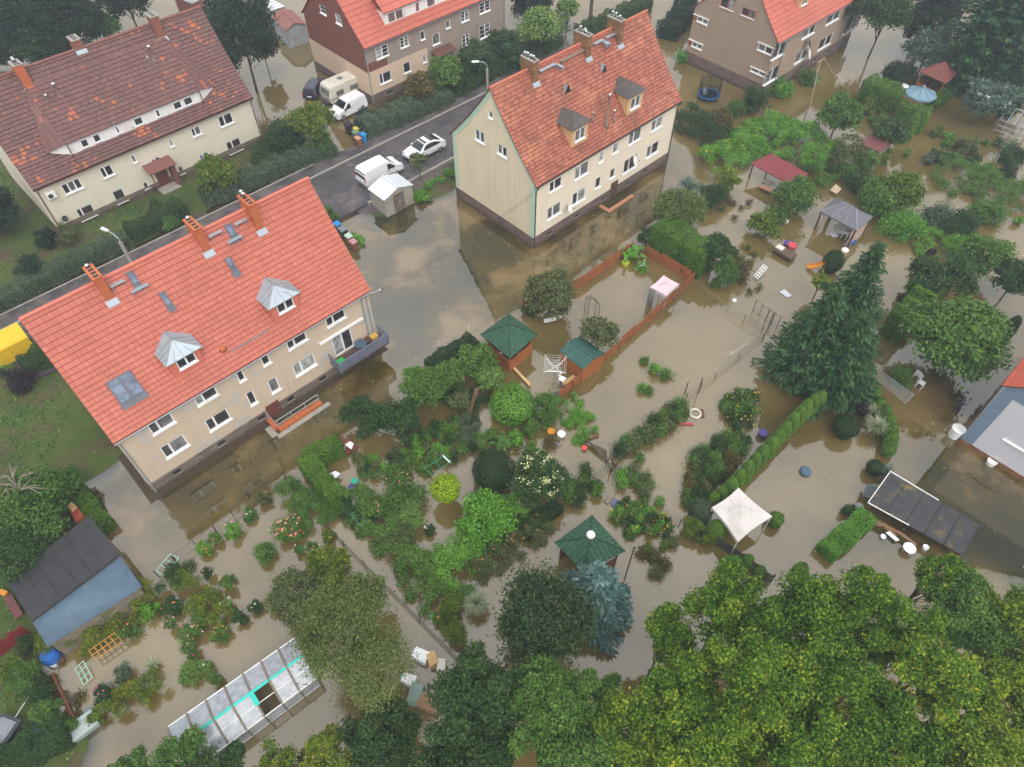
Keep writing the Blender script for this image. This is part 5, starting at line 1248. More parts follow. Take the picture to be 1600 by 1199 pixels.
def cross_glass(root, hw, a, b, name='windscreen', inset=.12, off=.02, mat=None, ins2=None):
    (x0, z0), (x1, z1) = a, b; d = np.array([x1 - x0, z1 - z0]); d /= np.linalg.norm(d); n = np.array([d[1], -d[0]])
    if n[1] < 0: n = -n
    mb = MB(); i2 = inset if ins2 is None else ins2; y0, y1 = hw(z0) - inset, hw(z1) - i2
    mb.face([(x0 + n[0] * off, -y0, z0 + n[1] * off), (x0 + n[0] * off, y0, z0 + n[1] * off), (x1 + n[0] * off, y1, z1 + n[1] * off), (x1 + n[0] * off, -y1, z1 + n[1] * off)]); return mb.build(name, mat or M['car_glass'], root)
def lamps(root, x, z, W, name, mat, dx=.04, w=.28, h=.16):
    for s in (1, -1):
        y = s * (W / 2 - w / 2 - .06); mb = MB(); mb.box(x - dx, x + dx, y - w / 2, y + w / 2, z - h / 2, z + h / 2); mb.build(name, mat, root, bevel=.02)
def mirrors(root, x0, x1, w, z0, z1, mat):
    for s in (1, -1): trim(root, [(x0, x1, s * w - .1, s * w + .1, z0, z1)], 'mirror', mat)
def plate(root, x, z):
    mb = MB(); mb.box(x - .015, x + .015, -.26, .26, z - .06, z + .06); mb.build('number_plate', M['white'], root)
def trim(root, boxes, name, mat, bevel=.02):
    mb = MB()
    for b in boxes: mb.box(*b)
    return mb.build(name, mat, root, bevel=bevel)
carwhite = plain('white_car_paint', (.74, .75, .77), .25, .5, var=.03, fine=3, bump=0); carblue = plain('dark_blue_car_paint', (.025, .03, .055), .2, .6, var=.1, bump=0)
headl = plain('headlamp_glass', (.55, .57, .6), .1, .7, var=.05, bump=0); taill = plain('red_tail_lamp', (.35, .02, .02), .2, .5, bump=0)
# panel van on the road
rc = at(565, 291, .4); W_ = 1.95; VZ = .345
prof = [(-2.42, .35), (-2.46, .7), (-2.42, 1.0), (-2.36, 1.55), (-2.28, 1.88), (-2.1, 1.97), (.2, 1.99), (.72, 1.93), (1.55, 1.22), (2.1, 1.05), (2.36, .85), (2.42, .5), (2.38, .32), (1.5, .28), (-1.5, .28)]
van, hw = vehicle('panel_van', 'white panel van parked on the street behind the small grey garage', 'van', up(rc + U * 2.45, VZ), YAW, prof, W_, carwhite, (-1.5, 1.45), .34, .83, 1.05, .07)
side_glass(van, hw, [(.42, 1.12), (.42, 1.68), (.80, 1.66), (1.28, 1.2), (1.28, 1.12)]); cross_glass(van, hw, (1.52, 1.25), (.80, 1.86)); cross_glass(van, hw, (-2.40, 1.1), (-2.31, 1.72), 'rear_window', .14)
lamps(van, 2.2, .88, W_, 'headlight', headl, .12, .34, .2); lamps(van, -2.42, 1.05, W_, 'tail_light', taill, .05, .12, .5); plate(van, -2.47, .78)
trim(van, [(-2.5, -2.36, -.96, .96, .3, .52), (2.34, 2.46, -.94, .94, .3, .55), (-1.1, 1.05, -.985, -.96, .45, .6), (-1.1, 1.05, .96, .985, .45, .6)], 'bumper', plain('grey_bumper', (.16, .16, .17)))
mirrors(van, 1.05, 1.2, 1.0, 1.12, 1.36, M['black'])
trim(van, [(.30, .44, s * .975 - .02, s * .975 + .02, .92, .97) for s in (1, -1)] + [(.55, .69, s * .975 - .02, s * .975 + .02, .92, .97) for s in (1, -1)], 'door_handle', M['black'], 0)
seam = plain('door_gap', (.06, .06, .065), .7, .2)
for q in ([(-.62, -.608, .99, .4, 1.5), (.33, .342, .99, .4, 1.7), (1.08, 1.092, .99, .45, 1.1)],):
    for x0, x1, w, z0, z1 in q:
        for s in (1, -1): trim(van, [(x0, x1, s * .979 - .004, s * .979 + .004, z0, min(z1, 1.04))], 'door_gap', seam, 0)
trim(van, [(-2.475, -2.44, -.006, .006, .55, 1.0)], 'door_gap', seam, 0)
# white coupe suv
fc = at(637, 253, .4); W_ = 1.9
prof = [(-2.3, .3), (-2.36, .6), (-2.3, .95), (-2.15, 1.1), (-1.75, 1.22), (-.95, 1.54), (-.2, 1.62), (.35, 1.56), (1.15, 1.05), (1.9, .92), (2.25, .75), (2.33, .5), (2.28, .28), (1.4, .25), (-1.4, .25)]
suv, hw = vehicle('parked_car', 'white coupe style car with dark glass roof parked at the street railing', 'car', up(fc + U * 2.35, VZ), YAW + pi, prof, W_, carwhite, (-1.42, 1.42), .36, .70, .98, .09)
side_glass(suv, hw, [(-1.6, 1.16), (-.9, 1.42), (-.2, 1.50), (.3, 1.44), (.85, 1.09), (.8, 1.04), (-1.5, 1.08)]); cross_glass(suv, hw, (1.12, 1.08), (.40, 1.535), inset=.1); cross_glass(suv, hw, (-.95, 1.55), (.30, 1.575), 'glass_roof', .10, .03); cross_glass(suv, hw, (-1.75, 1.235), (-1.0, 1.53), 'rear_window', .12)
lamps(suv, 2.15, .78, W_, 'headlight', headl, .12, .34, .13); lamps(suv, -2.27, .9, W_, 'tail_light', taill, .06, .5, .09)
trim(suv, [(2.27, 2.36, -.6, .6, .32, .5)], 'grille', M['black']); mirrors(suv, .75, .9, 1.0, 1.0, 1.14, carwhite)
trim(suv, [(-1.0, 1.0, s * .94 - .02, s * .94 + .02, .25, .38) for s in (1, -1)], 'sill_trim', M['black'], 0)
# delivery van with snub nose in water
fc = at(520, 183, .35); W_ = 1.82
prof = [(-2.15, .3), (-2.2, .7), (-2.15, 1.2), (-2.05, 1.7), (-1.9, 1.84), (.1, 1.84), (.5, 1.78), (1.2, 1.15), (1.95, .98), (2.2, .75), (2.22, .4), (2.15, .28), (1.4, .25), (-1.4, .25)]
v2, hw = vehicle('panel_van', 'small white delivery van facing the road beside the caravan', 'van', up(fc + U * 2.2, .0), YAW + pi + .04, prof, W_, carwhite, (-1.4, 1.4), .33, .84, 1.0, .08)
side_glass(v2, hw, [(.2, 1.08), (.2, 1.58), (.52, 1.56), (1.0, 1.12), (1.0, 1.08)]); cross_glass(v2, hw, (1.17, 1.18), (.55, 1.735), inset=.1)
lamps(v2, 2.05, .82, W_, 'headlight', headl, .12, .3, .2); trim(v2, [(2.14, 2.25, -.55, .55, .35, .6), (2.16, 2.27, -.88, .88, .26, .36)], 'grille', M['black']); mirrors(v2, .95, 1.1, .97, 1.05, 1.25, M['black']); plate(v2, 2.23, .5)
# caravan
fc = at(509, 161, .4); prof = [(-2.3, .35), (-2.35, 1.2), (-2.2, 2.3), (-2.0, 2.48), (1.6, 2.48), (2.0, 2.35), (2.28, 1.3), (2.1, .5), (1.9, .35)]
cv, hw = vehicle('caravan', 'cream caravan with dirty roof parked between white van and dark estate car', 'caravan', up(fc + U * 2.35, .0), YAW + pi, prof, 2.15, plain('cream_caravan_paint', (.62, .59, .50), .5, .3, var=.08, dirt=(.45, .38, .24)), (-.2,), .3, .95, 1.6, .07)
side_glass(cv, hw, [(-1.7, 1.25), (-1.7, 1.8), (-.6, 1.8), (-.6, 1.25)], mat=M['glass_mid']); side_glass(cv, hw, [(.3, 1.25), (.3, 1.8), (1.3, 1.8), (1.3, 1.25)], mat=M['glass_mid']); cross_glass(cv, hw, (2.24, 1.38), (2.06, 2.05), 'front_window', .2, .03, M['glass_mid'])
trim(cv, [(-.4, .2, -.3, .3, 2.48, 2.58)], 'roof_hatch', M['grey_metal']); trim(cv, [(2.1, 3.1, -.05, .05, .4, .5), (2.1, 2.6, -.5, .5, .45, .7)], 'drawbar', M['dark_metal']); trim(cv, [(-2.2, 2.1, s * 1.078 - .005, s * 1.078 + .005, 1.0, 1.12) for s in (1, -1)], 'stripe', plain('brown_stripe', (.2, .14, .1)), 0)
# dark estate
rc = at(484, 153, .4); hd = at(499, 126, .4) - rc; ang = math.atan2(hd[1], hd[0])
prof = [(-2.1, .3), (-2.15, .8), (-2.1, 1.0), (-1.85, 1.42), (-1.6, 1.5), (.1, 1.5), (.9, 1.0), (1.85, .85), (2.1, .65), (2.12, .35), (1.3, .25), (-1.3, .25)]
es, hw = vehicle('parked_car', 'dark blue estate car standing in water behind the caravan', 'car', up(rc + hd / np.linalg.norm(hd) * 2.1, -.1), ang, prof, 1.75, carblue, (-1.3, 1.3), .31, .8, .95, .08)
side_glass(es, hw, [(-1.8, 1.0), (-1.55, 1.38), (.05, 1.38), (.7, 1.0)]); cross_glass(es, hw, (.88, 1.03), (.14, 1.48), inset=.1); cross_glass(es, hw, (-2.07, 1.05), (-1.87, 1.4), 'rear_window', .12)
lamps(es, -2.1, .9, 1.75, 'tail_light', taill, .05, .15, .3); plate(es, -2.16, .65); trim(es, [(-1.5, 0, s * .6 - .02, s * .6 + .02, 1.5, 1.55) for s in (1, -1)], 'roof_rail', M['grey_metal'], 0)

# ================================================================ street furniture and bins
def bin_(px, z, label, col, lid=None, rz=YAW, s=1.0, tilt=0):
    root = thing('wheelie_bin', label, 'bin', up(at(px[0], px[1], z + .5), z), rz)
    mb = MB(); mb.hexa([(-.22 * s, -.24 * s, .03), (.22 * s, -.24 * s, .03), (.22 * s, .24 * s, .03), (-.22 * s, .24 * s, .03)], [(-.29 * s, -.33 * s, .98 * s), (.29 * s, -.33 * s, .98 * s), (.29 * s, .33 * s, .98 * s), (-.29 * s, .33 * s, .98 * s)]); mb.build('body', plain('bin_' + col[0], col[1], .5, .4, var=.08), root, bevel=.03)
    lid = lid or col; mb = MB(); mb.hexa([(-.32 * s, -.37 * s, .98 * s), (.32 * s, -.37 * s, .98 * s), (.32 * s, .37 * s, .98 * s), (-.32 * s, .37 * s, .98 * s)], [(-.26 * s, -.3 * s, 1.08 * s), (.26 * s, -.3 * s, 1.08 * s), (.26 * s, .33 * s, 1.08 * s), (-.26 * s, .33 * s, 1.08 * s)]); mb.build('lid', plain('bin_' + lid[0], lid[1], .5, .4, var=.08), root, bevel=.02)
    for x in (-.25, .25):
        w = MB(); w.lathe([(.1, -.03), (.1, .03)], 10); o = w.build('wheel', M['rubber'], root); o.location = (x * s, .27 * s, .1); o.rotation_euler = (0, R(90), 0)
BK, BL, YE, GN, BR, GY, RD = ('black', (.025, .025, .03)), ('blue', (.02, .22, .55)), ('yellow', (.65, .5, .10)), ('green', (.12, .25, .12)), ('brown', (.28, .10, .05)), ('grey', (.16, .17, .19)), ('maroon', (.24, .07, .07))
bin_((546, 203), .1, 'large black bin at the driveway edge beside the street hedge', BK, s=1.25); bin_((557, 206), .2, 'yellow lidded bin behind the green lidded bin near the parked vans', YE, s=.9); bin_((556, 213), .3, 'green lidded bin between yellow and brown bins near the parked vans', GY, GN)
bin_((560, 222), .42, 'brown bin with salmon lid, nearest the kerb', BR, ('salmon', (.5, .25, .18))); bin_((568, 216), .42, 'bright blue bin on the pavement next to the brown bin', BL)
bin_((528, 356), .1, 'blue lidded bin behind the red roofed house gable', BK, BL); bin_((537, 366), .1, 'grey lidded bin behind the red roofed house gable', BK, GY, s=1.15); bin_((546, 375), .1, 'pale green lidded bin behind the red roofed house gable', RD, ('mint', (.4, .52, .4))); bin_((553, 384), 0, 'maroon bin with dusky pink lid, lowest in the row behind the gable', RD, ('pink', (.42, .22, .22)))
def lamp(label, top, arm, v):
    best = min(np.arange(3, 10, .02), key=lambda h: abs(G(top[0], top[1], h) @ V - v)); p = G(top[0], top[1], best); root = thing('street_lamp', label, 'street lamp', up(p, .4))
    mb = MB(); mb.box(p[0] - .13, p[0] + .13, p[1] - .11, p[1] + .11, .0, best * .97); wb(mb, 'post', M['concrete'], root)
    q = G(arm[0], arm[1], best + .7); q = p + (q - p) / np.linalg.norm(q - p) * 1.5; q[2] = best + .75
    mb = MB(); mb.tube([up(p, best - .6), up(p, best + .3), up(lerp(p, q, .35), best + .65), q], .05, 8); ar = wb(mb, 'arm', M['zinc'], root)
    d = (q - p); d[2] = 0; d /= np.linalg.norm(d); e = np.cross(d, (0, 0, 1)); mb = MB(); a, b = q - d * .1, q + d * .75
    mb.hexa([a - e * .12 - (0, 0, .05), b - e * .17 - (0, 0, .05), b + e * .17 - (0, 0, .05), a + e * .12 - (0, 0, .05)], [a - e * .1 + (0, 0, .08), b - e * .14 + (0, 0, .05), b + e * .14 + (0, 0, .05), a + e * .1 + (0, 0, .08)]); wb(mb, 'lamp_head', M['white'], root)
    return root
lamp('street lamp rising behind the ridge of the salmon red roof', (187, 377), (172, 363), v_hedge - .4)
lamp('street lamp by the hedge above the centre house gable', (761, 106), (752, 97), v_hedge - .3)
# ================================================================ plants
def unit(v): return v / np.maximum(np.linalg.norm(v, axis=1, keepdims=True), 1e-9)
def rdir(n): return unit(rng.normal(size=(n, 3)))
def leaf_quads(P, N, size, asp=.55, jit=.6, lift=.15):
    """one small bent leaf (or leaf tuft) per point; N = facing"""
    n = len(P); N = unit(N + jit * rng.normal(size=(n, 3))); T = unit(np.cross(N, rng.normal(size=(n, 3)))); B = np.cross(N, T)
    L = (size * (.65 + .7 * rng.random(n)))[:, None]; w = L * asp * .5
    c = N * L * lift
    v = np.stack([P - T * L * .5, P + B * w + c, P + T * L * .5, P - B * w + c], 1)
    return v.reshape(-1, 3)
def leaf_obj(name, verts, mats, parent, mi=None):
    return np_mesh(name, verts, np.arange(len(verts)).reshape(-1, 4), mats, parent, mi=mi)
def clump_points(C_, Rr, n, flat=.75, up_bias=.35, shell=(.7, 1.05)):
    """n leaves on each clump; returns points and facings"""
    k = len(C_); D = rdir(k * n); D[:, 2] += up_bias; D = unit(D); rad = (shell[0] + (shell[1] - shell[0]) * rng.random(k * n))[:, None]
    Rq = np.repeat(Rr, n)[:, None]; off = D * rad * Rq; off[:, 2] *= flat
    return np.repeat(C_, n, 0) + off, D
def crown_clumps(r, rz, k, cz, lobe=.25, lo=-.55, fill=.5):
    D = rdir(k * 3); D = D[D[:, 2] > lo][:k]; ph = rng.random(3) * 6.28; az = np.arctan2(D[:, 1], D[:, 0])
    f = (fill + (1 - fill) * rng.random(len(D)) ** .5) * (1 + lobe * np.sin(az * 3 + ph[0]) * .6 + lobe * np.sin(az * 5 + ph[1]) * .4 + rng.normal(size=len(D)) * .06)
    return np.stack([D[:, 0] * r * f, D[:, 1] * r * f, cz + D[:, 2] * rz * f], 1)
def trunk_mesh(parent, h, r, tops, mat=None, name='trunk', n=7, zb=-.6):
    mb = MB(); bend = np.array([rnd.uniform(-.06, .06) * h, rnd.uniform(-.06, .06) * h, 0])
    pts = [np.array((0, 0, zb)), np.array((0, 0, h * .35)) + bend * .4, np.array((0, 0, h * .7)) + bend, np.array((0, 0, h)) + bend * 1.3]
    mb.tube(pts, [r * 1.15, r * .85, r * .55, r * .2], n)
    for t in tops:
        f = rnd.uniform(.3, .65); s = np.array((0, 0, h * f)) + bend * f; mid = (s * .45 + np.array(t) * .55) + (0, 0, .04 * h)
        mb.tube([s, mid, t], [r * .5, r * .3, r * .1], 5)
    return mb.build(name, mat or M['bark'], parent, True)

LM = {
 'mid': leaf_mat('leaf_mid', (0.046, 0.111, 0.018), (0.111, 0.221, 0.039), (0.182, 0.286, 0.052)),
 'dark': leaf_mat('leaf_dark', (0.019, 0.048, 0.017), (0.048, 0.102, 0.026), (0.084, 0.144, 0.036)),
 'deep': leaf_mat('leaf_deep', (.010, .026, .018), (.026, .055, .03), (.04, .075, .04)),
 'bright': leaf_mat('leaf_bright', (0.074, 0.203, 0.020), (0.149, 0.365, 0.041), (0.257, 0.486, 0.068)),
 'light': leaf_mat('leaf_light', (0.099, 0.187, 0.033), (0.176, 0.286, 0.066), (0.264, 0.363, 0.099)),
 'lime': leaf_mat('leaf_lime', (.22, .36, .01), (.38, .55, .015), (.5, .62, .03)),
 'yellow': leaf_mat('leaf_yellowing', (.06, .115, .012), (.145, .21, .02), (.33, .30, .03)),
 'oak': leaf_mat('leaf_oak', (.022, .070, .008), (.15, .285, .022), (.36, .38, .03), .32),
 'olive': leaf_mat('leaf_olive', (0.062, 0.088, 0.031), (0.138, 0.163, 0.056), (0.200, 0.213, 0.088)),
 'oaky': leaf_mat('leaf_oak_yellowing', (.045, .10, .010), (.23, .34, .026), (.42, .42, .03), .32),
 'willow': leaf_mat('leaf_willow', (.07, .115, .028), (.175, .225, .062), (.28, .30, .10)),
 'silver': leaf_mat('leaf_silver', (.07, .12, .09), (.14, .21, .16), (.22, .29, .23)),
 'blue': leaf_mat('needle_blue', (.035, .085, .075), (.12, .22, .20), (.26, .37, .35), .1),
 'needle': leaf_mat('needle_spruce', (0.014, 0.041, 0.016), (0.041, 0.101, 0.032), (0.081, 0.169, 0.047), .08),
 'pine': leaf_mat('needle_pine', (.014, .036, .014), (.046, .088, .030), (.11, .09, .035), .1),
 'thuja': leaf_mat('scale_thuja', (0.044, 0.106, 0.013), (0.106, 0.213, 0.020), (0.163, 0.300, 0.031), .1),
 'thujad': leaf_mat('scale_thuja_dark', (.012, .030, .010), (.03, .065, .018), (.05, .10, .025), .1),
 'greyg': leaf_mat('leaf_grey_green', (.055, .09, .05), (.10, .15, .085), (.15, .20, .12)),
 'rust': leaf_mat('leaf_rusty', (.07, .055, .02), (.14, .12, .03), (.22, .14, .04)),
 'purple': leaf_mat('leaf_purple', (.018, .010, .018), (.045, .022, .04), (.08, .04, .06)),
 'straw': leaf_mat('grass_straw', (.16, .20, .10), (.30, .34, .20), (.46, .48, .34), .15),
 'blade': leaf_mat('grass_blade', (.03, .07, .015), (.08, .15, .03), (.14, .2, .05), .15),
}
core_m = plain('twig_core', (.025, .040, .012), .95, .05, var=.3)
PETAL = {
 'mix': petal_mat('mixed_petals', [(.62, .05, .15), (.7, .30, .38), (.66, .55, .5), (.65, .2, .02), (.62, .04, .05), (.6, .4, .1)]),
 'pink': petal_mat('pink_petals', [(.62, .12, .30), (.68, .35, .42), (.55, .06, .2)]),
 'white': petal_mat('white_petals', [(.7, .7, .66), (.66, .62, .55)]),
 'cream': petal_mat('cream_panicles', [(.58, .60, .28), (.62, .62, .36), (.5, .55, .2)]),
 'yellow': petal_mat('yellow_petals', [(.68, .50, .02), (.6, .40, .02)]),
 'orange': petal_mat('orange_petals', [(.65, .20, .03), (.62, .33, .08), (.55, .08, .04)]),
}
def flowers(parent, P, mat, s):
    return leaf_obj('flowers', leaf_quads(P, np.tile((0, -.25, 1.0), (len(P), 1)), s, .95, .35), PETAL[mat], parent)
def ground_at(px, py, z): g = G(px, py, z); return np.array([g[0], g[1], 0.0])
PL = []
def reg(root, r): PL.append((root.location[0], root.location[1], r))

def tree(mat, px, py, rp, h, label, rz=.8, dens=1.0, name='tree', cat='tree', leaf=1.0, lobe=.25, fill=.5, fl=None, group=None, droop=0.0, asp=.68, gap=1.0, cap=14000, fluff=.14, flat=.6, csz=1.0):
    """px,py: where the photo shows the middle of the crown; rp: crown radius in photo pixels; h: height in metres"""
    rz = max(rz, 1.3) if mat == 'deep' else rz; zc0 = h * .62; m = mpp(px, py, zc0); r = rp * m; rzz = min(r * rz, h * .47); cz = h - rzz; b = ground_at(px, py, cz)
    root = thing(name, label, cat, b, rnd.uniform(0, 6), group); ls = max(.16, 4.0 * m) * leaf
    k = int(np.clip(26 + r * r * 7, 24, 200) * gap); C_ = crown_clumps(r * .86, rzz * .86, k, cz, lobe, fill=fill)
    cr = (.27 * r + .10) * (.6 + .7 * rng.random(len(C_))); cr = np.minimum(cr, 1.25)
    area = dens * 2.7 * 4 * pi * r * (r * .45 + rzz * .55); tot = min(cap, area / (ls * ls * asp * .5)); ls = max(ls, sqrt(area / tot * 2 / asp)); n = max(8, int(tot / len(C_)))
    P, N = clump_points(C_, cr * csz, n, flat, .7, (.55, 1.12)); P += rng.normal(size=P.shape) * np.repeat(cr, n)[:, None] * fluff
    if droop: P[:, 2] -= droop * rng.random(len(P)) ** 2 * r * .6
    P[:, 2] = np.maximum(P[:, 2], .05)
    leaf_obj('crown', leaf_quads(P, N * .55 + (0, 0, .6), ls, asp, .65), LM[mat], root)
    far = C_[np.argsort(-np.hypot(C_[:, 0], C_[:, 1]))][:: max(1, len(C_) // 12)][:12] * (.8, .8, .92)
    trunk_mesh(root, cz + rzz * .4, max(.06, r * .04), far)
    if fl:
        kind, cnt, sz = fl; D = rdir(cnt * 4); D = D[D[:, 2] > .25][:cnt]; Q = []
        for d in D: c = np.array((d[0] * r * .95, d[1] * r * .95, cz + d[2] * rzz * 1.08)); Q.append(c + rng.normal(size=(14, 3)) * sz)
        flowers(root, np.concatenate(Q), kind, ls * .6)
    reg(root, r); return root
def shrub(mat, px, py, rp, h, label, name='shrub', cat='shrub', fl=None, dens=1.0, leaf=1.0, group=None, sx=1.0, asp=.6, loose=0.0):
    m = mpp(px, py, h * .5); r = rp * m; b = ground_at(px, py, h * .5); root = tag(None, None) if False else thing(name, label, cat, b, rnd.uniform(0, 6) if sx == 1 else YAW, group); ls = max(.11, 2.9 * m) * leaf
    k = int(np.clip(9 + r * r * 8, 7, 90)); C_ = crown_clumps(r * .8, h * .5, k, h * .5, .3, -.9, .35); C_[:, 0] *= sx
    cr = (.3 * r + .06) * (.6 + .8 * rng.random(k if len(C_) == k else len(C_))); cr = np.minimum(cr, .8)
    area = dens * 2.6 * pi * r * (r + h); tot = np.clip(area / (ls * ls * asp * .5), 60, 6000); ls = max(ls, sqrt(area / tot * 2 / asp)); n = max(5, int(tot / len(C_)))
    P, N = clump_points(C_, cr, n, .8, .45, (.4, 1.2)); P += rng.normal(size=P.shape) * (loose * r + .2 * np.repeat(cr, n)[:, None]); P[:, 2] = np.maximum(P[:, 2], .02)
    leaf_obj('foliage', leaf_quads(P, N * .5 + (0, 0, .6), ls, asp, .6), LM[mat], root)
    mb = MB()
    for t in C_[:6]: mb.tube([(0, 0, -.5), t * .5 * (1, 1, .8), t], [.035, .025, .012], 4)
    mb.build('stem', M['bark'], root)
    if fl:
        kind, cnt = fl; sel = rng.permutation(len(P)); sel = sel[P[sel, 2] > h * .45][:cnt]; Q = P[sel] + N[sel] * .06 + (0, 0, .05)
        Q = np.repeat(Q, 3, 0) + rng.normal(size=(len(Q) * 3, 3)) * .035; flowers(root, Q, kind, max(.10, 1.9 * m))
    reg(root, r); return root
def solid_leaves(shape, r, h, ls, dens, lo=.02):
    n = int(np.clip(dens * 6.5 * pi * r * (r + h) / (ls * ls), 300, 11000)); D = rdir(n)
    if shape == 'ball': P = D * (r, r, h / 2) * (1 + .05 * rng.normal(size=(n, 1))) + (0, 0, h / 2); N = D
    else:
        z = rng.random(n) ** .8 * h; a = rng.random(n) * 6.2832; q = z / h; rr = r * np.clip(np.minimum(1.0, .62 + q * 2.2), 0, 1) * np.sqrt(np.clip(1 - q ** 2.6, 0, 1)) * (1 + .04 * rng.normal(size=n))
        P = np.stack([np.cos(a) * rr, np.sin(a) * rr, z], 1); N = np.stack([np.cos(a), np.sin(a), .3 + q], 1)
    P[:, 2] = np.maximum(P[:, 2], lo); return P, N
def topiary(mat, px, py, rp, h, label, shape='ball', name='clipped_bush', cat='bush', group=None, lift=0.0, dens=1.0, leaf=1.0):
    m = mpp(px, py, h * .5 + lift); r = rp * m; b = ground_at(px, py, h * .5 + lift); root = thing(name, label, cat, b, rnd.uniform(0, 6), group); ls = max(.10, 2.2 * m) * leaf
    P, N = solid_leaves(shape, r, h, ls, dens); a_ = np.arctan2(P[:, 1], P[:, 0]); P[:, :2] *= (1 + .05 * np.sin(a_ * 3 + rnd.uniform(0, 6) + P[:, 2:3].T[0] * 2) + .04 * np.sin(a_ * 7 + P[:, 2] * 5))[:, None]; P[:, 2] += lift
    leaf_obj('foliage', leaf_quads(P, N + (0, 0, .15), ls, .5, .32), LM[mat], root)
    mb = MB(); pr = [(.02, 0), (.6, .12), (.9, .35), (.9, .6), (.62, .85), (.02, .96)] if shape == 'ball' else [(.55, 0), (.9, .2), (.88, .45), (.7, .75), (.3, .94), (.02, .98)]
    mb.lathe([(r * q * .93, lift + z * h) for q, z in pr], 12); 
    if lift: mb.tube([(0, 0, -.5), (0, 0, lift + .2)], .07, 7)
    mb.build('stem', core_m, root, True); reg(root, r); return root
def mound(mat, P0, root, w, h, ls, rough, dens):
    Cs, Rs = [], []
    for a, b in zip(P0, P0[1:]):
        L_ = np.linalg.norm(b - a); d = (b - a) / L_; s = np.cross(d, (0, 0, 1)); k = int(5 + L_ * w * 2.6)
        t = rng.random(k) * (L_ + w * .3) - w * .15; o = (rng.random(k) - .5) * w * (1 + rough * np.sin(t * .9)); q = np.abs(o) / (w / 2)
        z = h * (.12 + .75 * np.clip(1 - q ** 2, 0, 1) * (.45 + .55 * rng.random(k)) * (1 + rough * np.sin(t * 1.3 + 1)))
        Cs.append(a + d * t[:, None] + s * o[:, None] + np.stack([0 * z, 0 * z, z], 1)); Rs.append((.16 + .2 * min(1, h * .5) + .14 * rng.random(k)) * min(1.3, .55 + w * .22))
    C_, Rr = np.concatenate(Cs), np.concatenate(Rs); tot = dens * 7.0 * sum(np.linalg.norm(b - a) for a, b in zip(P0, P0[1:])) * (w + 2 * h) / (ls * ls); n = int(max(6, tot / len(C_)))
    P, N = clump_points(C_, Rr, n, .75, .5, (.5, 1.2)); return P + rng.normal(size=P.shape) * .08, N
def hedge(mat, pts, w, h, label, name='hedge', cat='hedge', rough=.08, dens=1.0, leaf=1.0, fl=None, core=True, z0=0.0, loose=False):
    P0 = [at(x, y, z0) for x, y in pts]; root = thing(name, label, cat, up(P0[0], z0)); o = up(P0[0], z0); m = mpp(*pts[len(pts) // 2]); ls = max(.11, 2.4 * m) * leaf; Ps, Ns = [], []; mb = MB()
    for a, b in zip(P0, P0[1:]):
        L_ = np.linalg.norm(b - a); d = (b - a) / L_; s = np.cross(d, (0, 0, 1)); per = w + 2 * h; n = int(min(26000, dens * 6.0 * L_ * per / (ls * ls)))
        t = rng.random(n) * L_; q = rng.random(n) * per
        side = np.where(q < h, 0, np.where(q < h + w, 1, 2)); off = np.where(side == 0, -w / 2, np.where(side == 1, q - h - w / 2, w / 2)); z = np.where(side == 0, q, np.where(side == 1, h, q - h - w))
        wob = 1 + rough * np.sin(t * 1.9 + rnd.random() * 6) * 1.2 + rough * np.sin(t * 4.3 + 1.3)
        if loose: wob = wob + rough * 2.0 * np.sin(t * .8 + 2) ; z = z * (1 - .35 * (np.abs(off) / (w / 2)) ** 2 * (side == 1))
        P = a + d * t[:, None] + s * (off * np.clip(wob, .5, 1.6))[:, None]; P[:, 2] = z0 + z * np.clip(wob, .5, 1.6); P += rng.normal(size=P.shape) * ls * .28
        N = np.where((side == 1)[:, None], np.array((0, 0, 1.0)), np.where((side == 0)[:, None], -s, s)); N = N + (0, 0, .35); Ps.append(P); Ns.append(N)
        for e, sg in ((a, -1), (b, 1)):
            k = int(dens * 6.0 * w * h / (ls * ls)); P = e + s * ((rng.random(k) - .5) * w)[:, None] + d * sg * (rng.random(k) * .12)[:, None]; P[:, 2] = z0 + rng.random(k) * h; Ps.append(P); Ns.append(np.tile(d * sg + (0, 0, .3), (k, 1)))
        i = .74; mb.hexa([a - s * w / 2 * i + (0, 0, -.4), b - s * w / 2 * i + (0, 0, -.4), b + s * w / 2 * i + (0, 0, -.4), a + s * w / 2 * i + (0, 0, -.4)], [a - s * w / 2 * i * .8 + (0, 0, h * .68), b - s * w / 2 * i * .8 + (0, 0, h * .68), b + s * w / 2 * i * .8 + (0, 0, h * .68), a + s * w / 2 * i * .8 + (0, 0, h * .68)])
        reg2 = int(L_ / max(w, .5)) + 1
        for k in range(reg2 + 1): c = lerp(a, b, k / reg2); PL.append((c[0], c[1], w * .5))
    P = np.concatenate(Ps); N = np.concatenate(Ns)
    if loose: P, N = mound(mat, P0, root, w, h, ls, rough, dens); N = N * .5 + (0, 0, .6)
    P[:, 2] = np.maximum(P[:, 2], z0 + .02)
    leaf_obj('foliage', leaf_quads(P - o, N, ls, .55, .6), LM[mat], root)
    if core and not loose: wb(mb, 'stem', core_m, root)
    if fl:
        kind, cnt = fl; sel = rng.permutation(len(P)); sel = sel[P[sel, 2] > z0 + h * .6][:cnt]; flowers(root, np.repeat(P[sel] - o + (0, 0, .08), 3, 0) + rng.normal(size=(len(sel) * 3, 3)) * .05, kind, max(.10, 1.8 * m))
    return root
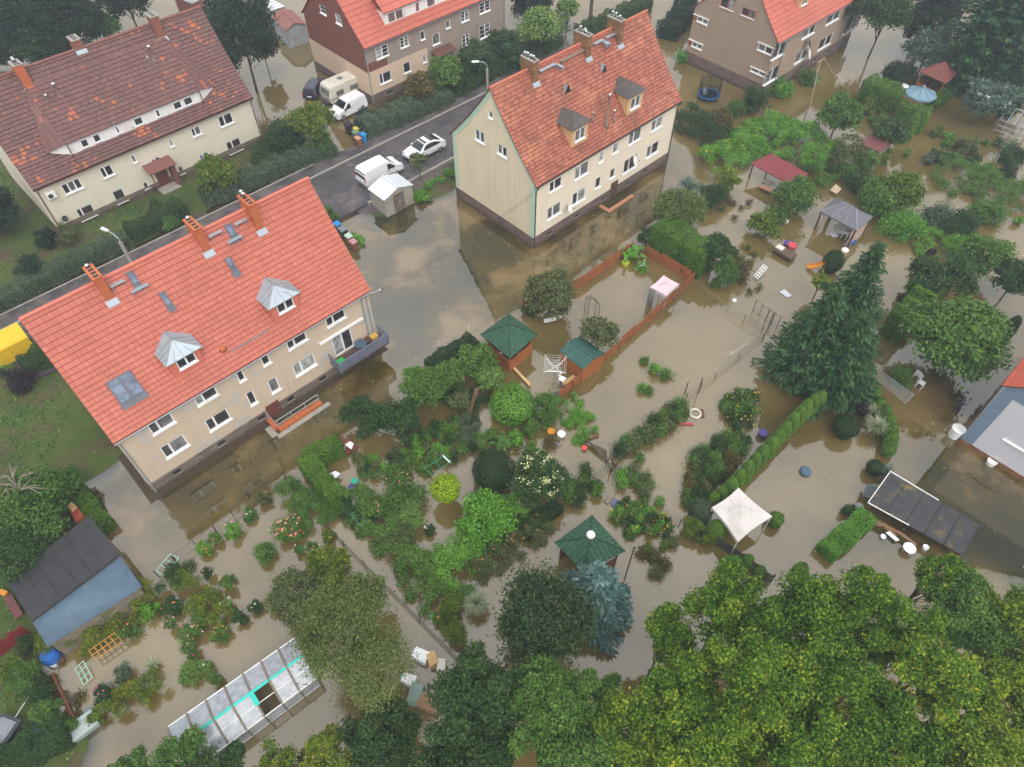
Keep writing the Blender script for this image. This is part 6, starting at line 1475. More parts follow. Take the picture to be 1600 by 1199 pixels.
def spruce(mat, bx, by, h, R_, label, name='spruce_tree', whorls=30, br=11, leaf=1.0, sz=.42):
    b = at(bx, by); root = thing(name, label, 'tree', b, rnd.uniform(0, 6)); Ps, Ns, Ts = [], [], []
    V_, = [[]]; m = mpp(bx, by, h / 2); ls = max(.26, sz * 1.0) * leaf
    for wi in range(whorls):
        q = (wi + .5) / whorls; z = h * (.05 + .94 * q); L0 = R_ * (1 - q) ** .82 + .12; nb_ = max(4, int(br * (1 - q * .55)))
        for k in range(nb_):
            a = 6.2832 * (k + rnd.random() * .8) / nb_ + wi * 1.9; L_ = L0 * rnd.uniform(.68, 1.12); ns = max(3, int(L_ / (ls * .36)))
            t = (np.arange(ns) + .6) / ns; d = np.array((cos(a), sin(a), 0)); s = np.array((-sin(a), cos(a), 0))
            drop = -.16 * L_ * t + .22 * L_ * t * t - (.12 * L_ * (1 - q)) * t
            for sg in (-1, 0, 1):
                wd = (.13 + .20 * L_ * np.sin(pi * np.clip(t * .85 + .12, 0, 1)) * .55) * sg
                P = d * (t * L_)[:, None] + s * wd[:, None]; P[:, 2] += z + drop - abs(sg) * .07; P += rng.normal(size=P.shape) * .05
                T = d + s * sg * .75 + np.array((0, 0, -.12)); Ps.append(P); Ts.append(np.tile(T, (ns, 1)) + rng.normal(size=(ns, 3)) * .22)
    P = np.concatenate(Ps); T = unit(np.concatenate(Ts)); n = len(P); N = unit(np.cross(T, rng.normal(size=(n, 3)) * .5 + np.cross(T, (0, 0, 1.0)))); N = unit(N * np.sign(N[:, 2:3] + 1e-6) + (0, 0, .3)); B = unit(np.cross(N, T))
    L_ = (ls * (.7 + .6 * rng.random(n)))[:, None]; w = L_ * .22; v = np.stack([P - T * L_ * .4, P + B * w + N * .03, P + T * L_ * .6 - (0, 0, .04), P - B * w + N * .03], 1).reshape(-1, 3)
    leaf_obj('crown', v, LM[mat], root)
    mb = MB(); mb.tube([(0, 0, -.6), (0, 0, h * .5), (0, 0, h)], [h * .018 + .05, h * .011, .03], 8); mb.build('trunk', M['bark'], root, True); reg(root, R_); return root
def grass_clump(mat, px, py, rp, h, label, n=260, name='grass_clump', cat='grass plant', wd=.045):
    m = mpp(px, py, h * .4); r = rp * m; b = ground_at(px, py, h * .4); root = thing(name, label, cat, b, 0); a = rng.random(n) * 6.2832; L_ = r * (.5 + .6 * rng.random(n)); hh = h * (.7 + .5 * rng.random(n)); V_ = []
    seg = 4; s = np.stack([-np.sin(a), np.cos(a), 0 * a], 1); wv = wd * (.8 + .5 * rng.random(n)); vs, fs = [], []
    for i in range(seg + 1):
        t = i / seg; x = L_ * t ** 1.3; z = hh * (t * 1.75 - t * t * 1.05); c = np.stack([np.cos(a) * x, np.sin(a) * x, z + .02], 1); w = (wv * (1 - t * .85))[:, None]; vs.append(np.stack([c - s * w, c + s * w], 1))
    A = np.stack(vs, 1); v = A.reshape(-1, 3); base = (np.arange(n) * (seg + 1) * 2)[:, None]; q = np.concatenate([base + np.array([2 * i, 2 * i + 1, 2 * i + 3, 2 * i + 2]) for i in range(seg)], 1).reshape(-1, 4)
    np_mesh('foliage', v, q, LM[mat], root); reg(root, r); return root
def big_leaf(mat, px, py, rp, h, label, n=26, name='banana_plant', cat='plant', lw=.16):
    m = mpp(px, py, h * .5); r = rp * m; b = ground_at(px, py, h * .5); root = thing(name, label, cat, b, 0); mb = MB()
    for k in range(n):
        a = rnd.uniform(0, 6.28); bx, by = rnd.uniform(-.45, .45) * r, rnd.uniform(-.45, .45) * r; L_ = rnd.uniform(.5, .8) * r; hh = h * rnd.uniform(.6, 1.0); prev = None; d = np.array((cos(a), sin(a), 0)); s = np.array((-sin(a), cos(a), 0))
        for i in range(6):
            t = i / 5; c = np.array((bx, by, 0)) + d * L_ * t + (0, 0, hh * (.55 + .75 * t - .85 * t * t)); w = lw * sin(pi * min(1, t * .93 + .06)) + .01; cur = (c - s * w + (0, 0, .03), c - (0, 0, .02), c + s * w + (0, 0, .03))
            if prev: mb.face([prev[0], prev[1], cur[1], cur[0]]); mb.face([prev[1], prev[2], cur[2], cur[1]])
            prev = cur
        if k % 3 == 0: mb.tube([(bx, by, -.4), (bx, by, hh * .6)], .05, 5)
    mb.build('foliage', LM[mat], root); reg(root, r); return root
def bed(mat, pts, rp, h, label, group, fl=None, name='garden_plant', cat='plant', dens=1.0, mats=None, leaf=1.0):
    """small look-alike plants standing in the water of one bed: they share a label"""
    for i, (x, y) in enumerate(pts):
        f = fl if fl and rnd.random() < .75 else None
        shrub(mats[i % len(mats)] if mats else mat, x, y, rp * rnd.uniform(.75, 1.3), h * rnd.uniform(.75, 1.25), label, name, cat, f, dens * .8, leaf, group, loose=.22)
def scatter(poly_, n, mind):
    P = np.array(poly_, float); out = []; tries = 0
    while len(out) < n and tries < 6000:
        tries += 1; x, y = rnd.uniform(P[:, 0].min(), P[:, 0].max()), rnd.uniform(P[:, 1].min(), P[:, 1].max())
        if sdist(P, np.array([x]), np.array([y]))[0] > 0 and all((x - a) ** 2 + (y - b) ** 2 > mind * mind for a, b in out): out.append((x, y))
    return out
# ---------------------------------------------------------------- trees behind the houses, top edge
tree('deep', 28, 25, 48, 11, 'dark blue green tree in the top left corner', droop=.3)
tree('deep', 105, 25, 50, 12, 'broad dark tree at top edge behind the middle chimney of the weathered roof', droop=.3)
tree('mid', 162, 44, 22, 5, 'small lighter green tree behind the weathered roof ridge')
tree('dark', 75, 70, 42, 6, 'dull olive bushes close behind the left chimney of the weathered roof', lobe=.35)
tree('deep', 12, 78, 30, 6, 'dark tree behind the leftmost chimney at left edge')
tree('deep', 195, -5, 38, 9, 'dark tree at the top edge above the old hut')
tree('deep', 373, 48, 50, 12, 'tall blue green tree beside the right gable of the weathered roof house', droop=.5, lobe=.35)
tree('deep', 410, 75, 20, 5, 'dark low tree beside the rusty roofed garage', droop=.3)
tree('yellow', 488, 192, 33, 5.5, 'yellowing round tree between weathered roof house and parked vans', lobe=.15)
shrub('dark', 447, 218, 36, 3, 'wide dark shrub left of the yellowing tree')
shrub('mid', 505, 226, 24, 2.6, 'mid green shrub at the driveway corner right of the yellowing tree')
shrub('dark', 415, 250, 26, 2.2, 'dark shrub at the corner of the weathered roof house lawn')
tree('yellow', 335, 272, 31, 4.2, 'yellow green small tree against the cream front wall')
shrub('deep', 74, 374, 17, 2.4, 'dark round bush at the corner of the cream house')
shrub('olive', 110, 372, 17, 2.2, 'yellow olive bush below the cream house wall')
shrub('deep', 45, 425, 27, 2.4, 'dark spreading bush on the lawn behind the street lamp')
shrub('mid', 266, 350, 14, 1.6, 'small green bush behind the middle red roof chimney')
shrub('greyg', 277, 326, 13, 1.5, 'grey green bush by the garden path of the cream house')
shrub('dark', 245, 322, 12, 1.2, 'little dark bush beside the cream house steps')
tree('deep', -20, 330, 45, 6, 'dark tree in the shade beyond the cream house left gable')
hedge('greyg', [(-60, 512), (60, 452), (125, 418), (200, 384)], 1.5, 1.4, 'long grey green hedge between street and cream house, left of the lamp', z0=.3)
hedge('dark', [(206, 372), (262, 345), (288, 330)], 1.6, 1.2, 'short dark hedge along the pavement right of the street lamp', z0=.3)
hedge('greyg', [(322, 318), (400, 286), (470, 258), (522, 240)], 2.0, 1.5, 'grey green hedge ending at the flooded driveway', z0=.2)
hedge('greyg', [(566, 212), (630, 186), (700, 156)], 2.6, 1.5, 'silvery green hedge beside the pavement behind the wheelie bins', z0=.3)
hedge('dark', [(706, 150), (780, 112), (870, 70)], 2.2, 1.5, 'dark hedge continuing up the street behind the centre house', z0=.3)
shrub('deep', 568, 186, 16, 1.6, 'dark rounded bush in front of the small delivery van')
tree('rust', 655, 135, 23, 4, 'brownish autumn tinted small tree under the pink cream wall')
tree('mid', 694, 113, 27, 4.6, 'rounded mid green tree before the porch of the brick gable house')
tree('dark', 742, 92, 28, 4.6, 'dark tree right of the porch of the brick gable house')
tree('dark', 784, 70, 25, 4.4, 'dark tree by the far corner of the brick gable house')
tree('light', 842, 42, 32, 6, 'pale green bushy tree behind the centre house left chimney', lobe=.15)
tree('light', 887, 14, 19, 5, 'small pale green tree near the top edge left of bare trunk')
tree('deep', 830, 5, 30, 6, 'dark tree at the top edge behind pale green trees')
tree('dark', 805, 92, 20, 3, 'low dark tree at the street bend beside the second lamp')
hedge('dark', [(905, 62), (960, 38), (1010, 14)], 2.0, 1.6, 'dark hedge beyond the street behind the centre house ridge')
hedge('deep', [(1040, 62), (1062, 40), (1072, 10)], 2.6, 1.8, 'dark hedge in water between centre house and brown house')
shrub('bright', 1068, 88, 13, 1.2, 'bright green waterside bush at the brown house gable')
tree('olive', 654, 252, 14, 3.2, 'slender grey green street tree in front of the white coupe', dens=.8)
mb = MB(); p = at(922, 34); mb.tube([up(p, -.5), up(p, 4), up(p, 7.5) + (.3, .2, 0)], [.28, .22, .12], 8); wobj(mb, 'bare_tree', M['bark'], 'tall dark bare trunk at the top edge behind the centre house', 'tree')
hedge('bright', [(668, 296), (712, 268)], 1.2, .45, 'strip of bright green weeds behind the street railing', 'weed_strip', 'weeds', core=False, loose=True, z0=.2)
shrub('bright', 660, 305, 16, .5, 'bright green weeds beside the grey garage doors', 'weed_patch', 'weeds')
# top right
tree('dark', 1338, 4, 32, 8, 'dark tree at the top edge just right of the brown house', droop=.2)
tree('dark', 1385, 18, 36, 8, 'dark bushy tree at top edge beside the brown water', droop=.2)
tree('purple', 1436, 48, 22, 4, 'dark purple leaved shrub tree left of the silvery willow shrub')
tree('silver', 1452, 76, 36, 5, 'silvery grey green willow shrub above the red pyramid pavilion')
spruce('needle', 1490, 130, 15, 5.5, 'very dark tall conifer at the top right, left of pair', 'conifer_tree', 26, 9, sz=.7)
spruce('needle', 1545, 135, 16, 6, 'very dark tall conifer at the top right, right of pair', 'conifer_tree', 26, 9, sz=.7)
tree('deep', 1590, 40, 40, 10, 'dark tree filling the top right corner')
tree('deep', 1462, 18, 40, 9, 'dark tree at top edge between purple shrub and conifers', droop=.3)
tree('deep', 1560, 128, 36, 4, 'low dark bushes below the tall conifers at right')
topiary('thuja', 1513, 88, 13, 5, 'pointed green conifer in front of dark conifers', 'cone', 'thuja_tree', 'thuja')
topiary('bright', 1588, 122, 19, 4.5, 'bright green pointed conifer at the right edge', 'cone', 'thuja_tree', 'thuja')
tree('silver', 1541, 158, 36, 5, 'grey green tree dotted with white blossom right of the parasol', fl=('white', 9, .10))
tree('deep', 1568, 165, 22, 4, 'dark tree between white blossomed tree and right edge')
shrub('deep', 1402, 116, 24, 2.2, 'dark bushes behind the blue parasol')
hedge('thuja', [(1345, 156), (1390, 178)], 2.4, 2.8, 'tall clipped thuja hedge left of the blue parasol', rough=.04)
hedge('thuja', [(1398, 188), (1438, 204)], 1.6, 2.3, 'clipped thuja hedge below the blue parasol deck', rough=.05)
hedge('thuja', [(1452, 172), (1482, 148)], 1.2, 1.1, 'low thuja hedge right of the blue parasol', rough=.05)
topiary('thuja', 1424, 198, 9, 3.4, 'pointed thuja at the right end of the maroon shed garden', 'cone', 'thuja_tree', 'thuja')
topiary('thuja', 1441, 190, 8, 2.8, 'narrow pointed thuja at the lower end of clipped thuja hedge', 'cone', 'thuja_tree', 'thuja')
tree('dark', 1392, 206, 24, 4, 'dark rounded tree directly above the maroon roofed shed')
tree('mid', 1312, 180, 33, 5, 'round apple tree standing in pale reflecting water by the brown house')
tree('olive', 1318, 232, 26, 3.6, 'thin leaved grey tree left of the maroon roofed shed', dens=.5)
shrub('mid', 1352, 250, 20, 2, 'leafy creeper covering the front of the maroon shed')
shrub('yellow', 1382, 244, 14, 1.6, 'yellow green bush at the right corner of the maroon shed')
shrub('yellow', 1352, 168, 14, 1.6, 'yellowing bush at the foot of tall clipped thuja hedge')
shrub('mid', 1372, 188, 14, 1.2, 'green bush with pink petals beside the dark rounded tree', fl=('pink', 8))
# greenery between centre house, brown house and shelters
hedge('dark', [(1072, 190), (1098, 208), (1122, 222)], 4.0, 2.0, 'dark creeper mound at the right gable of the centre house', 'creeper_mound', 'creeper', .18, loose=True)
shrub('rust', 1128, 186, 22, 1.5, 'brownish bush between trampoline and creeper')
shrub('dark', 1178, 158, 22, 2.4, 'dark bush at the foot of the brown house gable')
shrub('mid', 1150, 170, 16, 1.6, 'green bush right of the trampoline')
shrub('bright', 1222, 138, 20, 1.4, 'bright bush at the corner downpipe of the brown house')
shrub('mid', 1262, 122, 16, 1.3, 'low green creeper along the brown house plinth')
hedge('bright', [(1106, 262), (1140, 245), (1172, 222), (1200, 208)], 4.2, 1.9, 'bright green vine bank behind the red roofed shelter', 'creeper_mound', 'creeper', .2, loose=True, fl=('yellow', 40))
hedge('bright', [(1196, 212), (1240, 226), (1290, 262)], 6.0, 2.7, 'large bright vine mound hanging over the red roofed shelter', 'creeper_mound', 'creeper', .2, loose=True)
hedge('mid', [(1268, 282), (1300, 268)], 2.6, 1.5, 'low green creeper right of the red roofed shelter', 'creeper_mound', 'creeper', .2, loose=True)
shrub('yellow', 1140, 284, 17, 2.6, 'yellow green upright bush beside spiky grey plants')
shrub('dark', 1116, 306, 20, 2.2, 'dark bush between weeping shrub and the red shelter')
grass_clump('silver', 1076, 293, 20, 1.7, 'spiky grey green yucca clump near the centre house right corner', 160, 'yucca', 'plant', .09)
grass_clump('greyg', 1098, 300, 14, 1.5, 'smaller spiky green clump right of the grey yucca', 120, 'yucca', 'plant', .08)
tree('willow', 1060, 328, 42, 4.2, 'pale weeping willow like shrub above the tall clipped hedge', rz=.7, droop=.6, lobe=.1, asp=.3)
hedge('thuja', [(1024, 384), (1098, 428)], 2.4, 3.0, 'tall clipped bright green hedge behind the brown board fence', rough=.03)
shrub('dark', 1010, 372, 14, 2.2, 'dark bush at the upper end of the tall clipped hedge')
tree('dark', 1121, 386, 23, 4, 'dark upright tree at the lower end of tall clipped hedge')
shrub('mid', 1128, 428, 26, 2.2, 'mixed green bush in water below the dark upright tree')
shrub('rust', 1160, 424, 20, 1.6, 'thin reddish half bare bush near the white lounger', dens=.5)
big_leaf('bright', 988, 396, 24, 1.6, 'large leaved banana plants in the upper corner of fenced plot')
shrub('bright', 1004, 417, 11, .7, 'low leafy plants with pale shells under the banana plants', 'garden_plant', 'plant', fl=('white', 14))
tree('olive', 859, 460, 41, 4.2, 'olive green fruit tree beside the green pavilion', lobe=.15)
shrub('dark', 826, 486, 12, 1.0, 'small dark bush below the olive fruit tree')
tree('olive', 938, 520, 29, 3.4, 'thin olive tree behind the green felt shed', dens=.75)
# upper right garden
shrub('mid', 1372, 312, 36, 3, 'big leafy bush right of the grey gazebo roof')
tree('yellow', 1402, 300, 36, 3.6, 'tall bright bush with yellow tops behind grey gazebo', lobe=.35)
shrub('bright', 1408, 350, 32, 1.6, 'bright green trailing plants below the gazebo bushes', loose=.1)
hedge('bright', [(1424, 366), (1470, 384), (1520, 392)], 4.2, 1.1, 'bright trailing bank of pumpkin leaves in upper right garden', 'creeper_mound', 'creeper', .25, loose=True)
shrub('dark', 1500, 352, 30, 2.0, 'dark bush above the pumpkin leaves')
shrub('greyg', 1465, 340, 26, 2.0, 'grey green feathery bush left of the dark bush')
shrub('mid', 1546, 336, 26, 1.6, 'green bush at the edge of brown water, upper right')
shrub('purple', 1523, 329, 8, .9, 'small purple leaved plant in brown water, upper right')
shrub('purple', 1454, 395, 7, .8, 'small dark red plant under the pumpkin leaves')
hedge('mid', [(1476, 268), (1530, 292), (1610, 318)], 6, 1.2, 'broad bank of overgrown beds at the right edge', 'creeper_mound', 'creeper', .3, loose=True)
shrub('dark', 1582, 246, 22, 1.4, 'dark low bush at right edge above the overgrown beds')
shrub('deep', 1575, 272, 14, 1.2, 'dark clump inside the overgrown beds at right')
shrub('yellow', 1465, 205, 9, 1.4, 'small yellow leaved sapling in brown water')
shrub('bright', 1484, 213, 10, .8, 'bright green low plant right of yellow sapling')
shrub('greyg', 1462, 245, 13, 1.5, 'grey green sapling left of two in brown water')
shrub('dark', 1476, 250, 12, 1.3, 'dark sapling right of two in brown water')
shrub('greyg', 1450, 250, 9, 1.2, 'small grey sapling beside the brown water saplings')
shrub('olive', 1512, 228, 18, 1.6, 'half bare olive bush with leaning stake')
shrub('light', 1416, 240, 7, .8, 'tiny pale plant right of the maroon shed')
shrub('bright', 1592, 345, 8, .6, 'tiny bright plant in brown water at right edge')
tree('mid', 1247, 308, 31, 3.2, 'grey green tree in front of the right end of the red roofed shelter', lobe=.3)
tree('yellow', 1192, 352, 25, 2.2, 'yellow green leafy bush below the red roofed shelter', name='shrub', cat='shrub', lobe=.35, dens=.8)
shrub('mid', 1215, 338, 16, 1.4, 'small green bush right of the yellow green one by the shelter', loose=.15); shrub('mid', 1318, 268, 18, 1.3, 'green bush in water between vine mound and grey gazebo', loose=.15); shrub('dark', 1345, 285, 20, 1.5, 'dark straggling bush above the grey gazebo', loose=.15)
bed('mid', scatter([(1440, 270), (1480, 215), (1540, 200), (1605, 240), (1605, 300), (1500, 262)], 18, 14), 7, .7, 'straggling plant half under brown water in the upper right beds', 'straggling plants in the upper right beds', mats=['olive', 'mid', 'dark'], dens=.8)
bed('mid', scatter([(1120, 320), (1180, 300), (1170, 345), (1130, 350)], 5, 12) + scatter([(1135, 400), (1170, 385), (1200, 420), (1180, 460), (1150, 450)], 9, 12), 6, .5, 'low drowned twiggy plant around the white lounger', 'drowned plants around the lounger', mats=['rust', 'olive'], dens=.5)
# conifers and apple tree, right middle
spruce('needle', 1290, 548, 11.8, 3.9, 'tallest dark spruce, upper right of the spruce group')
spruce('needle', 1247, 584, 9.8, 3.3, 'dark spruce on the left of the spruce group')
spruce('needle', 1292, 606, 8.5, 3.7, 'shorter dark spruce at the lower right of the spruce group')
tree('yellow', 1282, 442, 13, 2.5, 'small yellowing bush above the spruce group near the slide', name='shrub', cat='shrub')
topiary('thujad', 1302, 409, 15, 2.2, 'dark rounded bush beside the yellow slide')
tree('dark', 1453, 430, 30, 4.5, 'dark green tree at the corner of the right thuja hedge', droop=.2)
tree('dark', 1494, 432, 32, 4.5, 'dark tree behind the apple tree crown', droop=.2)
tree('mid', 1540, 402, 36, 4, 'broad green tree right of pumpkin leaves', lobe=.15)
tree('dark', 1588, 436, 32, 4, 'dark green tree at right edge above the apple tree')
shrub('bright', 1424, 448, 9, 1.4, 'small bright sapling in pale water left of thuja hedge')
shrub('rust', 1410, 463, 7, 1.1, 'small rusty sapling in pale water left of thuja hedge')
hedge('thuja', [(1452, 470), (1420, 496), (1385, 530)], 1.6, 2.8, 'tall thuja hedge running down behind the spruce group', rough=.07)
tree('mid', 1496, 528, 72, 6, 'large round apple tree in dark water above pale grey house', rz=.62, lobe=.12, dens=1.25)
shrub('mid', 1408, 588, 18, 1.6, 'leafy bush under the left side of the apple tree')
topiary('thujad', 1581, 510, 10, 2.4, 'dark clipped cone right of the apple tree', 'cone', 'thuja_tree', 'thuja')
# thuja row by the party tent
row = [(1114, 780), (1126, 770), (1140, 760), (1152, 748), (1165, 736), (1176, 723), (1188, 711), (1202, 698), (1212, 686), (1223, 674), (1235, 661), (1246, 650), (1256, 640), (1267, 632), (1278, 626)]
ordn = 'first second third fourth fifth sixth seventh eighth ninth tenth eleventh twelfth thirteenth fourteenth fifteenth'.split()
for i, (x, y) in enumerate(row):
    topiary('thuja', x + 2, y, (9 if i < 2 else 10.3) * rnd.uniform(.93, 1.06), (1.5 if i < 2 else 2.4) * rnd.uniform(.92, 1.08), 'rounded thuja, %s in the row counted from the white party tent' % ordn[i], 'cone', 'thuja_tree', 'thuja', 'row of rounded thujas by the party tent')
topiary('greyg', 1095, 799, 18, 1.9, 'grey green clipped ball left of the white party tent')
topiary('thuja', 1121, 828, 16, 1.8, 'bright green clipped ball below the grey green one', 'cone')
topiary('thuja', 1212, 812, 12, 1.3, 'dark green clipped ball right of the white party tent')
topiary('thujad', 1322, 667, 19, 1.8, 'dark loose ball bush in the middle of flooded lawn')
topiary('thujad', 1367, 731, 12, 1.2, 'dark ball bush with yellow tip above the flat black roof')
shrub('dark', 1328, 797, 10, .9, 'small dark bush at the corner of the flat black roof')
shrub('silver', 1383, 736, 12, 1.0, 'blue grey creeping bush at the flat black roof')
row2 = [(1366, 618), (1374, 634), (1383, 646), (1389, 660), (1393, 674), (1393, 688), (1391, 700)]
for i, (x, y) in enumerate(row2): topiary('thuja', x, y, 10, 1.7, 'small thuja, %s from the top of the row by the variegated grass' % ordn[i], 'cone', 'thuja_tree', 'thuja', 'curved row of small thujas')
grass_clump('straw', 1367, 668, 20, 1.6, 'variegated pampas grass with yellow white blades beside small thujas', 300)
grass_clump('straw', 1364, 645, 14, 1.4, 'upper smaller variegated grass by the small thujas', 180)
shrub('purple', 1350, 640, 13, 1.2, 'dark purple bush left of the variegated grass')
shrub('yellow', 1340, 625, 15, 1.6, 'yellow green bush at the foot of the spruces')
hedge('bright', [(1286, 868), (1318, 842), (1350, 812)], 1.35, .95, 'short bright green clipped hedge left of the flat black roof', rough=.05)
topiary('thuja', 1252, 890, 12, 1.4, 'bright green pointed bush at the end of the dark board fence', 'cone')
topiary('thuja', 1168, 876, 11, 1.2, 'half hidden green bush behind the dark board fence', 'cone'); topiary('thuja', 1188, 893, 10, 1.1, 'small green bush lower down behind the dark board fence', 'cone')
shrub('yellow', 1083, 828, 18, 1.5, 'yellow green leafy bush at the upper end of dark board fence')
shrub('yellow', 1106, 845, 11, 1.1, 'smaller yellow green bush right of the leafy one by dark fence')
shrub('bright', 1140, 886, 16, 1.4, 'bright leafy bush at the middle of the dark board fence')
# middle garden
topiary('bright', 800, 632, 34, 2.6, 'dense bright green round tree in the middle garden', 'ball', 'tree', 'tree', leaf=1.35)
topiary('lime', 696, 763, 23, 1.7, 'glowing lime yellow ball tree on a thin stem', 'ball', 'tree', 'tree', lift=1.0, leaf=1.2)
topiary('thujad', 771, 736, 32, 2.8, 'large dark green clipped dome between flower beds')
tree('dark', 842, 748, 42, 3.6, 'dark green tree with cream blossom panicles above yellow flowers', rz=.75, lobe=.1, fl=('cream', 22, .13))
shrub('mid', 851, 640, 25, 2.2, 'olive green bush right of the bright round tree')
hedge('bright', [(882, 628), (902, 656), (920, 682)], 2.2, .5, 'bright green ground creeper spilling into the tan water', 'creeper_mound', 'creeper', .3, loose=True, core=False)
shrub('mid', 829, 671, 15, 1.2, 'round green bush below the bright round tree')
shrub('bright', 806, 686, 13, 1.0, 'light green bush near the yellow flower bed')
shrub('yellow', 814, 784, 16, 1.6, 'yellow flowering spiky bush under the blossoming tree', fl=('yellow', 40))
tree('olive', 718, 628, 15, 2, 'golden rounded bush in the middle garden', name='shrub', cat='shrub')
shrub('yellow', 716, 628, 13, 1.6, 'golden leaved bush near the leaning pole stack')
hedge('bright', [(800, 800), (762, 838), (725, 868), (695, 905)], 3.0, 1.7, 'thick bright vine bank crossing the lower middle garden', 'creeper_mound', 'creeper', .18, loose=True, leaf=1.4)
tree('bright', 758, 812, 42, 2.6, 'large leaved bright green bush right of the lime ball', name='shrub', cat='shrub', leaf=1.3, lobe=.15)
hedge('mid', [(556, 786), (584, 812), (612, 844), (648, 888), (684, 940)], 2.4, 1.6, 'dark green vine bank along the flooded footpath', 'creeper_mound', 'creeper', .15, loose=True, leaf=1.3)
hedge('dark', [(530, 775), (552, 800), (574, 820)], 1.3, 1.1, 'thin climbing plants on the green wire along the footpath', 'creeper_mound', 'creeper', .2, loose=True)
hedge('thuja', [(535, 706), (484, 730), (512, 768), (536, 792)], 1.25, 1.6, 'L shaped clipped bright hedge at the garden corner', rough=.04)
shrub('mid', 628, 772, 36, 1.6, 'wide green shrub in the middle of flower garden', fl=('mix', 16))
shrub('light', 646, 804, 23, 1.5, 'pale green shrub below the wide shrub')
shrub('olive', 622, 838, 26, 1.4, 'dull olive sparse shrub beside the footpath vines', dens=.7)
shrub('dark', 672, 828, 9, .9, 'small dark bush with white blossoms by the wide shrub', fl=('white', 4))
shrub('mid', 596, 792, 16, 1.2, 'green bush near the little white table', fl=('mix', 8))
tree('dark', 572, 648, 33, 3, 'dark bushy fruit tree left of two by the flooded yard')
tree('dark', 624, 655, 33, 3, 'dark bushy fruit tree right of two by the flooded yard', lobe=.3)
tree('mid', 662, 606, 33, 3.2, 'green fruit tree at the edge of grey water')
tree('mid', 700, 588, 26, 3, 'green fruit tree near the white rail')
tree('mid', 742, 566, 30, 2.6, 'green fruit tree left of the green pavilion')
tree('dark', 700, 606, 24, 2.2, 'dark low tree among fruit trees near the red bench')
tree('light', 766, 590, 22, 2.0, 'light green leafy bush below the green pavilion', name='shrub', cat='shrub')
hedge('thujad', [(674, 584), (740, 542)], 1.5, 1.2, 'dark dense hedge along the grey water by the white rail', rough=.05)
shrub('bright', 650, 585, 16, 1.8, 'bright green bush at the water edge of fruit trees')
big_leaf('mid', 785, 690, 26, 1.2, 'feathery spreading palm like plant in the middle garden', 34, 'garden_plant', 'plant', .10)
hedge('dark', [(730, 640), (760, 612)], 1.4, 1.0, 'dark bean rows near the leaning pole stack', 'creeper_mound', 'creeper', .2, loose=True)
bed('mid', scatter([(545, 700), (600, 715), (690, 655), (730, 655), (720, 705), (660, 740), (570, 745)], 46, 11), 7, .7, 'low green vegetable plant in the flooded beds above the flower garden', 'plants in the flooded vegetable beds', mats=['mid', 'bright', 'dark', 'mid', 'olive'])
bed('mid', scatter([(700, 660), (740, 650), (770, 680), (750, 715), (705, 720)], 14, 10), 8, .9, 'leafy garden plant between palm like plant and clipped dome', 'plants left of the palm like plant', mats=['mid', 'dark', 'greyg'])
bed('mid', [(875, 745), (892, 755), (905, 765), (915, 750), (903, 780), (890, 775), (930, 760), (935, 768), (914, 738), (880, 760)], 10, 1.0, 'dark fern like plant along the green mesh fence', 'plants along the green mesh fence', mats=['dark', 'mid'])
bed('mid', scatter([(1070, 790), (1082, 715), (1130, 680), (1170, 680), (1158, 712), (1118, 762), (1095, 780)], 34, 10), 9, .85, 'leafy bush in the overgrown bed left of the thuja row', 'bushes in the bed left of the thuja row', mats=['dark', 'mid', 'dark', 'rust', 'mid'])
bed('mid', scatter([(1125, 625), (1150, 605), (1178, 615), (1182, 660), (1150, 665)], 18, 9), 7.5, .8, 'leafy plant with yellow flowers in the small bed by the spruces', 'plants in the small bed by the spruces', ('yellow', 5), mats=['mid', 'dark'])
bed('mid', [(1060 - 9 * i + rnd.uniform(-4, 4), 634 + 7.2 * i + rnd.uniform(-4, 4)) for i in range(11)] + [(1066 - 9 * i, 644 + 7 * i) for i in range(7)], 10, .9, 'weedy plant growing along the pole fence across tan water', 'plants along the pole fence', mats=['mid', 'dark', 'olive'])
bed('mid', scatter([(955, 800), (985, 780), (1040, 800), (1050, 835), (1000, 830), (960, 815)], 26, 10), 7, .6, 'low vegetable plant standing in water right of the ball topped pavilion', 'vegetable plants right of the pavilion', ('orange', 3), mats=['mid', 'dark', 'bright'])
bed('mid', [(1012, 858), (1022, 872), (1005, 865), (1035, 852), (1050, 845), (1038, 880), (985, 835), (1025, 895), (1018, 865)], 8, .6, 'small drowned plant below the vegetable plants', 'small drowned plants', mats=['mid', 'olive', 'rust'])
bed('bright', [(1007, 563), (1024, 577), (1042, 585), (1003, 607), (1014, 610), (1060, 632)], 7, .6, 'lone small sapling in the wide tan flooded plot', 'saplings in the tan plot', mats=['mid', 'bright'])
bed('mid', [(1000, 716), (985, 735), (975, 742), (992, 748), (1005, 745), (970, 755), (998, 760), (1010, 770), (1030, 785)], 8, .7, 'weed clump on the pole fence right of the broken stakes', 'weeds right of the broken stakes', mats=['mid', 'olive', 'bright'])
shrub('rust', 862, 690, 14, .7, 'reddish drowned plants near the flower pots', dens=.6); shrub('mid', 830, 708, 16, .8, 'half drowned bush with brown edge left of the pots')
shrub('light', 1010, 753, 14, .25, 'pale floating weed patch right of the broken stakes', 'weed_patch', 'weeds', dens=.6); shrub('light', 1018, 660, 10, .25, 'pale floating weed patch by the plants on pole fence', 'weed_patch', 'weeds', dens=.5)
shrub('yellow', 980, 832, 8, .5, 'small yellow brown leafy plant below vegetables')
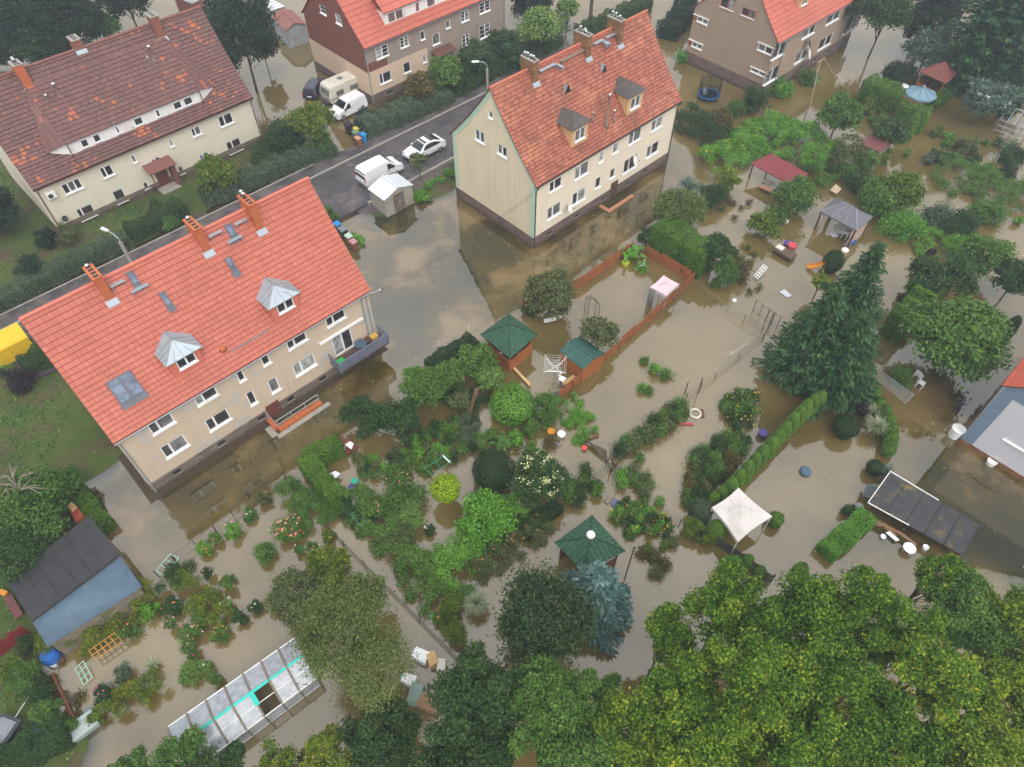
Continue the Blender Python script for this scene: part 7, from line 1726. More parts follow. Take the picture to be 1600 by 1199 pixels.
# lower middle
spruce('blue', 922, 958, 7.0, 2.7, 'silvery blue spruce beside the ball topped pavilion', whorls=24, br=10, sz=.5)
tree('pine', 850, 962, 67, 8.5, 'dark shaggy pine with rusty inner needles below the green pavilion', rz=.95, asp=.3, leaf=.9, lobe=.3, gap=1.25, dens=1.1, cap=20000, fluff=.35)
grass_clump('straw', 745, 945, 22, 1.5, 'pale rounded ornamental grass tuft in brown water', 420)
grass_clump('blade', 792, 972, 18, 1.2, 'green grass tuft right of the pale ornamental grass', 260)
shrub('yellow', 700, 945, 22, 1.6, 'yellow leaved bush at the corner by the footpath'); shrub('yellow', 712, 985, 20, 1.4, 'yellow green bush lower down the footpath edge'); shrub('mid', 728, 925, 15, 1.2, 'green bush beside the vine bank end'); shrub('yellow', 690, 965, 14, 1.2, 'orange tinted bush next to the green bucket', fl=('orange', 10))
hedge('olive', [(845, 815), (800, 850), (765, 870), (735, 890)], 2.2, 1.0, 'olive mixed border below the bright vine bank', 'creeper_mound', 'creeper', .25, loose=True, fl=('orange', 24))
hedge('thujad', [(872, 795), (840, 818), (815, 838)], 1.0, .9, 'dark low hedge on the green mesh fence', rough=.08)
tree('willow', 530, 988, 66, 8, 'grey olive willow tree over the greenhouse end', rz=.75, dens=.42, leaf=.8, lobe=.3, asp=.4, fluff=.4)
tree('willow', 585, 1046, 56, 7, 'second grey olive willow beside the rubbish heap', rz=.75, dens=.34, leaf=.8, lobe=.35, asp=.4, fluff=.4)
tree('olive', 462, 932, 40, 4, 'dark olive bush tree above the greenhouse', lobe=.15)
tree('yellow', 515, 890, 36, 3.2, 'yellow green bush tree beside the flooded footpath', lobe=.2)
tree('willow', 568, 930, 34, 4, 'pale olive bush tree by the footpath bend', dens=.6, fluff=.35)
shrub('yellow', 432, 938, 16, 1.4, 'yellow edged bush left of the dark olive bush')
# big trees along the bottom
for (mt, x, y, r, h, lb, kw) in (
    ('dark', 745, 1095, 76, 9, 'broad dark green tree left of the pine at the bottom', {}), ('dark', 600, 1150, 62, 6, 'dark green bush tree below the rubbish heap', dict(dens=.8)), ('mid', 850, 1100, 70, 9, 'mid green tree below the shaggy pine', {}),
    ('dark', 740, 1180, 85, 8, 'dark tree at the bottom edge left of centre', {}), ('mid', 900, 1175, 80, 9, 'green tree at the bottom edge in the centre', {}), ('oak', 1040, 1000, 48, 8, 'slender oak like tree right of the pine', dict(dens=.8)),
    ('oak', 1140, 955, 66, 10, 'yellow green oak at the upper left of the big grove', {}), ('oak', 1250, 975, 80, 11, 'yellow green oak below the bright clipped hedge', {}), ('oak', 1365, 965, 72, 11, 'yellow green oak at the top middle of the big grove', {}),
    ('oak', 1465, 905, 46, 9, 'leaning oak branch crown reaching the flat black roof', dict(dens=.8)), ('mid', 1510, 965, 62, 10, 'grey green thinner tree at right of the grove', dict(dens=.7)), ('oaky', 1580, 985, 66, 10, 'yellow green oak at the right edge of the grove', {}),
    ('oak', 1060, 1100, 72, 10, 'oak at the left of the grove beside the water gap', {}), ('oak', 1180, 1080, 88, 12, 'large oak in the middle left of the grove', {}), ('oak', 1315, 1090, 88, 12, 'large oak in the centre of the grove', dict(gap=.6)),
    ('oak', 1450, 1060, 82, 12, 'large oak with bare forked limb right of grove centre', dict(gap=.5, dens=.75)), ('oaky', 1570, 1100, 82, 11, 'oak at the right edge, lower', {}), ('oaky', 985, 1165, 62, 9, 'yellowing oak at the bottom left of the grove', {}),
    ('oak', 1110, 1180, 86, 11, 'yellowing oak at the bottom edge of the grove', {}), ('oak', 1250, 1185, 82, 11, 'oak at the bottom edge below grove centre', {}), ('oak', 1400, 1180, 86, 11, 'oak at the bottom edge right of grove centre', {}), ('oaky', 1540, 1190, 82, 11, 'oak in the bottom right corner', {}),
    ('mid', 925, 1092, 46, 7, 'low green tree below the blue spruce', {}),
    ('yellow', 520, 1190, 52, 5, 'yellow tinted bush tree at the bottom edge', {}), ('yellow', 440, 1205, 40, 4, 'bright yellow green bush at bottom edge by the greenhouse', {}), ('mid', 280, 1192, 46, 4, 'green bush tree at bottom edge below the greenhouse', {}), ('mid', 205, 1198, 30, 3, 'green bush at the bottom edge left of greenhouse', {}), ('dark', 345, 1200, 40, 4, 'dark bush overlapping the greenhouse corner', {})):
    tree(mt, x, y, r, h, lb, rz=.85, lobe=.3, **dict(dict(cap=36000, fill=.25, dens=.82, fluff=.1, flat=.48, csz=.76, gap=.8), **kw))
# left side
tree('mid', 45, 800, 62, 5, 'leafy dark tree with bleached dead limbs at left edge', lobe=.15)
tree('dark', 20, 862, 44, 4.5, 'dark tree between dead limbed tree and black shed')
tree('mid', 95, 762, 30, 2.6, 'low leafy bush right of the dead limbs', name='shrub', cat='shrub')
root = thing('dead_branches', 'bleached bare branches sticking out of the leafy tree at left edge', 'branches', up(at(28, 765, 4.5), 0)); mb = MB(); c = at(28, 765, 4.6)
for (x, y, z) in ((2, 742, 5.6), (26, 728, 6.2), (54, 738, 5.8), (74, 764, 5.0), (50, 760, 5.2), (0, 778, 4.8), (10, 760, 5.3)):
    e = at(x, y, z); k = lerp(c, e, .5) + (rnd.uniform(-.3, .3), rnd.uniform(-.3, .3), .25); mb.tube([c, k, e], [.08, .055, .02], 6)
    for _ in range(2): mb.tube([k, k + (e - k) * .6 + np.array((rnd.uniform(-.7, .7), rnd.uniform(-.7, .7), rnd.uniform(0, .5)))], [.05, .015], 5)
mb.tube([up(c, -.5), up(c, 2.5), c], [.22, .18, .13], 7); wb(mb, 'branch', M['bare_wood'], root)
shrub('purple', 28, 598, 25, 1.8, 'dark purple shrub below the yellow container'); hedge('dark', [(44, 582), (86, 560)], 1.8, 1.3, 'dark hedge between yellow container and red roof', z0=.2); shrub('bright', 10, 582, 13, .8, 'bright lime green low bush at left edge under yellow container')
hedge('thuja', [(118, 772), (140, 800), (166, 835)], 1.6, .8, 'low clipped hedge leading to the black shed corner', rough=.06)
shrub('mid', 515, 338, 12, 2.2, 'dark upright bush behind the red roof gable', sx=1.4); hedge('bright', [(556, 368), (570, 392)], .8, .3, 'strip of weeds beside the wheelie bins behind red roof', 'weed_strip', 'weeds', core=False, loose=True)
# flower plots left of the footpath
hedge('mid', [(445, 770), (472, 790), (502, 820)], 2.2, 1.3, 'leafy bush row at the head of the dahlia plot', rough=.15, loose=True)
shrub('mid', 448, 828, 26, 1.1, 'dahlia bed full of red pink and white blooms', 'dahlia_bed', 'flowers', fl=('mix', 90)); shrub('mid', 414, 862, 18, 1.0, 'round green bush left of the dahlia bed')
for (x, y, r, mt, fk, n, lb) in ((362, 830, 13, 'bright', 'pink', 16, 'rose bush with pink blooms on the wire fence'), (318, 859, 11, 'bright', 'orange', 14, 'rose bush with orange yellow blooms on wire fence'), (335, 842, 9, 'mid', 'orange', 6, 'small rose bush between pink and orange ones'), (388, 803, 11, 'mid', 'white', 3, 'green bush on the wire fence right of pink roses'), (412, 778, 11, 'olive', 'yellow', 3, 'olive bush at the dark post near the footpath'), (488, 855, 10, 'mid', 'pink', 3, 'small bush with one pink bloom below dahlias'), (468, 860, 8, 'mid', 'white', 2, 'small green bush below the dahlia bed'), (515, 838, 11, 'yellow', 'yellow', 3, 'yellow green bush at a footpath post'), (322, 895, 9, 'dark', 'pink', 5, 'small dark rose bush below the orange roses'), (355, 912, 13, 'mid', 'orange', 12, 'rose bush with salmon blooms in mid plot'), (354, 945, 8, 'light', 'white', 6, 'pale plant with cream blooms in mid plot'), (375, 965, 11, 'dark', 'white', 2, 'dark bush at the right of the rose plot'), (398, 948, 10, 'dark', 'white', 2, 'dark bush on the wire right of rose plot'), (232, 952, 15, 'bright', 'pink', 3, 'large leaved green plant at the hedge by blue lean-to'), (268, 945, 17, 'dark', 'orange', 6, 'dark bush with an orange bloom by the blue lean-to'), (300, 985, 22, 'mid', 'mix', 26, 'rose bush with red and pink blooms at plot centre'), (345, 990, 16, 'mid', 'orange', 20, 'rose bush with orange blooms right of plot centre'), (295, 1018, 14, 'mid', 'pink', 8, 'low rose bush with coral blooms'), (265, 975, 10, 'mid', 'pink', 5, 'small plant with pale pink blooms left of roses'), (197, 990, 9, 'mid', 'orange', 4, 'small plant with red bloom by the ochre plant frame'), (158, 1085, 18, 'dark', 'pink', 14, 'dark rose bush with magenta blooms near trellis'), (190, 1055, 13, 'greyg', 'white', 1, 'leaning grey green plant right of the trellis'), (300, 1055, 20, 'light', 'white', 1, 'pale big leaved plants above the greenhouse'), (335, 1060, 13, 'mid', 'white', 1, 'green big leaved plant right of the pale ones'), (320, 1040, 11, 'light', 'white', 1, 'small pale leaved plant over the big leaved plants')):
    shrub(mt, x, y, r, 1.0, lb, 'flowering_bush', 'bush', fl=(fk, n))
hedge('yellow', [(86, 1014), (150, 978), (232, 926)], 2.6, 1.9, 'yellow green rough hedge along the blue lean-to', rough=.15, loose=True); hedge('yellow', [(292, 912), (318, 945), (345, 972)], 1.8, 1.3, 'yellow green bush row in the rose plot', rough=.15, loose=True)
hedge('dark', [(262, 910), (290, 905)], 1.6, 1.6, 'dark bush row right of the blue lean-to', rough=.15, loose=True); hedge('yellow', [(185, 1112), (215, 1092), (245, 1072)], 1.7, 1.4, 'yellow green bush row left of the greenhouse', rough=.15, loose=True)
grass_clump('straw', 238, 1040, 14, .6, 'flattened straw coloured grass in the grey water', 90); grass_clump('blade', 212, 990, 15, .5, 'drowned onion leaves beside the ochre plant frame', 60)
shrub('rust', 120, 1090, 12, .5, 'brown drowned fern right of the plank edging', dens=.5)
for (mt, x, y, r, h, lb) in (('mid', 35, 1060, 24, 2.2, 'green bush on the lower left lawn edge'), ('yellow', 15, 1045, 18, 1.8, 'yellow green bush at left edge below the red fence'), ('dark', 60, 1085, 22, 2, 'dark bush beside the plank edging'), ('mid', 78, 1115, 20, 1.8, 'green bush with small white flowers by the plank edging'), ('dark', 42, 1008, 14, 1.6, 'dark climbing bush at the end of the red fence'), ('mid', 108, 1135, 14, 1.0, 'low bush beside the grey water tub'), ('yellow', 150, 1120, 12, .9, 'small yellow green bush at the grey water tub')): shrub(mt, x, y, r, h, lb)
hedge('dark', [(10, 1200), (60, 1172), (115, 1146)], 1.8, 1.3, 'dark rounded hedge in the lower left corner', rough=.1)

# lawn grass on the dry ground, litter on the water
def gz(x, y):
    dl = np.max([sdist(p, x, y) for p in LAWN], 0); dp = np.max([sdist(p, x, y) for p in PAVE], 0); return dl, dp
P = np.stack([rng.uniform(-75, 0, 60000), rng.uniform(5, 100, 60000)], 1); dl, dp = gz(P[:, 0], P[:, 1]); k = (dl > .5) & (dl > dp + .3) & (vnoise(P[:, 0], P[:, 1], 3.0, 9) > .36); P = P[k]; dl = dl[k]; z = np.clip(dl * .16, 0, .45) + .05
P = np.stack([P[:, 0], P[:, 1], z], 1); o = leaf_obj('lawn_grass', leaf_quads(P, np.tile((0, 0, 1.0), (len(P), 1)), .26, .5, .9), LM['mid'], None); tag(o, 'tufts of green grass growing over the dry lawns', 'grass', kind='stuff')
P = np.stack([rng.uniform(-30, 60, 2600), rng.uniform(10, 80, 2600)], 1); dl, dp = gz(P[:, 0], P[:, 1]); k = (np.maximum(dl, dp) < -.6) & (vnoise(P[:, 0], P[:, 1], 6.0, 21) > .55); P = P[k]
P = np.stack([P[:, 0], P[:, 1], np.full(len(P), .012)], 1); o = leaf_obj('floating_litter', leaf_quads(P, np.tile((0, 0, 1.0), (len(P), 1)), .11, .8, .08, .0), petal_mat('litter', [(.30, .24, .10), (.10, .09, .03), (.5, .48, .42), (.20, .12, .05), (.12, .16, .04)]), None); tag(o, 'fallen leaves and scraps floating on the floodwater', 'litter', kind='stuff')
# ================================================================ garden furniture, toys, tubs, people
def tub(px, r, h, mat, label, cat='tub', name='tub', z=0.0, n=16, open_=True, taper=.85, tilt=None):
    p = at(*px, z); mb = MB()
    prof = [(.02, 0), (r * taper, 0), (r, h), (r * 1.06, h + .02), (r * .94, h), (r * .9, h - .03), (.02, h - .05)] if open_ else [(.02, 0), (r * .8, .01), (r, h * .3), (r, h * .7), (r * .8, h), (.02, h + .01)]
    mb.lathe(prof, n, (0, 0, -.05)); o = mb.build(name, mat, loc=up(p, z), smooth=False)
    if tilt: o.rotation_euler = tilt
    return tag(o, label, cat)
PLm = lambda nm, c, r=.5: plain('plastic_' + nm, c, r, .4, var=.08)
blue = PLm('blue', (.02, .12, .42)); teal = PLm('teal', (.03, .18, .24))
tub((84, 1029), .55, .85, blue, 'blue plastic barrel at the lower end of the blue lean-to', 'barrel', 'barrel', open_=False); tub((86, 1039), .22, .3, M['white'], 'white bucket in front of the blue barrel', 'bucket', 'bucket'); tub((97, 1035), .22, .28, M['brown_wood'], 'brown pot beside the white bucket', 'pot', 'pot')
tub((93, 1117), .24, .3, M['white'], 'white pot on the plank edging', 'pot', 'pot'); tub((98, 1110), .2, .2, PLm('cream', (.6, .58, .5)), 'small cream pot behind the white pot on plank edging', 'pot', 'pot'); tub((113, 1143), .26, .4, M['white'], 'white bucket beside the grey water tub', 'bucket', 'bucket')
tub((146, 1120), .36, .5, teal, 'dark teal bin behind the grey water tub', 'bin', 'bin')
mb = MB(); p = at(134, 1137); mb.hexa([up(p, -.2) + U * a + V * b for a, b in ((-.7, -.45), (.7, -.45), (.7, .45), (-.7, .45))], [up(p, .55) + U * a + V * b for a, b in ((-.8, -.55), (.8, -.55), (.8, .55), (-.8, .55))]); wobj(mb, 'water_tub', PLm('grey', (.32, .38, .36)), 'pale grey rectangular water tub near the plank edging', 'tub', bevel=.08)
tub((1258, 738), .42, .3, PLm('slate', (.06, .11, .16)), 'round slate blue object floating in the flooded lawn', 'float', 'float', open_=False)
tub((1490, 681), .48, .95, M['white_paint'], 'white rain barrel at the corner of the pale grey house', 'barrel', 'rain_barrel'); tub((1547, 725), .34, .4, M['white_paint'], 'white bucket at the foot of the pale grey wall', 'bucket', 'bucket')
p = at(1417, 861); mb = MB(); mb.lathe([(.02, .42), (.42, .42), (.42, .46), (.02, .47)], 20, (0, 0, 0)); 
for a in range(4): mb.bar((.35 * cos(a * 1.57), .35 * sin(a * 1.57), -.4), (.3 * cos(a * 1.57), .3 * sin(a * 1.57), .42), .04)
tag(mb.build('round_table', M['white'], loc=p), 'round white table standing in water below the flat black roof', 'table')
mb = MB(); p = at(1341, 792)
tub((1341, 793), .3, .2, M['grey_metal'], 'grey bowl at the corner of the flat black roof', 'bowl', 'bowl'); tub((1379, 840), .18, .2, M['white'], 'small white pot among floating logs', 'pot', 'pot'); tub((1445, 857), .2, .25, M['white'], 'small white pot at the oak branch by the flat roof', 'pot', 'pot')
for k, (a, b, r_) in enumerate((((1357, 808), (1400, 838), .17), ((1378, 820), (1432, 852), .15), ((1368, 818), (1392, 828), .19))):
    mb = MB(); pa, pb_ = at(*a, .05), at(*b, .05); mb.tube([pa, lerp(pa, pb_, .5) + (.1, .12, .02), pb_], [r_, r_ * .9, r_ * .6], 8); wobj(mb, 'log', plain('floating_log', (.26, .15, .09), .8, .2, var=.3, scale=3), ('longest', 'second', 'shortest, thickest')[k] + ' floating brown log below the flat black roof', 'log')
def board(c4, zs, th, mat, label, name='board', cat='board', bevel=0.0):
    mb = MB(); cs = [at(x, y, z) for (x, y), z in zip(c4, zs)]; slab(mb, cs, th); return wobj(mb, name, mat, label, cat, bevel=bevel)
board([(1384, 832), (1400, 846), (1406, 844), (1390, 830)], (.25,) * 4, .06, M['white_paint'], 'white board lying on logs below the flat roof')
board([(1347, 775), (1366, 782), (1373, 763), (1356, 754)], (.7,) * 4, .04, plain('dark_glass_top', (.03, .05, .05), .1, .6), 'dark glass panel leaning at the end of the flat black roof', 'glass_panel', 'panel')
board([(1218, 456), (1230, 465), (1237, 462), (1226, 452)], (.08,) * 4, .1, PLm('lilac', (.55, .55, .62)), 'pale lilac board floating in tan water left of spruces')
board([(510, 742), (521, 750), (532, 740), (524, 736)], (.5,) * 4, .06, M['white'], 'white slatted tabletop beside the L shaped hedge', 'garden_table', 'table')
board([(564, 780), (572, 786), (573, 779), (565, 778)], (.3,) * 4, .04, M['white'], 'small white sheet in the flower garden', 'sheet', 'sheet')
board([(537, 694), (549, 702), (553, 693), (543, 687)], (.55,) * 4, .06, M['white'], 'white tray on the red bench by the L shaped hedge', 'tray', 'tray')
mb = MB(); a, b = at(535, 711, .2), at(557, 697, .2); mb.bar(a, b, .4, .1); mb.bar(a + V * .5 + (0, 0, .35), b + V * .5 + (0, 0, .35), .08, .4)
for q in (a, b): mb.bar(up(q, -.4), up(q, .2), .08); mb.bar(up(q + V * .5, -.4), up(q + V * .5, .4), .08)
wobj(mb, 'garden_bench', plain('red_bench_wood', (.20, .05, .04)), 'dark red wooden bench at the end of L shaped hedge', 'bench')
mb = MB(); a, b = at(708, 598, .3), at(735, 584, .3); mb.bar(a, b, .5, .08); mb.bar(a + V * .35 + (0, 0, .35), b + V * .35 + (0, 0, .35), .06, .5)
for q in (a, b): mb.bar(up(q, -.4), up(q, .3), .07)
wobj(mb, 'garden_bench', plain('red_bench_wood2', (.30, .05, .04)), 'bright red bench among the fruit trees below the dark hedge', 'bench')
for (x, y, c, lb) in ((307, 0, 0, 0),)[:0]: pass
# lean stack of poles in the middle garden
mb = MB()
for k in range(9):
    p = at(728 + rnd.uniform(-5, 5), 658 + rnd.uniform(-5, 5)); mb.tube([up(p, -.2), at(745 + rnd.uniform(-3, 3), 610 + rnd.uniform(-4, 4), 2.4)], .035, 5)
wobj(mb, 'pole_stack', plain('brown_sticks', (.19, .11, .06)), 'leaning stack of brown bean poles in the middle garden', 'poles')
# blue parasol over a deck
p = at(1441, 142, 2.5); root = thing('parasol', 'large faded blue octagonal parasol over a timber deck', 'parasol', up(p, 0)); c = at(1441, 141, 2.3); r_ = 24 * mpp(1441, 141, 2.3); mb = MB(); pc = plain('faded_blue_cloth', (.17, .27, .34), .8, .2, var=.06)
for k in range(8):
    a0, a1 = k * pi / 4 + .2, (k + 1) * pi / 4 + .2; q0, q1 = (r_ * cos(a0), r_ * sin(a0), 2.2), (r_ * cos(a1), r_ * sin(a1), 2.2); ap = (0, 0, 3.0)
    mid = [lerp(q0, ap, .5) - np.array((0, 0, .08)), lerp(q1, ap, .5) - np.array((0, 0, .08))]
    mb.face([q0, q1, mid[1], mid[0]]); mb.face([mid[0], mid[1], ap]); mb.face([np.array(q0) - (0, 0, .2), np.array(q1) - (0, 0, .2), q1, q0])
cl = mb.build('cloth', pc, root); mb = MB()
for k in range(8): a0 = k * pi / 4 + .2; mb.bar((r_ * cos(a0), r_ * sin(a0), 2.22), (r_ * .5 * cos(a0), r_ * .5 * sin(a0), 2.55), .04); mb.bar((r_ * .5 * cos(a0), r_ * .5 * sin(a0), 2.55), (0, 0, 3.02), .04)
mb.build('rib', plain('teal_rib', (.10, .22, .26)), cl); mb = MB(); mb.tube([(0, 0, -.5), (0, 0, 3.0)], .04, 8); mb.lathe([(.02, 3.0), (.16, 3.02), (.02, 3.2)], 10); mb.build('pole', M['grey_metal'], root)
cs = [at(x, y, .25) for x, y in ((1411, 152), (1440, 170), (1464, 158), (1436, 138))]; mb = MB(); k = 16
for j in range(k): slab(mb, [lerp(cs[0], cs[3], j / k), lerp(cs[1], cs[2], j / k), lerp(cs[1], cs[2], (j + .9) / k), lerp(cs[0], cs[3], (j + .9) / k)], .5)
wobj(mb, 'timber_deck', plain('red_brown_deck', (.22, .085, .06), .7, .3, var=.2), 'red brown timber deck under the blue parasol', 'deck')
board([(1408, 135), (1417, 139), (1421, 134), (1412, 130)], (.6,) * 4, .3, M['white_paint'], 'white lounger at the left of the blue parasol', 'sun_lounger', 'lounger')
# trampoline
p = at(1107, 149, .35); root = thing('trampoline', 'round blue rimmed trampoline with dark safety net by the brown gable', 'trampoline', up(p, 0)); r_ = 17 * mpp(1107, 149, .4); mb = MB()
mb.lathe([(r_ * .80, .55), (r_, .53), (r_ * 1.02, .5), (r_ * 1.0, .46), (r_ * .8, .5), (r_ * .80, .55)], 28); mb.build('rim_pad', PLm('bright_blue', (.01, .13, .45)), root); mb = MB(); mb.lathe([(.02, .50), (r_ * .82, .50)], 24); mb.build('jumping_mat', M['black'], root)
for k in range(6):
    a0 = k * pi / 3 + .3; mb = MB(); mb.tube([(r_ * cos(a0), r_ * sin(a0), -.3), (r_ * 1.02 * cos(a0), r_ * 1.02 * sin(a0), 2.3)], .04, 6); mb.build('net_post', M['dark_metal'], root)
m, nt, out = new_mat('fine_net'); tp = nd(nt, 'BsdfTransparent', {0: (1, 1, 1)}); df = nd(nt, 'BsdfDiffuse', {0: (.03, .035, .04)}); mx = nd(nt, 'MixShader', {0: .42, 1: tp.outputs[0], 2: df.outputs[0]}); nt.links.new(mx.outputs[0], out.inputs[0])
mb = MB()
for k in range(24):
    a0, a1 = k * pi / 12, (k + 1) * pi / 12; mb.face([(r_ * cos(a0), r_ * sin(a0), .5), (r_ * cos(a1), r_ * sin(a1), .5), (r_ * cos(a1), r_ * sin(a1), 2.25), (r_ * cos(a0), r_ * sin(a0), 2.25)])
mb.build('safety_net', m, root)
# slide, sand table, lounger, animals
mb = MB(); a, b, c = at(1261, 418, .1), at(1277, 416, .5), at(1289, 410, 1.0)
d = np.cross((c - a) / np.linalg.norm(c - a), (0, 0, 1)); d /= np.linalg.norm(d)
root = thing('toy_slide', 'small orange toy slide with yellow ladder in water above the spruces', 'slide', up(b, 0))
for p, q in ((a, b), (b, c)): mb.hexa([p - d * .25 - (0, 0, .04), q - d * .25 - (0, 0, .04), q + d * .25 - (0, 0, .04), p + d * .25 - (0, 0, .04)], [p - d * .25, q - d * .25, q + d * .25, p + d * .25])
for s in (-1, 1):
    for p, q in ((a, b), (b, c)): mb.bar(p + d * .26 * s + (0, 0, .08), q + d * .26 * s + (0, 0, .08), .05, .18)
wb(mb, 'chute', PLm('orange', (.60, .24, .03)), root); mb = MB()
for s in (-1, 1): mb.bar(c + d * .25 * s + (0, 0, .3), up(c + (c - b) * .3 + d * .25 * s, -.4), .1)
for t in (.2, .5, .8): q = lerp(c, up(c + (c - b) * .3, -.4), t); mb.bar(q - d * .25, q + d * .25, .06)
wb(mb, 'ladder', PLm('yellow_green', (.50, .55, .05)), root)
mb = MB(); p = at(1224, 400); root = thing('garden_table', 'dark brown wicker table with tray and toys in tan water', 'table', up(p, 0))
mb.hexa([up(p, .25) + U * x + V * y for x, y in ((-.5, -1.0), (.5, -1.0), (.5, 1.0), (-.5, 1.0))], [up(p, .55) + U * x + V * y for x, y in ((-.5, -1.0), (.5, -1.0), (.5, 1.0), (-.5, 1.0))]); wb(mb, 'top', plain('brown_wicker', (.10, .065, .05), .7), root, bevel=.03)
for x in (-.42, .42):
    for y in (-.9, .9): mb = MB(); q = p + U * x + V * y; mb.bar(up(q, -.5), up(q, .25), .08); wb(mb, 'leg', plain('brown_wicker', (.10, .065, .05), .7), root)
mb = MB(); q = p + V * .6 + U * .1; mb.hexa([up(q, .55) + U * x + V * y for x, y in ((-.3, -.35), (.3, -.35), (.3, .35), (-.3, .35))], [up(q, .62) + U * x + V * y for x, y in ((-.3, -.35), (.3, -.35), (.3, .35), (-.3, .35))]); wobj(mb, 'tray', PLm('cream', (.6, .58, .5)), 'cream tray lying on the brown wicker table', 'tray')
tub((1237, 387), .42, .35, PLm('red', (.5, .06, .08)), 'red tub beside the brown wicker table', 'tub', 'tub'); tub((1231, 383), .4, .3, PLm('navy', (.08, .06, .22)), 'dark purple tub behind the brown wicker table', 'tub', 'tub')
frame_grid('white metal lounger frame floating in water left of wicker table', [(1178, 432), (1184, 436), (1199, 418), (1193, 414)], (.2, .2, .45, .45), M['white'], 2, 5, .04, 'sun_lounger', 'lounger')
tub((1320, 392), .34, .25, M['white'], 'white and orange inflatable in water below the grey gazebo', 'float', 'pool_float', open_=False); tub((1331, 381), .3, .4, blue, 'blue bucket by the grey gazebo corner', 'bucket', 'bucket'); tub((1304, 367), .4, .12, PLm('lilac', (.55, .55, .62)), 'pale round tray floating under the grey gazebo', 'tray', 'tray', open_=False)
tub((1228, 347), .24, .25, M['white_paint'], 'white ball shaped object at the left of the grey gazebo', 'float', 'float', open_=False); board([(1297, 297), (1307, 303), (1315, 295), (1306, 288)], (.3, .3, .5, .5), .12, plain('straw_board', (.45, .36, .24), .8), 'pale straw coloured board beside the red roofed shelter')
tub((1403, 361), .5, .6, PLm('coral', (.55, .08, .05)), 'coral red object in the bright trailing plants', 'pot', 'pot', open_=False); tub((1147, 471), .2, .25, M['white'], 'white ball floating by the thin wire fence gate', 'float', 'float', open_=False)
p = at(1086, 647); mb = MB(); prev = None
mb.tube([up(p, .06) + (.42 * cos(k * pi / 8), .42 * sin(k * pi / 8), 0) for k in range(17)], .09, 8); wobj(mb, 'float_ring', PLm('cream', (.6, .58, .5)), 'cream ring floating in tan water left of the small flower bed', 'ring', smooth=True)
mb = MB(); a, b = at(1060, 662, .08), at(1084, 663, .08); mb.bar(a, b, .18, .12); wobj(mb, 'plank', plain('pink_red_plank', (.42, .08, .08)), 'red plank floating below the cream ring', 'plank')
mb = MB(); a, b = at(1098, 652, .06), at(1096, 640, .06); mb.bar(a, b, .3, .1); wobj(mb, 'plank', M['brown_wood'], 'brown plank floating right of the cream ring', 'plank')
mb = MB(); a, b = at(946, 786, .06), at(957, 774, .06); mb.bar(a, b, .4, .1); wobj(mb, 'plank', M['grey_wood'], 'brown board floating above the ball topped pavilion', 'plank')
mb = MB(); a, b = at(921, 687, .06), at(935, 682, .06); mb.bar(a, b, .14, .1); wobj(mb, 'plank', M['brown_wood'], 'short dark red plank near the pole heap', 'plank')
mb = MB(); a, b = at(792, 915, .06), at(818, 899, .06); mb.bar(a, b, .1, .08); wobj(mb, 'plank', M['dark_metal'], 'dark thin pole floating right of the pale ornamental grass', 'pole')
tub((961, 787), .3, .15, PLm('violet', (.12, .12, .22)), 'dark violet dish above the ball topped pavilion', 'dish', 'dish'); tub((877, 681), .3, .3, M['white'], 'white round pot among reddish drowned plants', 'pot', 'pot'); tub((871, 692), .28, .25, PLm('lilac', (.55, .55, .62)), 'lilac pot below the white round pot', 'pot', 'pot'); tub((861, 677), .3, .3, PLm('orange', (.60, .24, .03)), 'orange clay pot among drowned plants', 'pot', 'pot'); tub((913, 702), .22, .25, PLm('coral', (.55, .08, .05)), 'small coral pot by the pole heap', 'pot', 'pot'); tub((1127, 687), .25, .3, M['white'], 'white bucket at the top of the overgrown bed', 'bucket', 'bucket'); tub((1190, 681), .35, .5, PLm('navy', (.08, .06, .22)), 'dark blue bin behind the thuja row', 'bin', 'bin')
tub((555, 754), .26, .25, PLm('turquoise', (.02, .36, .25)), 'turquoise bucket in the flower garden', 'bucket', 'bucket'); tub((551, 763), .3, .2, PLm('navy', (.08, .06, .22)), 'dark blue ring tub in the flower garden', 'tub', 'tub'); tub((609, 805), .2, .4, PLm('turquoise', (.02, .36, .25)), 'green watering can under the pale shrub', 'watering can', 'watering_can', open_=False)
tub((682, 968), .3, .4, PLm('bright_green', (.02, .5, .10)), 'bright green bucket at the footpath corner', 'bucket', 'bucket'); mb = MB(); a, b = at(692, 721, .9), at(704, 723, .9); mb.bar(at(692, 712, .95), at(704, 723, .95), .12, .06); wobj(mb, 'white_rail', M['white'], 'short white rail on the small green plant cage', 'rail')
tub((815, 615), .25, .4, M['dark_metal'], 'small dark kettle barbecue near the green pavilion', 'barbecue', 'barbecue', open_=False)
mb = MB(); a, b = at(803, 575, .25), at(828, 602, .25); mb.bar(a, b, .22, .1); wobj(mb, 'plank', M['pale_wood'], 'long pale timber plank floating below the green pavilion', 'plank'); mb = MB(); a, b = at(880, 600, .3), at(898, 588, .3); mb.bar(a, b, .35, .08); wobj(mb, 'plank', M['pale_wood'], 'pale timber board beside the white clothes dryer', 'plank')
chairw(at(878, 597, .1), 1.0, M['white'], 'white plastic chair in water by the green felt shed'); tub((869, 622), .4, .3, M['dark_metal'], 'dark crate at the lower end of the long brown fence', 'crate', 'crate')
mb = MB(); a, b = at(850, 502, .2), at(878, 498, .2); mb.bar(a, lerp(a, b, .6) + (0, 0, .1), .4, .06); mb.bar(lerp(a, b, .6) + (0, 0, .1), b + (0, 0, .5), .4, .06); wobj(mb, 'sun_lounger', M['white'], 'white sun lounger drifting below the olive fruit tree', 'lounger')
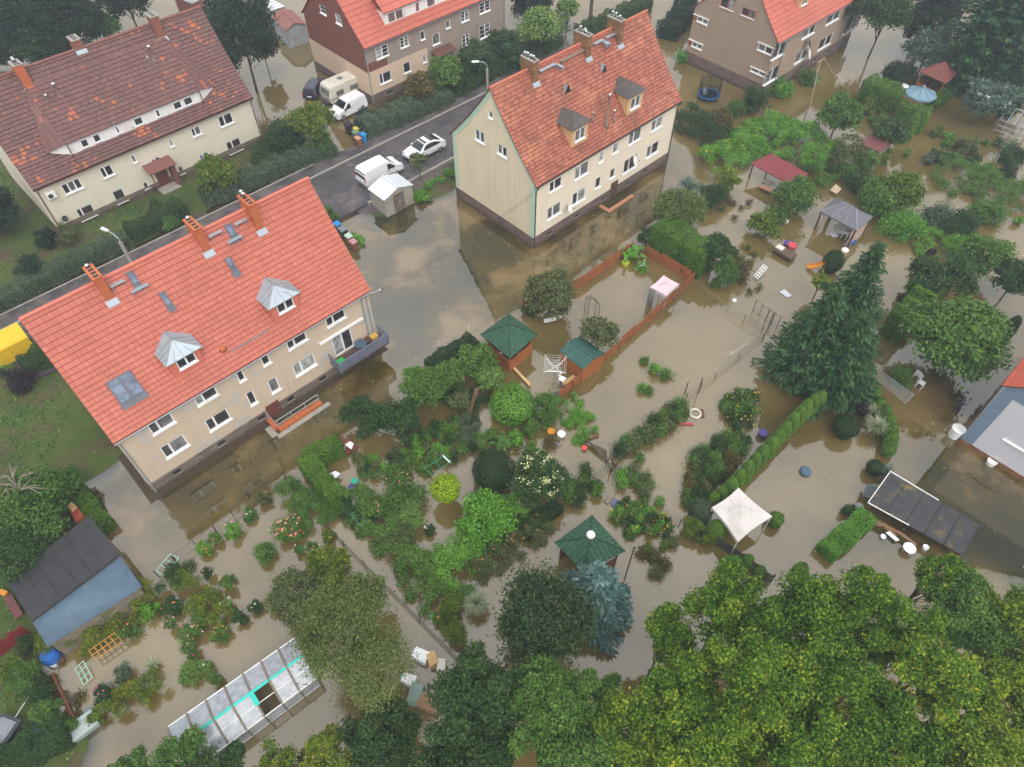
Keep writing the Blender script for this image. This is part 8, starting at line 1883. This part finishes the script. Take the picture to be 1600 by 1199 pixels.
tub((977, 414), .35, .35, PLm('lime', (.45, .5, .02)), 'yellow green tub under the banana plants', 'tub', 'tub')
p = at(1345, 166); 
# crates and furniture under the red shelter
board([(1186, 292), (1206, 301), (1210, 296), (1192, 288)], (.5,) * 4, .1, plain('pinkish_wood', (.35, .17, .12)), 'pinkish wooden bench under the red roofed shelter', 'garden_bench', 'bench'); board([(1190, 283), (1204, 290), (1210, 286), (1196, 279)], (.75,) * 4, .1, M['grey_wood'], 'grey table in the shade of the red roofed shelter', 'garden_table', 'table')
# balcony furniture
q = h1.root.matrix_world; T1 = lambda u, v, z: np.array(h1.root.location) + h1.T.T @ np.array((u, v, z))
p = T1(bu0 + 2.6, -.75, bz); mb = MB(); mb.lathe([(.02, .7), (.5, .7), (.5, .74), (.02, .75)], 18); mb.tube([(0, 0, 0), (0, 0, .7)], .04, 6); tag(mb.build('round_table', PLm('slate_top', (.06, .10, .14)), loc=p), 'round dark slate table on the corner balcony', 'table')
for (du_, dv, col, lb) in ((.5, -.9, (.02, .42, .08), 'bright green planter at the left end of the balcony'), (4.0, -.5, (.55, .33, .08), 'ochre box at the right end of the balcony'), (3.4, -.5, (.10, .05, .04), 'dark brown chair shaped box beside the balcony table')):
    p = T1(bu0 + du_, dv, bz); mb = MB(); mb.hexa([(-.28, -.22, 0), (.28, -.22, 0), (.28, .22, 0), (-.28, .22, 0)], [(-.34, -.28, .45), (.34, -.28, .45), (.34, .28, .45), (-.34, .28, .45)]); o = mb.build('planter', plain('planter_%d' % int(du_ * 10), col, .5, .3), loc=p, rz=YAW, bevel=.04); tag(o, lb, 'planter')
# cart, rubbish heap, lower left corner
p = at(8, 1158, .1); root = thing('garden_cart', 'dark trailer cart with grey load bed on the lower left lawn', 'cart', p, YAW + .5)
mb = MB(); mb.hexa([(-1.1, -.6, .45), (1.1, -.6, .45), (1.1, .6, .45), (-1.1, .6, .45)], [(-1.2, -.7, .85), (1.2, -.7, .85), (1.2, .7, .85), (-1.2, .7, .85)]); mb.build('load_bed', plain('dark_cart', (.045, .05, .06)), root, bevel=.03); mb = MB(); mb.box(-1.0, 1.0, -.5, .5, .86, .9); mb.build('cover', plain('grey_cover', (.2, .21, .23)), root)
for x in (-.7, .7):
    for s in (-1, 1): w = MB(); w.lathe([(.2, -.07), (.28, -.06), (.28, .06), (.2, .07)], 14); o = w.build('wheel', M['rubber'], root); o.location = (x, s * .78, .28); o.rotation_euler = (R(90), 0, 0)
mb = MB(); mb.bar((1.2, 0, .5), (2.4, 0, .6), .05); mb.build('drawbar', M['steel'], root)
mb = MB(); a, b = at(56, 1132, .3), at(74, 1155, .3); mb.bar(a, b, .5, .3); wobj(mb, 'tarpaulin', PLm('tarp_blue', (.03, .16, .30)), 'blue folded tarpaulin beside the lower left hedge', 'tarpaulin'); tub((70, 1141), .3, .35, PLm('coral', (.55, .08, .05)), 'red pot beside the blue tarpaulin', 'pot', 'pot')
board([(5, 935), (24, 968), (36, 960), (18, 928)], (.5,) * 4, .06, plain('maroon_sheet', (.14, .05, .05)), 'maroon metal sheet at left edge under the black shed roof', 'sheet', 'sheet'); board([(-4, 926), (6, 932), (12, 924), (2, 920)], (.6,) * 4, .2, PLm('orange', (.60, .24, .03)), 'orange cushion at left edge below the black shed', 'cushion', 'cushion'); board([(106, 793), (118, 816), (130, 806), (117, 788)], (1.0,) * 4, .8, plain('red_orange_box', (.42, .09, .04)), 'red orange play tower box at the corner of the black shed', 'play_box', 'box'); board([(113, 800), (105, 790), (112, 784), (120, 792)], (1.5,) * 4, .1, M['pale_wood'], 'pale timber frame on top of the red orange box', 'crate', 'crate')
for i, (x, y, c, s, lb) in enumerate(((658, 1024, M['white'], .7, 'white plastic sheets heaped at the top of the rubbish pile'), (676, 1030, M['pale_wood'], .6, 'pale brown cardboard box on the rubbish pile'), (690, 1040, PLm('cream', (.6, .58, .5)), .5, 'cream bundle at the right of the rubbish pile'), (640, 1062, M['white_paint'], .6, 'white window sash leaning on rubbish pile'), (632, 1060, PLm('turquoise', (.02, .36, .25)), .35, 'turquoise crate in the rubbish pile'), (650, 1085, PLm('greengrey', (.2, .28, .24)), .8, 'long grey green glazed frame in the rubbish pile'), (672, 1098, plain('brown_carton', (.30, .18, .10)), .9, 'large brown carton at the bottom of the rubbish pile'))):
    p = at(x, y, .5); mb = MB(); rz_ = rnd.uniform(0, 3); mb.hexa([(-s * .7, -s * .5, -.5), (s * .7, -s * .5, -.5), (s * .7, s * .5, -.5), (-s * .7, s * .5, -.5)], [(-s * .6, -s * .5, s * .35), (s * .75, -s * .4, s * .25), (s * .7, s * .5, s * .4), (-s * .7, s * .5, s * .2)]); o = mb.build('scrap_item', c, loc=p, rz=rz_); tag(o, lb, 'scrap', 'rubbish pile by the footpath')
# ---------------------------------------------------------------- people
def person(loc, rz, J, rad, label, cloth, skin, hair, group=None):
    """J: joint positions, one continuous skinned body; faces +X"""
    names = list(J); me = bpy.data.meshes.new('person'); E_ = [('hip', 'waist'), ('waist', 'chest'), ('chest', 'neck'), ('neck', 'head'), ('head', 'crown')]
    for s in 'lr': E_ += [('chest', 'sh_' + s), ('sh_' + s, 'el_' + s), ('el_' + s, 'wr_' + s), ('wr_' + s, 'ha_' + s), ('hip', 'th_' + s), ('th_' + s, 'kn_' + s), ('kn_' + s, 'an_' + s), ('an_' + s, 'to_' + s)]
    V_ = [J[n] for n in names]; Ed = [(names.index(a), names.index(b)) for a, b in E_]; Rr = [rad[n.split('_')[0]] for n in names]
    for s in 'lr':
        h = np.array(J['ha_' + s]); w = np.array(J['wr_' + s]); d = (h - w) / np.linalg.norm(h - w); sd_ = np.cross(d, (0, 0, 1.0)); sd_ = sd_ / max(np.linalg.norm(sd_), 1e-6)
        for k in range(5):
            f = (k - 2) * .022; ln = (.045, .075, .085, .078, .06)[k]; base = len(V_); dd = d + sd_ * ((k - 2) * .14 if k else -.9) - np.array((0, 0, .15)); dd /= np.linalg.norm(dd)
            V_ += [tuple(h + sd_ * f + dd * ln * .5), tuple(h + sd_ * f + dd * ln - np.array((0, 0, .015)))]; Rr += [.011, .008]; Ed += [(names.index('ha_' + s), base), (base, base + 1)]
    me.from_pydata([tuple(v) for v in V_], Ed, []); o = bpy.data.objects.new('person', me); COL.objects.link(o); sk = o.modifiers.new('Skin', 'SKIN')
    for i, r_ in enumerate(Rr): me.skin_vertices[0].data[i].radius = (r_, r_)
    me.skin_vertices[0].data[names.index('hip')].use_root = True
    sk.use_smooth_shade = True; o.modifiers.new('Subdivision', 'SUBSURF').levels = 1
    o.location = [float(c) for c in loc]; o.rotation_euler = (0, 0, rz); me.materials.append(cloth)
    hd = np.array(J['head']); cr_ = np.array(J['crown']); ax = (cr_ - hd) / np.linalg.norm(cr_ - hd); f = np.array((1, 0, 0)) - ax * ax[0]; f /= np.linalg.norm(f); sd_ = np.cross(ax, f)
    def blob(name, c, rx, ry, rz_, mat):
        mb = MB(); n = 10
        for i in range(6):
            for k in range(n):
                def P(i, k): a, b = pi * i / 6, 2 * pi * k / n; return c + f * rx * sin(a) * cos(b) + sd_ * ry * sin(a) * sin(b) + ax * rz_ * cos(a)
                mb.face([P(i, k), P(i + 1, k), P(i + 1, k + 1), P(i, k + 1)])
        return mb.build(name, mat, o, True)
    blob('face', hd + ax * .06 + f * .022, .085, .072, .105, skin); blob('hair', hd + ax * .09 - f * .02, .098, .088, .098, hair); blob('nose', hd + ax * .055 + f * .112, .016, .013, .02, skin)
    for s in (1, -1): blob('eye', hd + ax * .08 + f * .1 + sd_ * .03 * s, .01, .012, .008, M['black']); blob('ear', hd + ax * .06 + sd_ * .082 * s, .02, .012, .028, skin)
    blob('mouth', hd + ax * .012 + f * .098, .008, .025, .007, plain('lips', (.3, .1, .08)))
    return tag(o, label, 'person', group)
RAD = dict(hip=.155, waist=.14, chest=.165, neck=.06, head=.085, crown=.07, sh=.075, el=.052, wr=.034, ha=.038, th=.1, kn=.07, an=.05, to=.045)
skin = plain('skin', (.45, .27, .19), .6, .3, var=.05)
J = dict(hip=(0, 0, .92), waist=(.10, 0, 1.06), chest=(.30, 0, 1.26), neck=(.42, 0, 1.40), head=(.50, 0, 1.47), crown=(.56, 0, 1.62), sh_l=(.33, .19, 1.33), sh_r=(.33, -.19, 1.33), el_l=(.46, .30, 1.08), el_r=(.50, -.26, 1.08), wr_l=(.66, .22, .95), wr_r=(.70, -.14, .98), ha_l=(.73, .18, .93), ha_r=(.77, -.11, .96), th_l=(.02, .11, .84), th_r=(.02, -.11, .84), kn_l=(.14, .13, .46), kn_r=(-.04, -.13, .46), an_l=(.02, .13, .07), an_r=(-.22, -.13, .08), to_l=(.16, .14, .03), to_r=(-.08, -.14, .04))
person(at(1488, 650, -.3), R(60), J, RAD, 'person in dark waterproof clothing bending forward while wading beside the pale grey house', plain('dark_waders', (.025, .03, .04), .6, .3), skin, plain('dark_hair', (.03, .025, .02), .6, .3))
J2 = dict(hip=(0, 0, .85), waist=(0, 0, 1.0), chest=(.02, 0, 1.22), neck=(.03, 0, 1.38), head=(.04, 0, 1.45), crown=(.05, 0, 1.6), sh_l=(.02, .17, 1.31), sh_r=(.02, -.17, 1.31), el_l=(.05, .24, 1.06), el_r=(.08, -.22, 1.06), wr_l=(.2, .2, .9), wr_r=(.22, -.17, .92), ha_l=(.26, .18, .87), ha_r=(.28, -.15, .9), th_l=(0, .1, .78), th_r=(0, -.1, .78), kn_l=(.03, .11, .44), kn_r=(-.02, -.11, .44), an_l=(0, .11, .07), an_r=(-.04, -.11, .07), to_l=(.12, .12, .03), to_r=(.08, -.12, .03))
person(at(1098, 156, -.1), R(-70), J2, dict(RAD, hip=.125, waist=.115, chest=.135), 'person in white top and pale blue trousers standing at the trampoline rim', plain('pale_blue_clothes', (.38, .48, .56), .8, .2), skin, plain('fair_hair', (.5, .47, .42), .6, .3))
# ================================================================ light, air, camera
w = bpy.data.worlds.new('World'); sc.world = w; w.use_nodes = True; nt = w.node_tree
bg = nt.nodes['Background']; sky = nt.nodes.new('ShaderNodeTexSky'); sky.sky_type = 'NISHITA'; sky.sun_disc = False
SUN_EL, SUN_AZ = R(52), R(158)          # azimuth clockwise from +Y: low right, behind the camera
sky.sun_elevation = SUN_EL; sky.sun_rotation = SUN_AZ; sky.air_density = 1.0; sky.dust_density = 4.0; sky.ozone_density = 1.0; sky.altitude = 300
hs = nt.nodes.new('ShaderNodeHueSaturation'); hs.inputs['Saturation'].default_value = .35; nt.links.new(sky.outputs[0], hs.inputs['Color'])
# overcast: a bright cloud deck over most of that sky, thicker towards the zenith
gv = nd(nt, 'TexCoord').outputs['Generated']; sep = nd(nt, 'SeparateXYZ', {0: gv})
cv_ = nd(nt, 'VectorMath', {0: gv, 1: (1, 1, .6)}, operation='MULTIPLY').outputs[0]
cn = nd(nt, 'TexNoise', {'Vector': cv_, 'Scale': 2.6, 'Detail': 6, 'Roughness': .55}).outputs[0]
el = rng01(nt, sep.outputs[2], 0, 1)
lum = mth(nt, 'MULTIPLY', mth(nt, 'ADD', 4.2, mth(nt, 'MULTIPLY', el, 4.2)), mth(nt, 'ADD', .55, mth(nt, 'MULTIPLY', cn, .9)))
cc = nd(nt, 'CombineColor', {0: lum, 1: lum, 2: mth(nt, 'MULTIPLY', lum, 1.02)}).outputs[0]
nt.links.new(mixc(nt, .8, hs.outputs[0], cc), bg.inputs[0]); bg.inputs[1].default_value = .13
sl = bpy.data.lights.new('sun', 'SUN'); sl.energy = .9; sl.angle = R(35); sl.color = (1, .95, .88)
so = bpy.data.objects.new('sun', sl); COL.objects.link(so)
from mathutils import Vector
sd = Vector((sin(SUN_AZ) * cos(SUN_EL), cos(SUN_AZ) * cos(SUN_EL), sin(SUN_EL)))
so.rotation_euler = (-sd).to_track_quat('-Z', 'Y').to_euler()
HAZE = 0.0008
if HAZE:
    m, nt, out = new_mat('damp_air')
    pv = nd(nt, 'VolumePrincipled', {'Color': (.74, .86, 1.0), 'Density': HAZE, 'Anisotropy': .2}); nt.links.new(pv.outputs[0], out.inputs['Volume'])
    mb = MB(); mb.box(-960, 960, -760, 960, -2.0, 47); tag(mb.build('haze', m), kind='stuff')
cam = bpy.data.cameras.new('camera'); co = bpy.data.objects.new('camera', cam); COL.objects.link(co)
cam.sensor_width = 36; cam.sensor_fit = 'HORIZONTAL'; cam.lens = 36 * F / 1600; cam.clip_end = 3000
co.location = EYE; co.rotation_euler = (R(90) - PITCH, 0, 0); sc.camera = co
vs_ = sc.view_settings; vs_.view_transform = 'Standard'; vs_.look = 'None'; vs_.gamma = 1; vs_.exposure = 0.83
sc.render.engine = 'CYCLES'; cy = sc.cycles
cy.use_denoising = True; cy.max_bounces = 5; cy.diffuse_bounces = 3; cy.glossy_bounces = 2; cy.transmission_bounces = 3; cy.transparent_max_bounces = 6; cy.volume_bounces = 1
sc.render.use_persistent_data = False
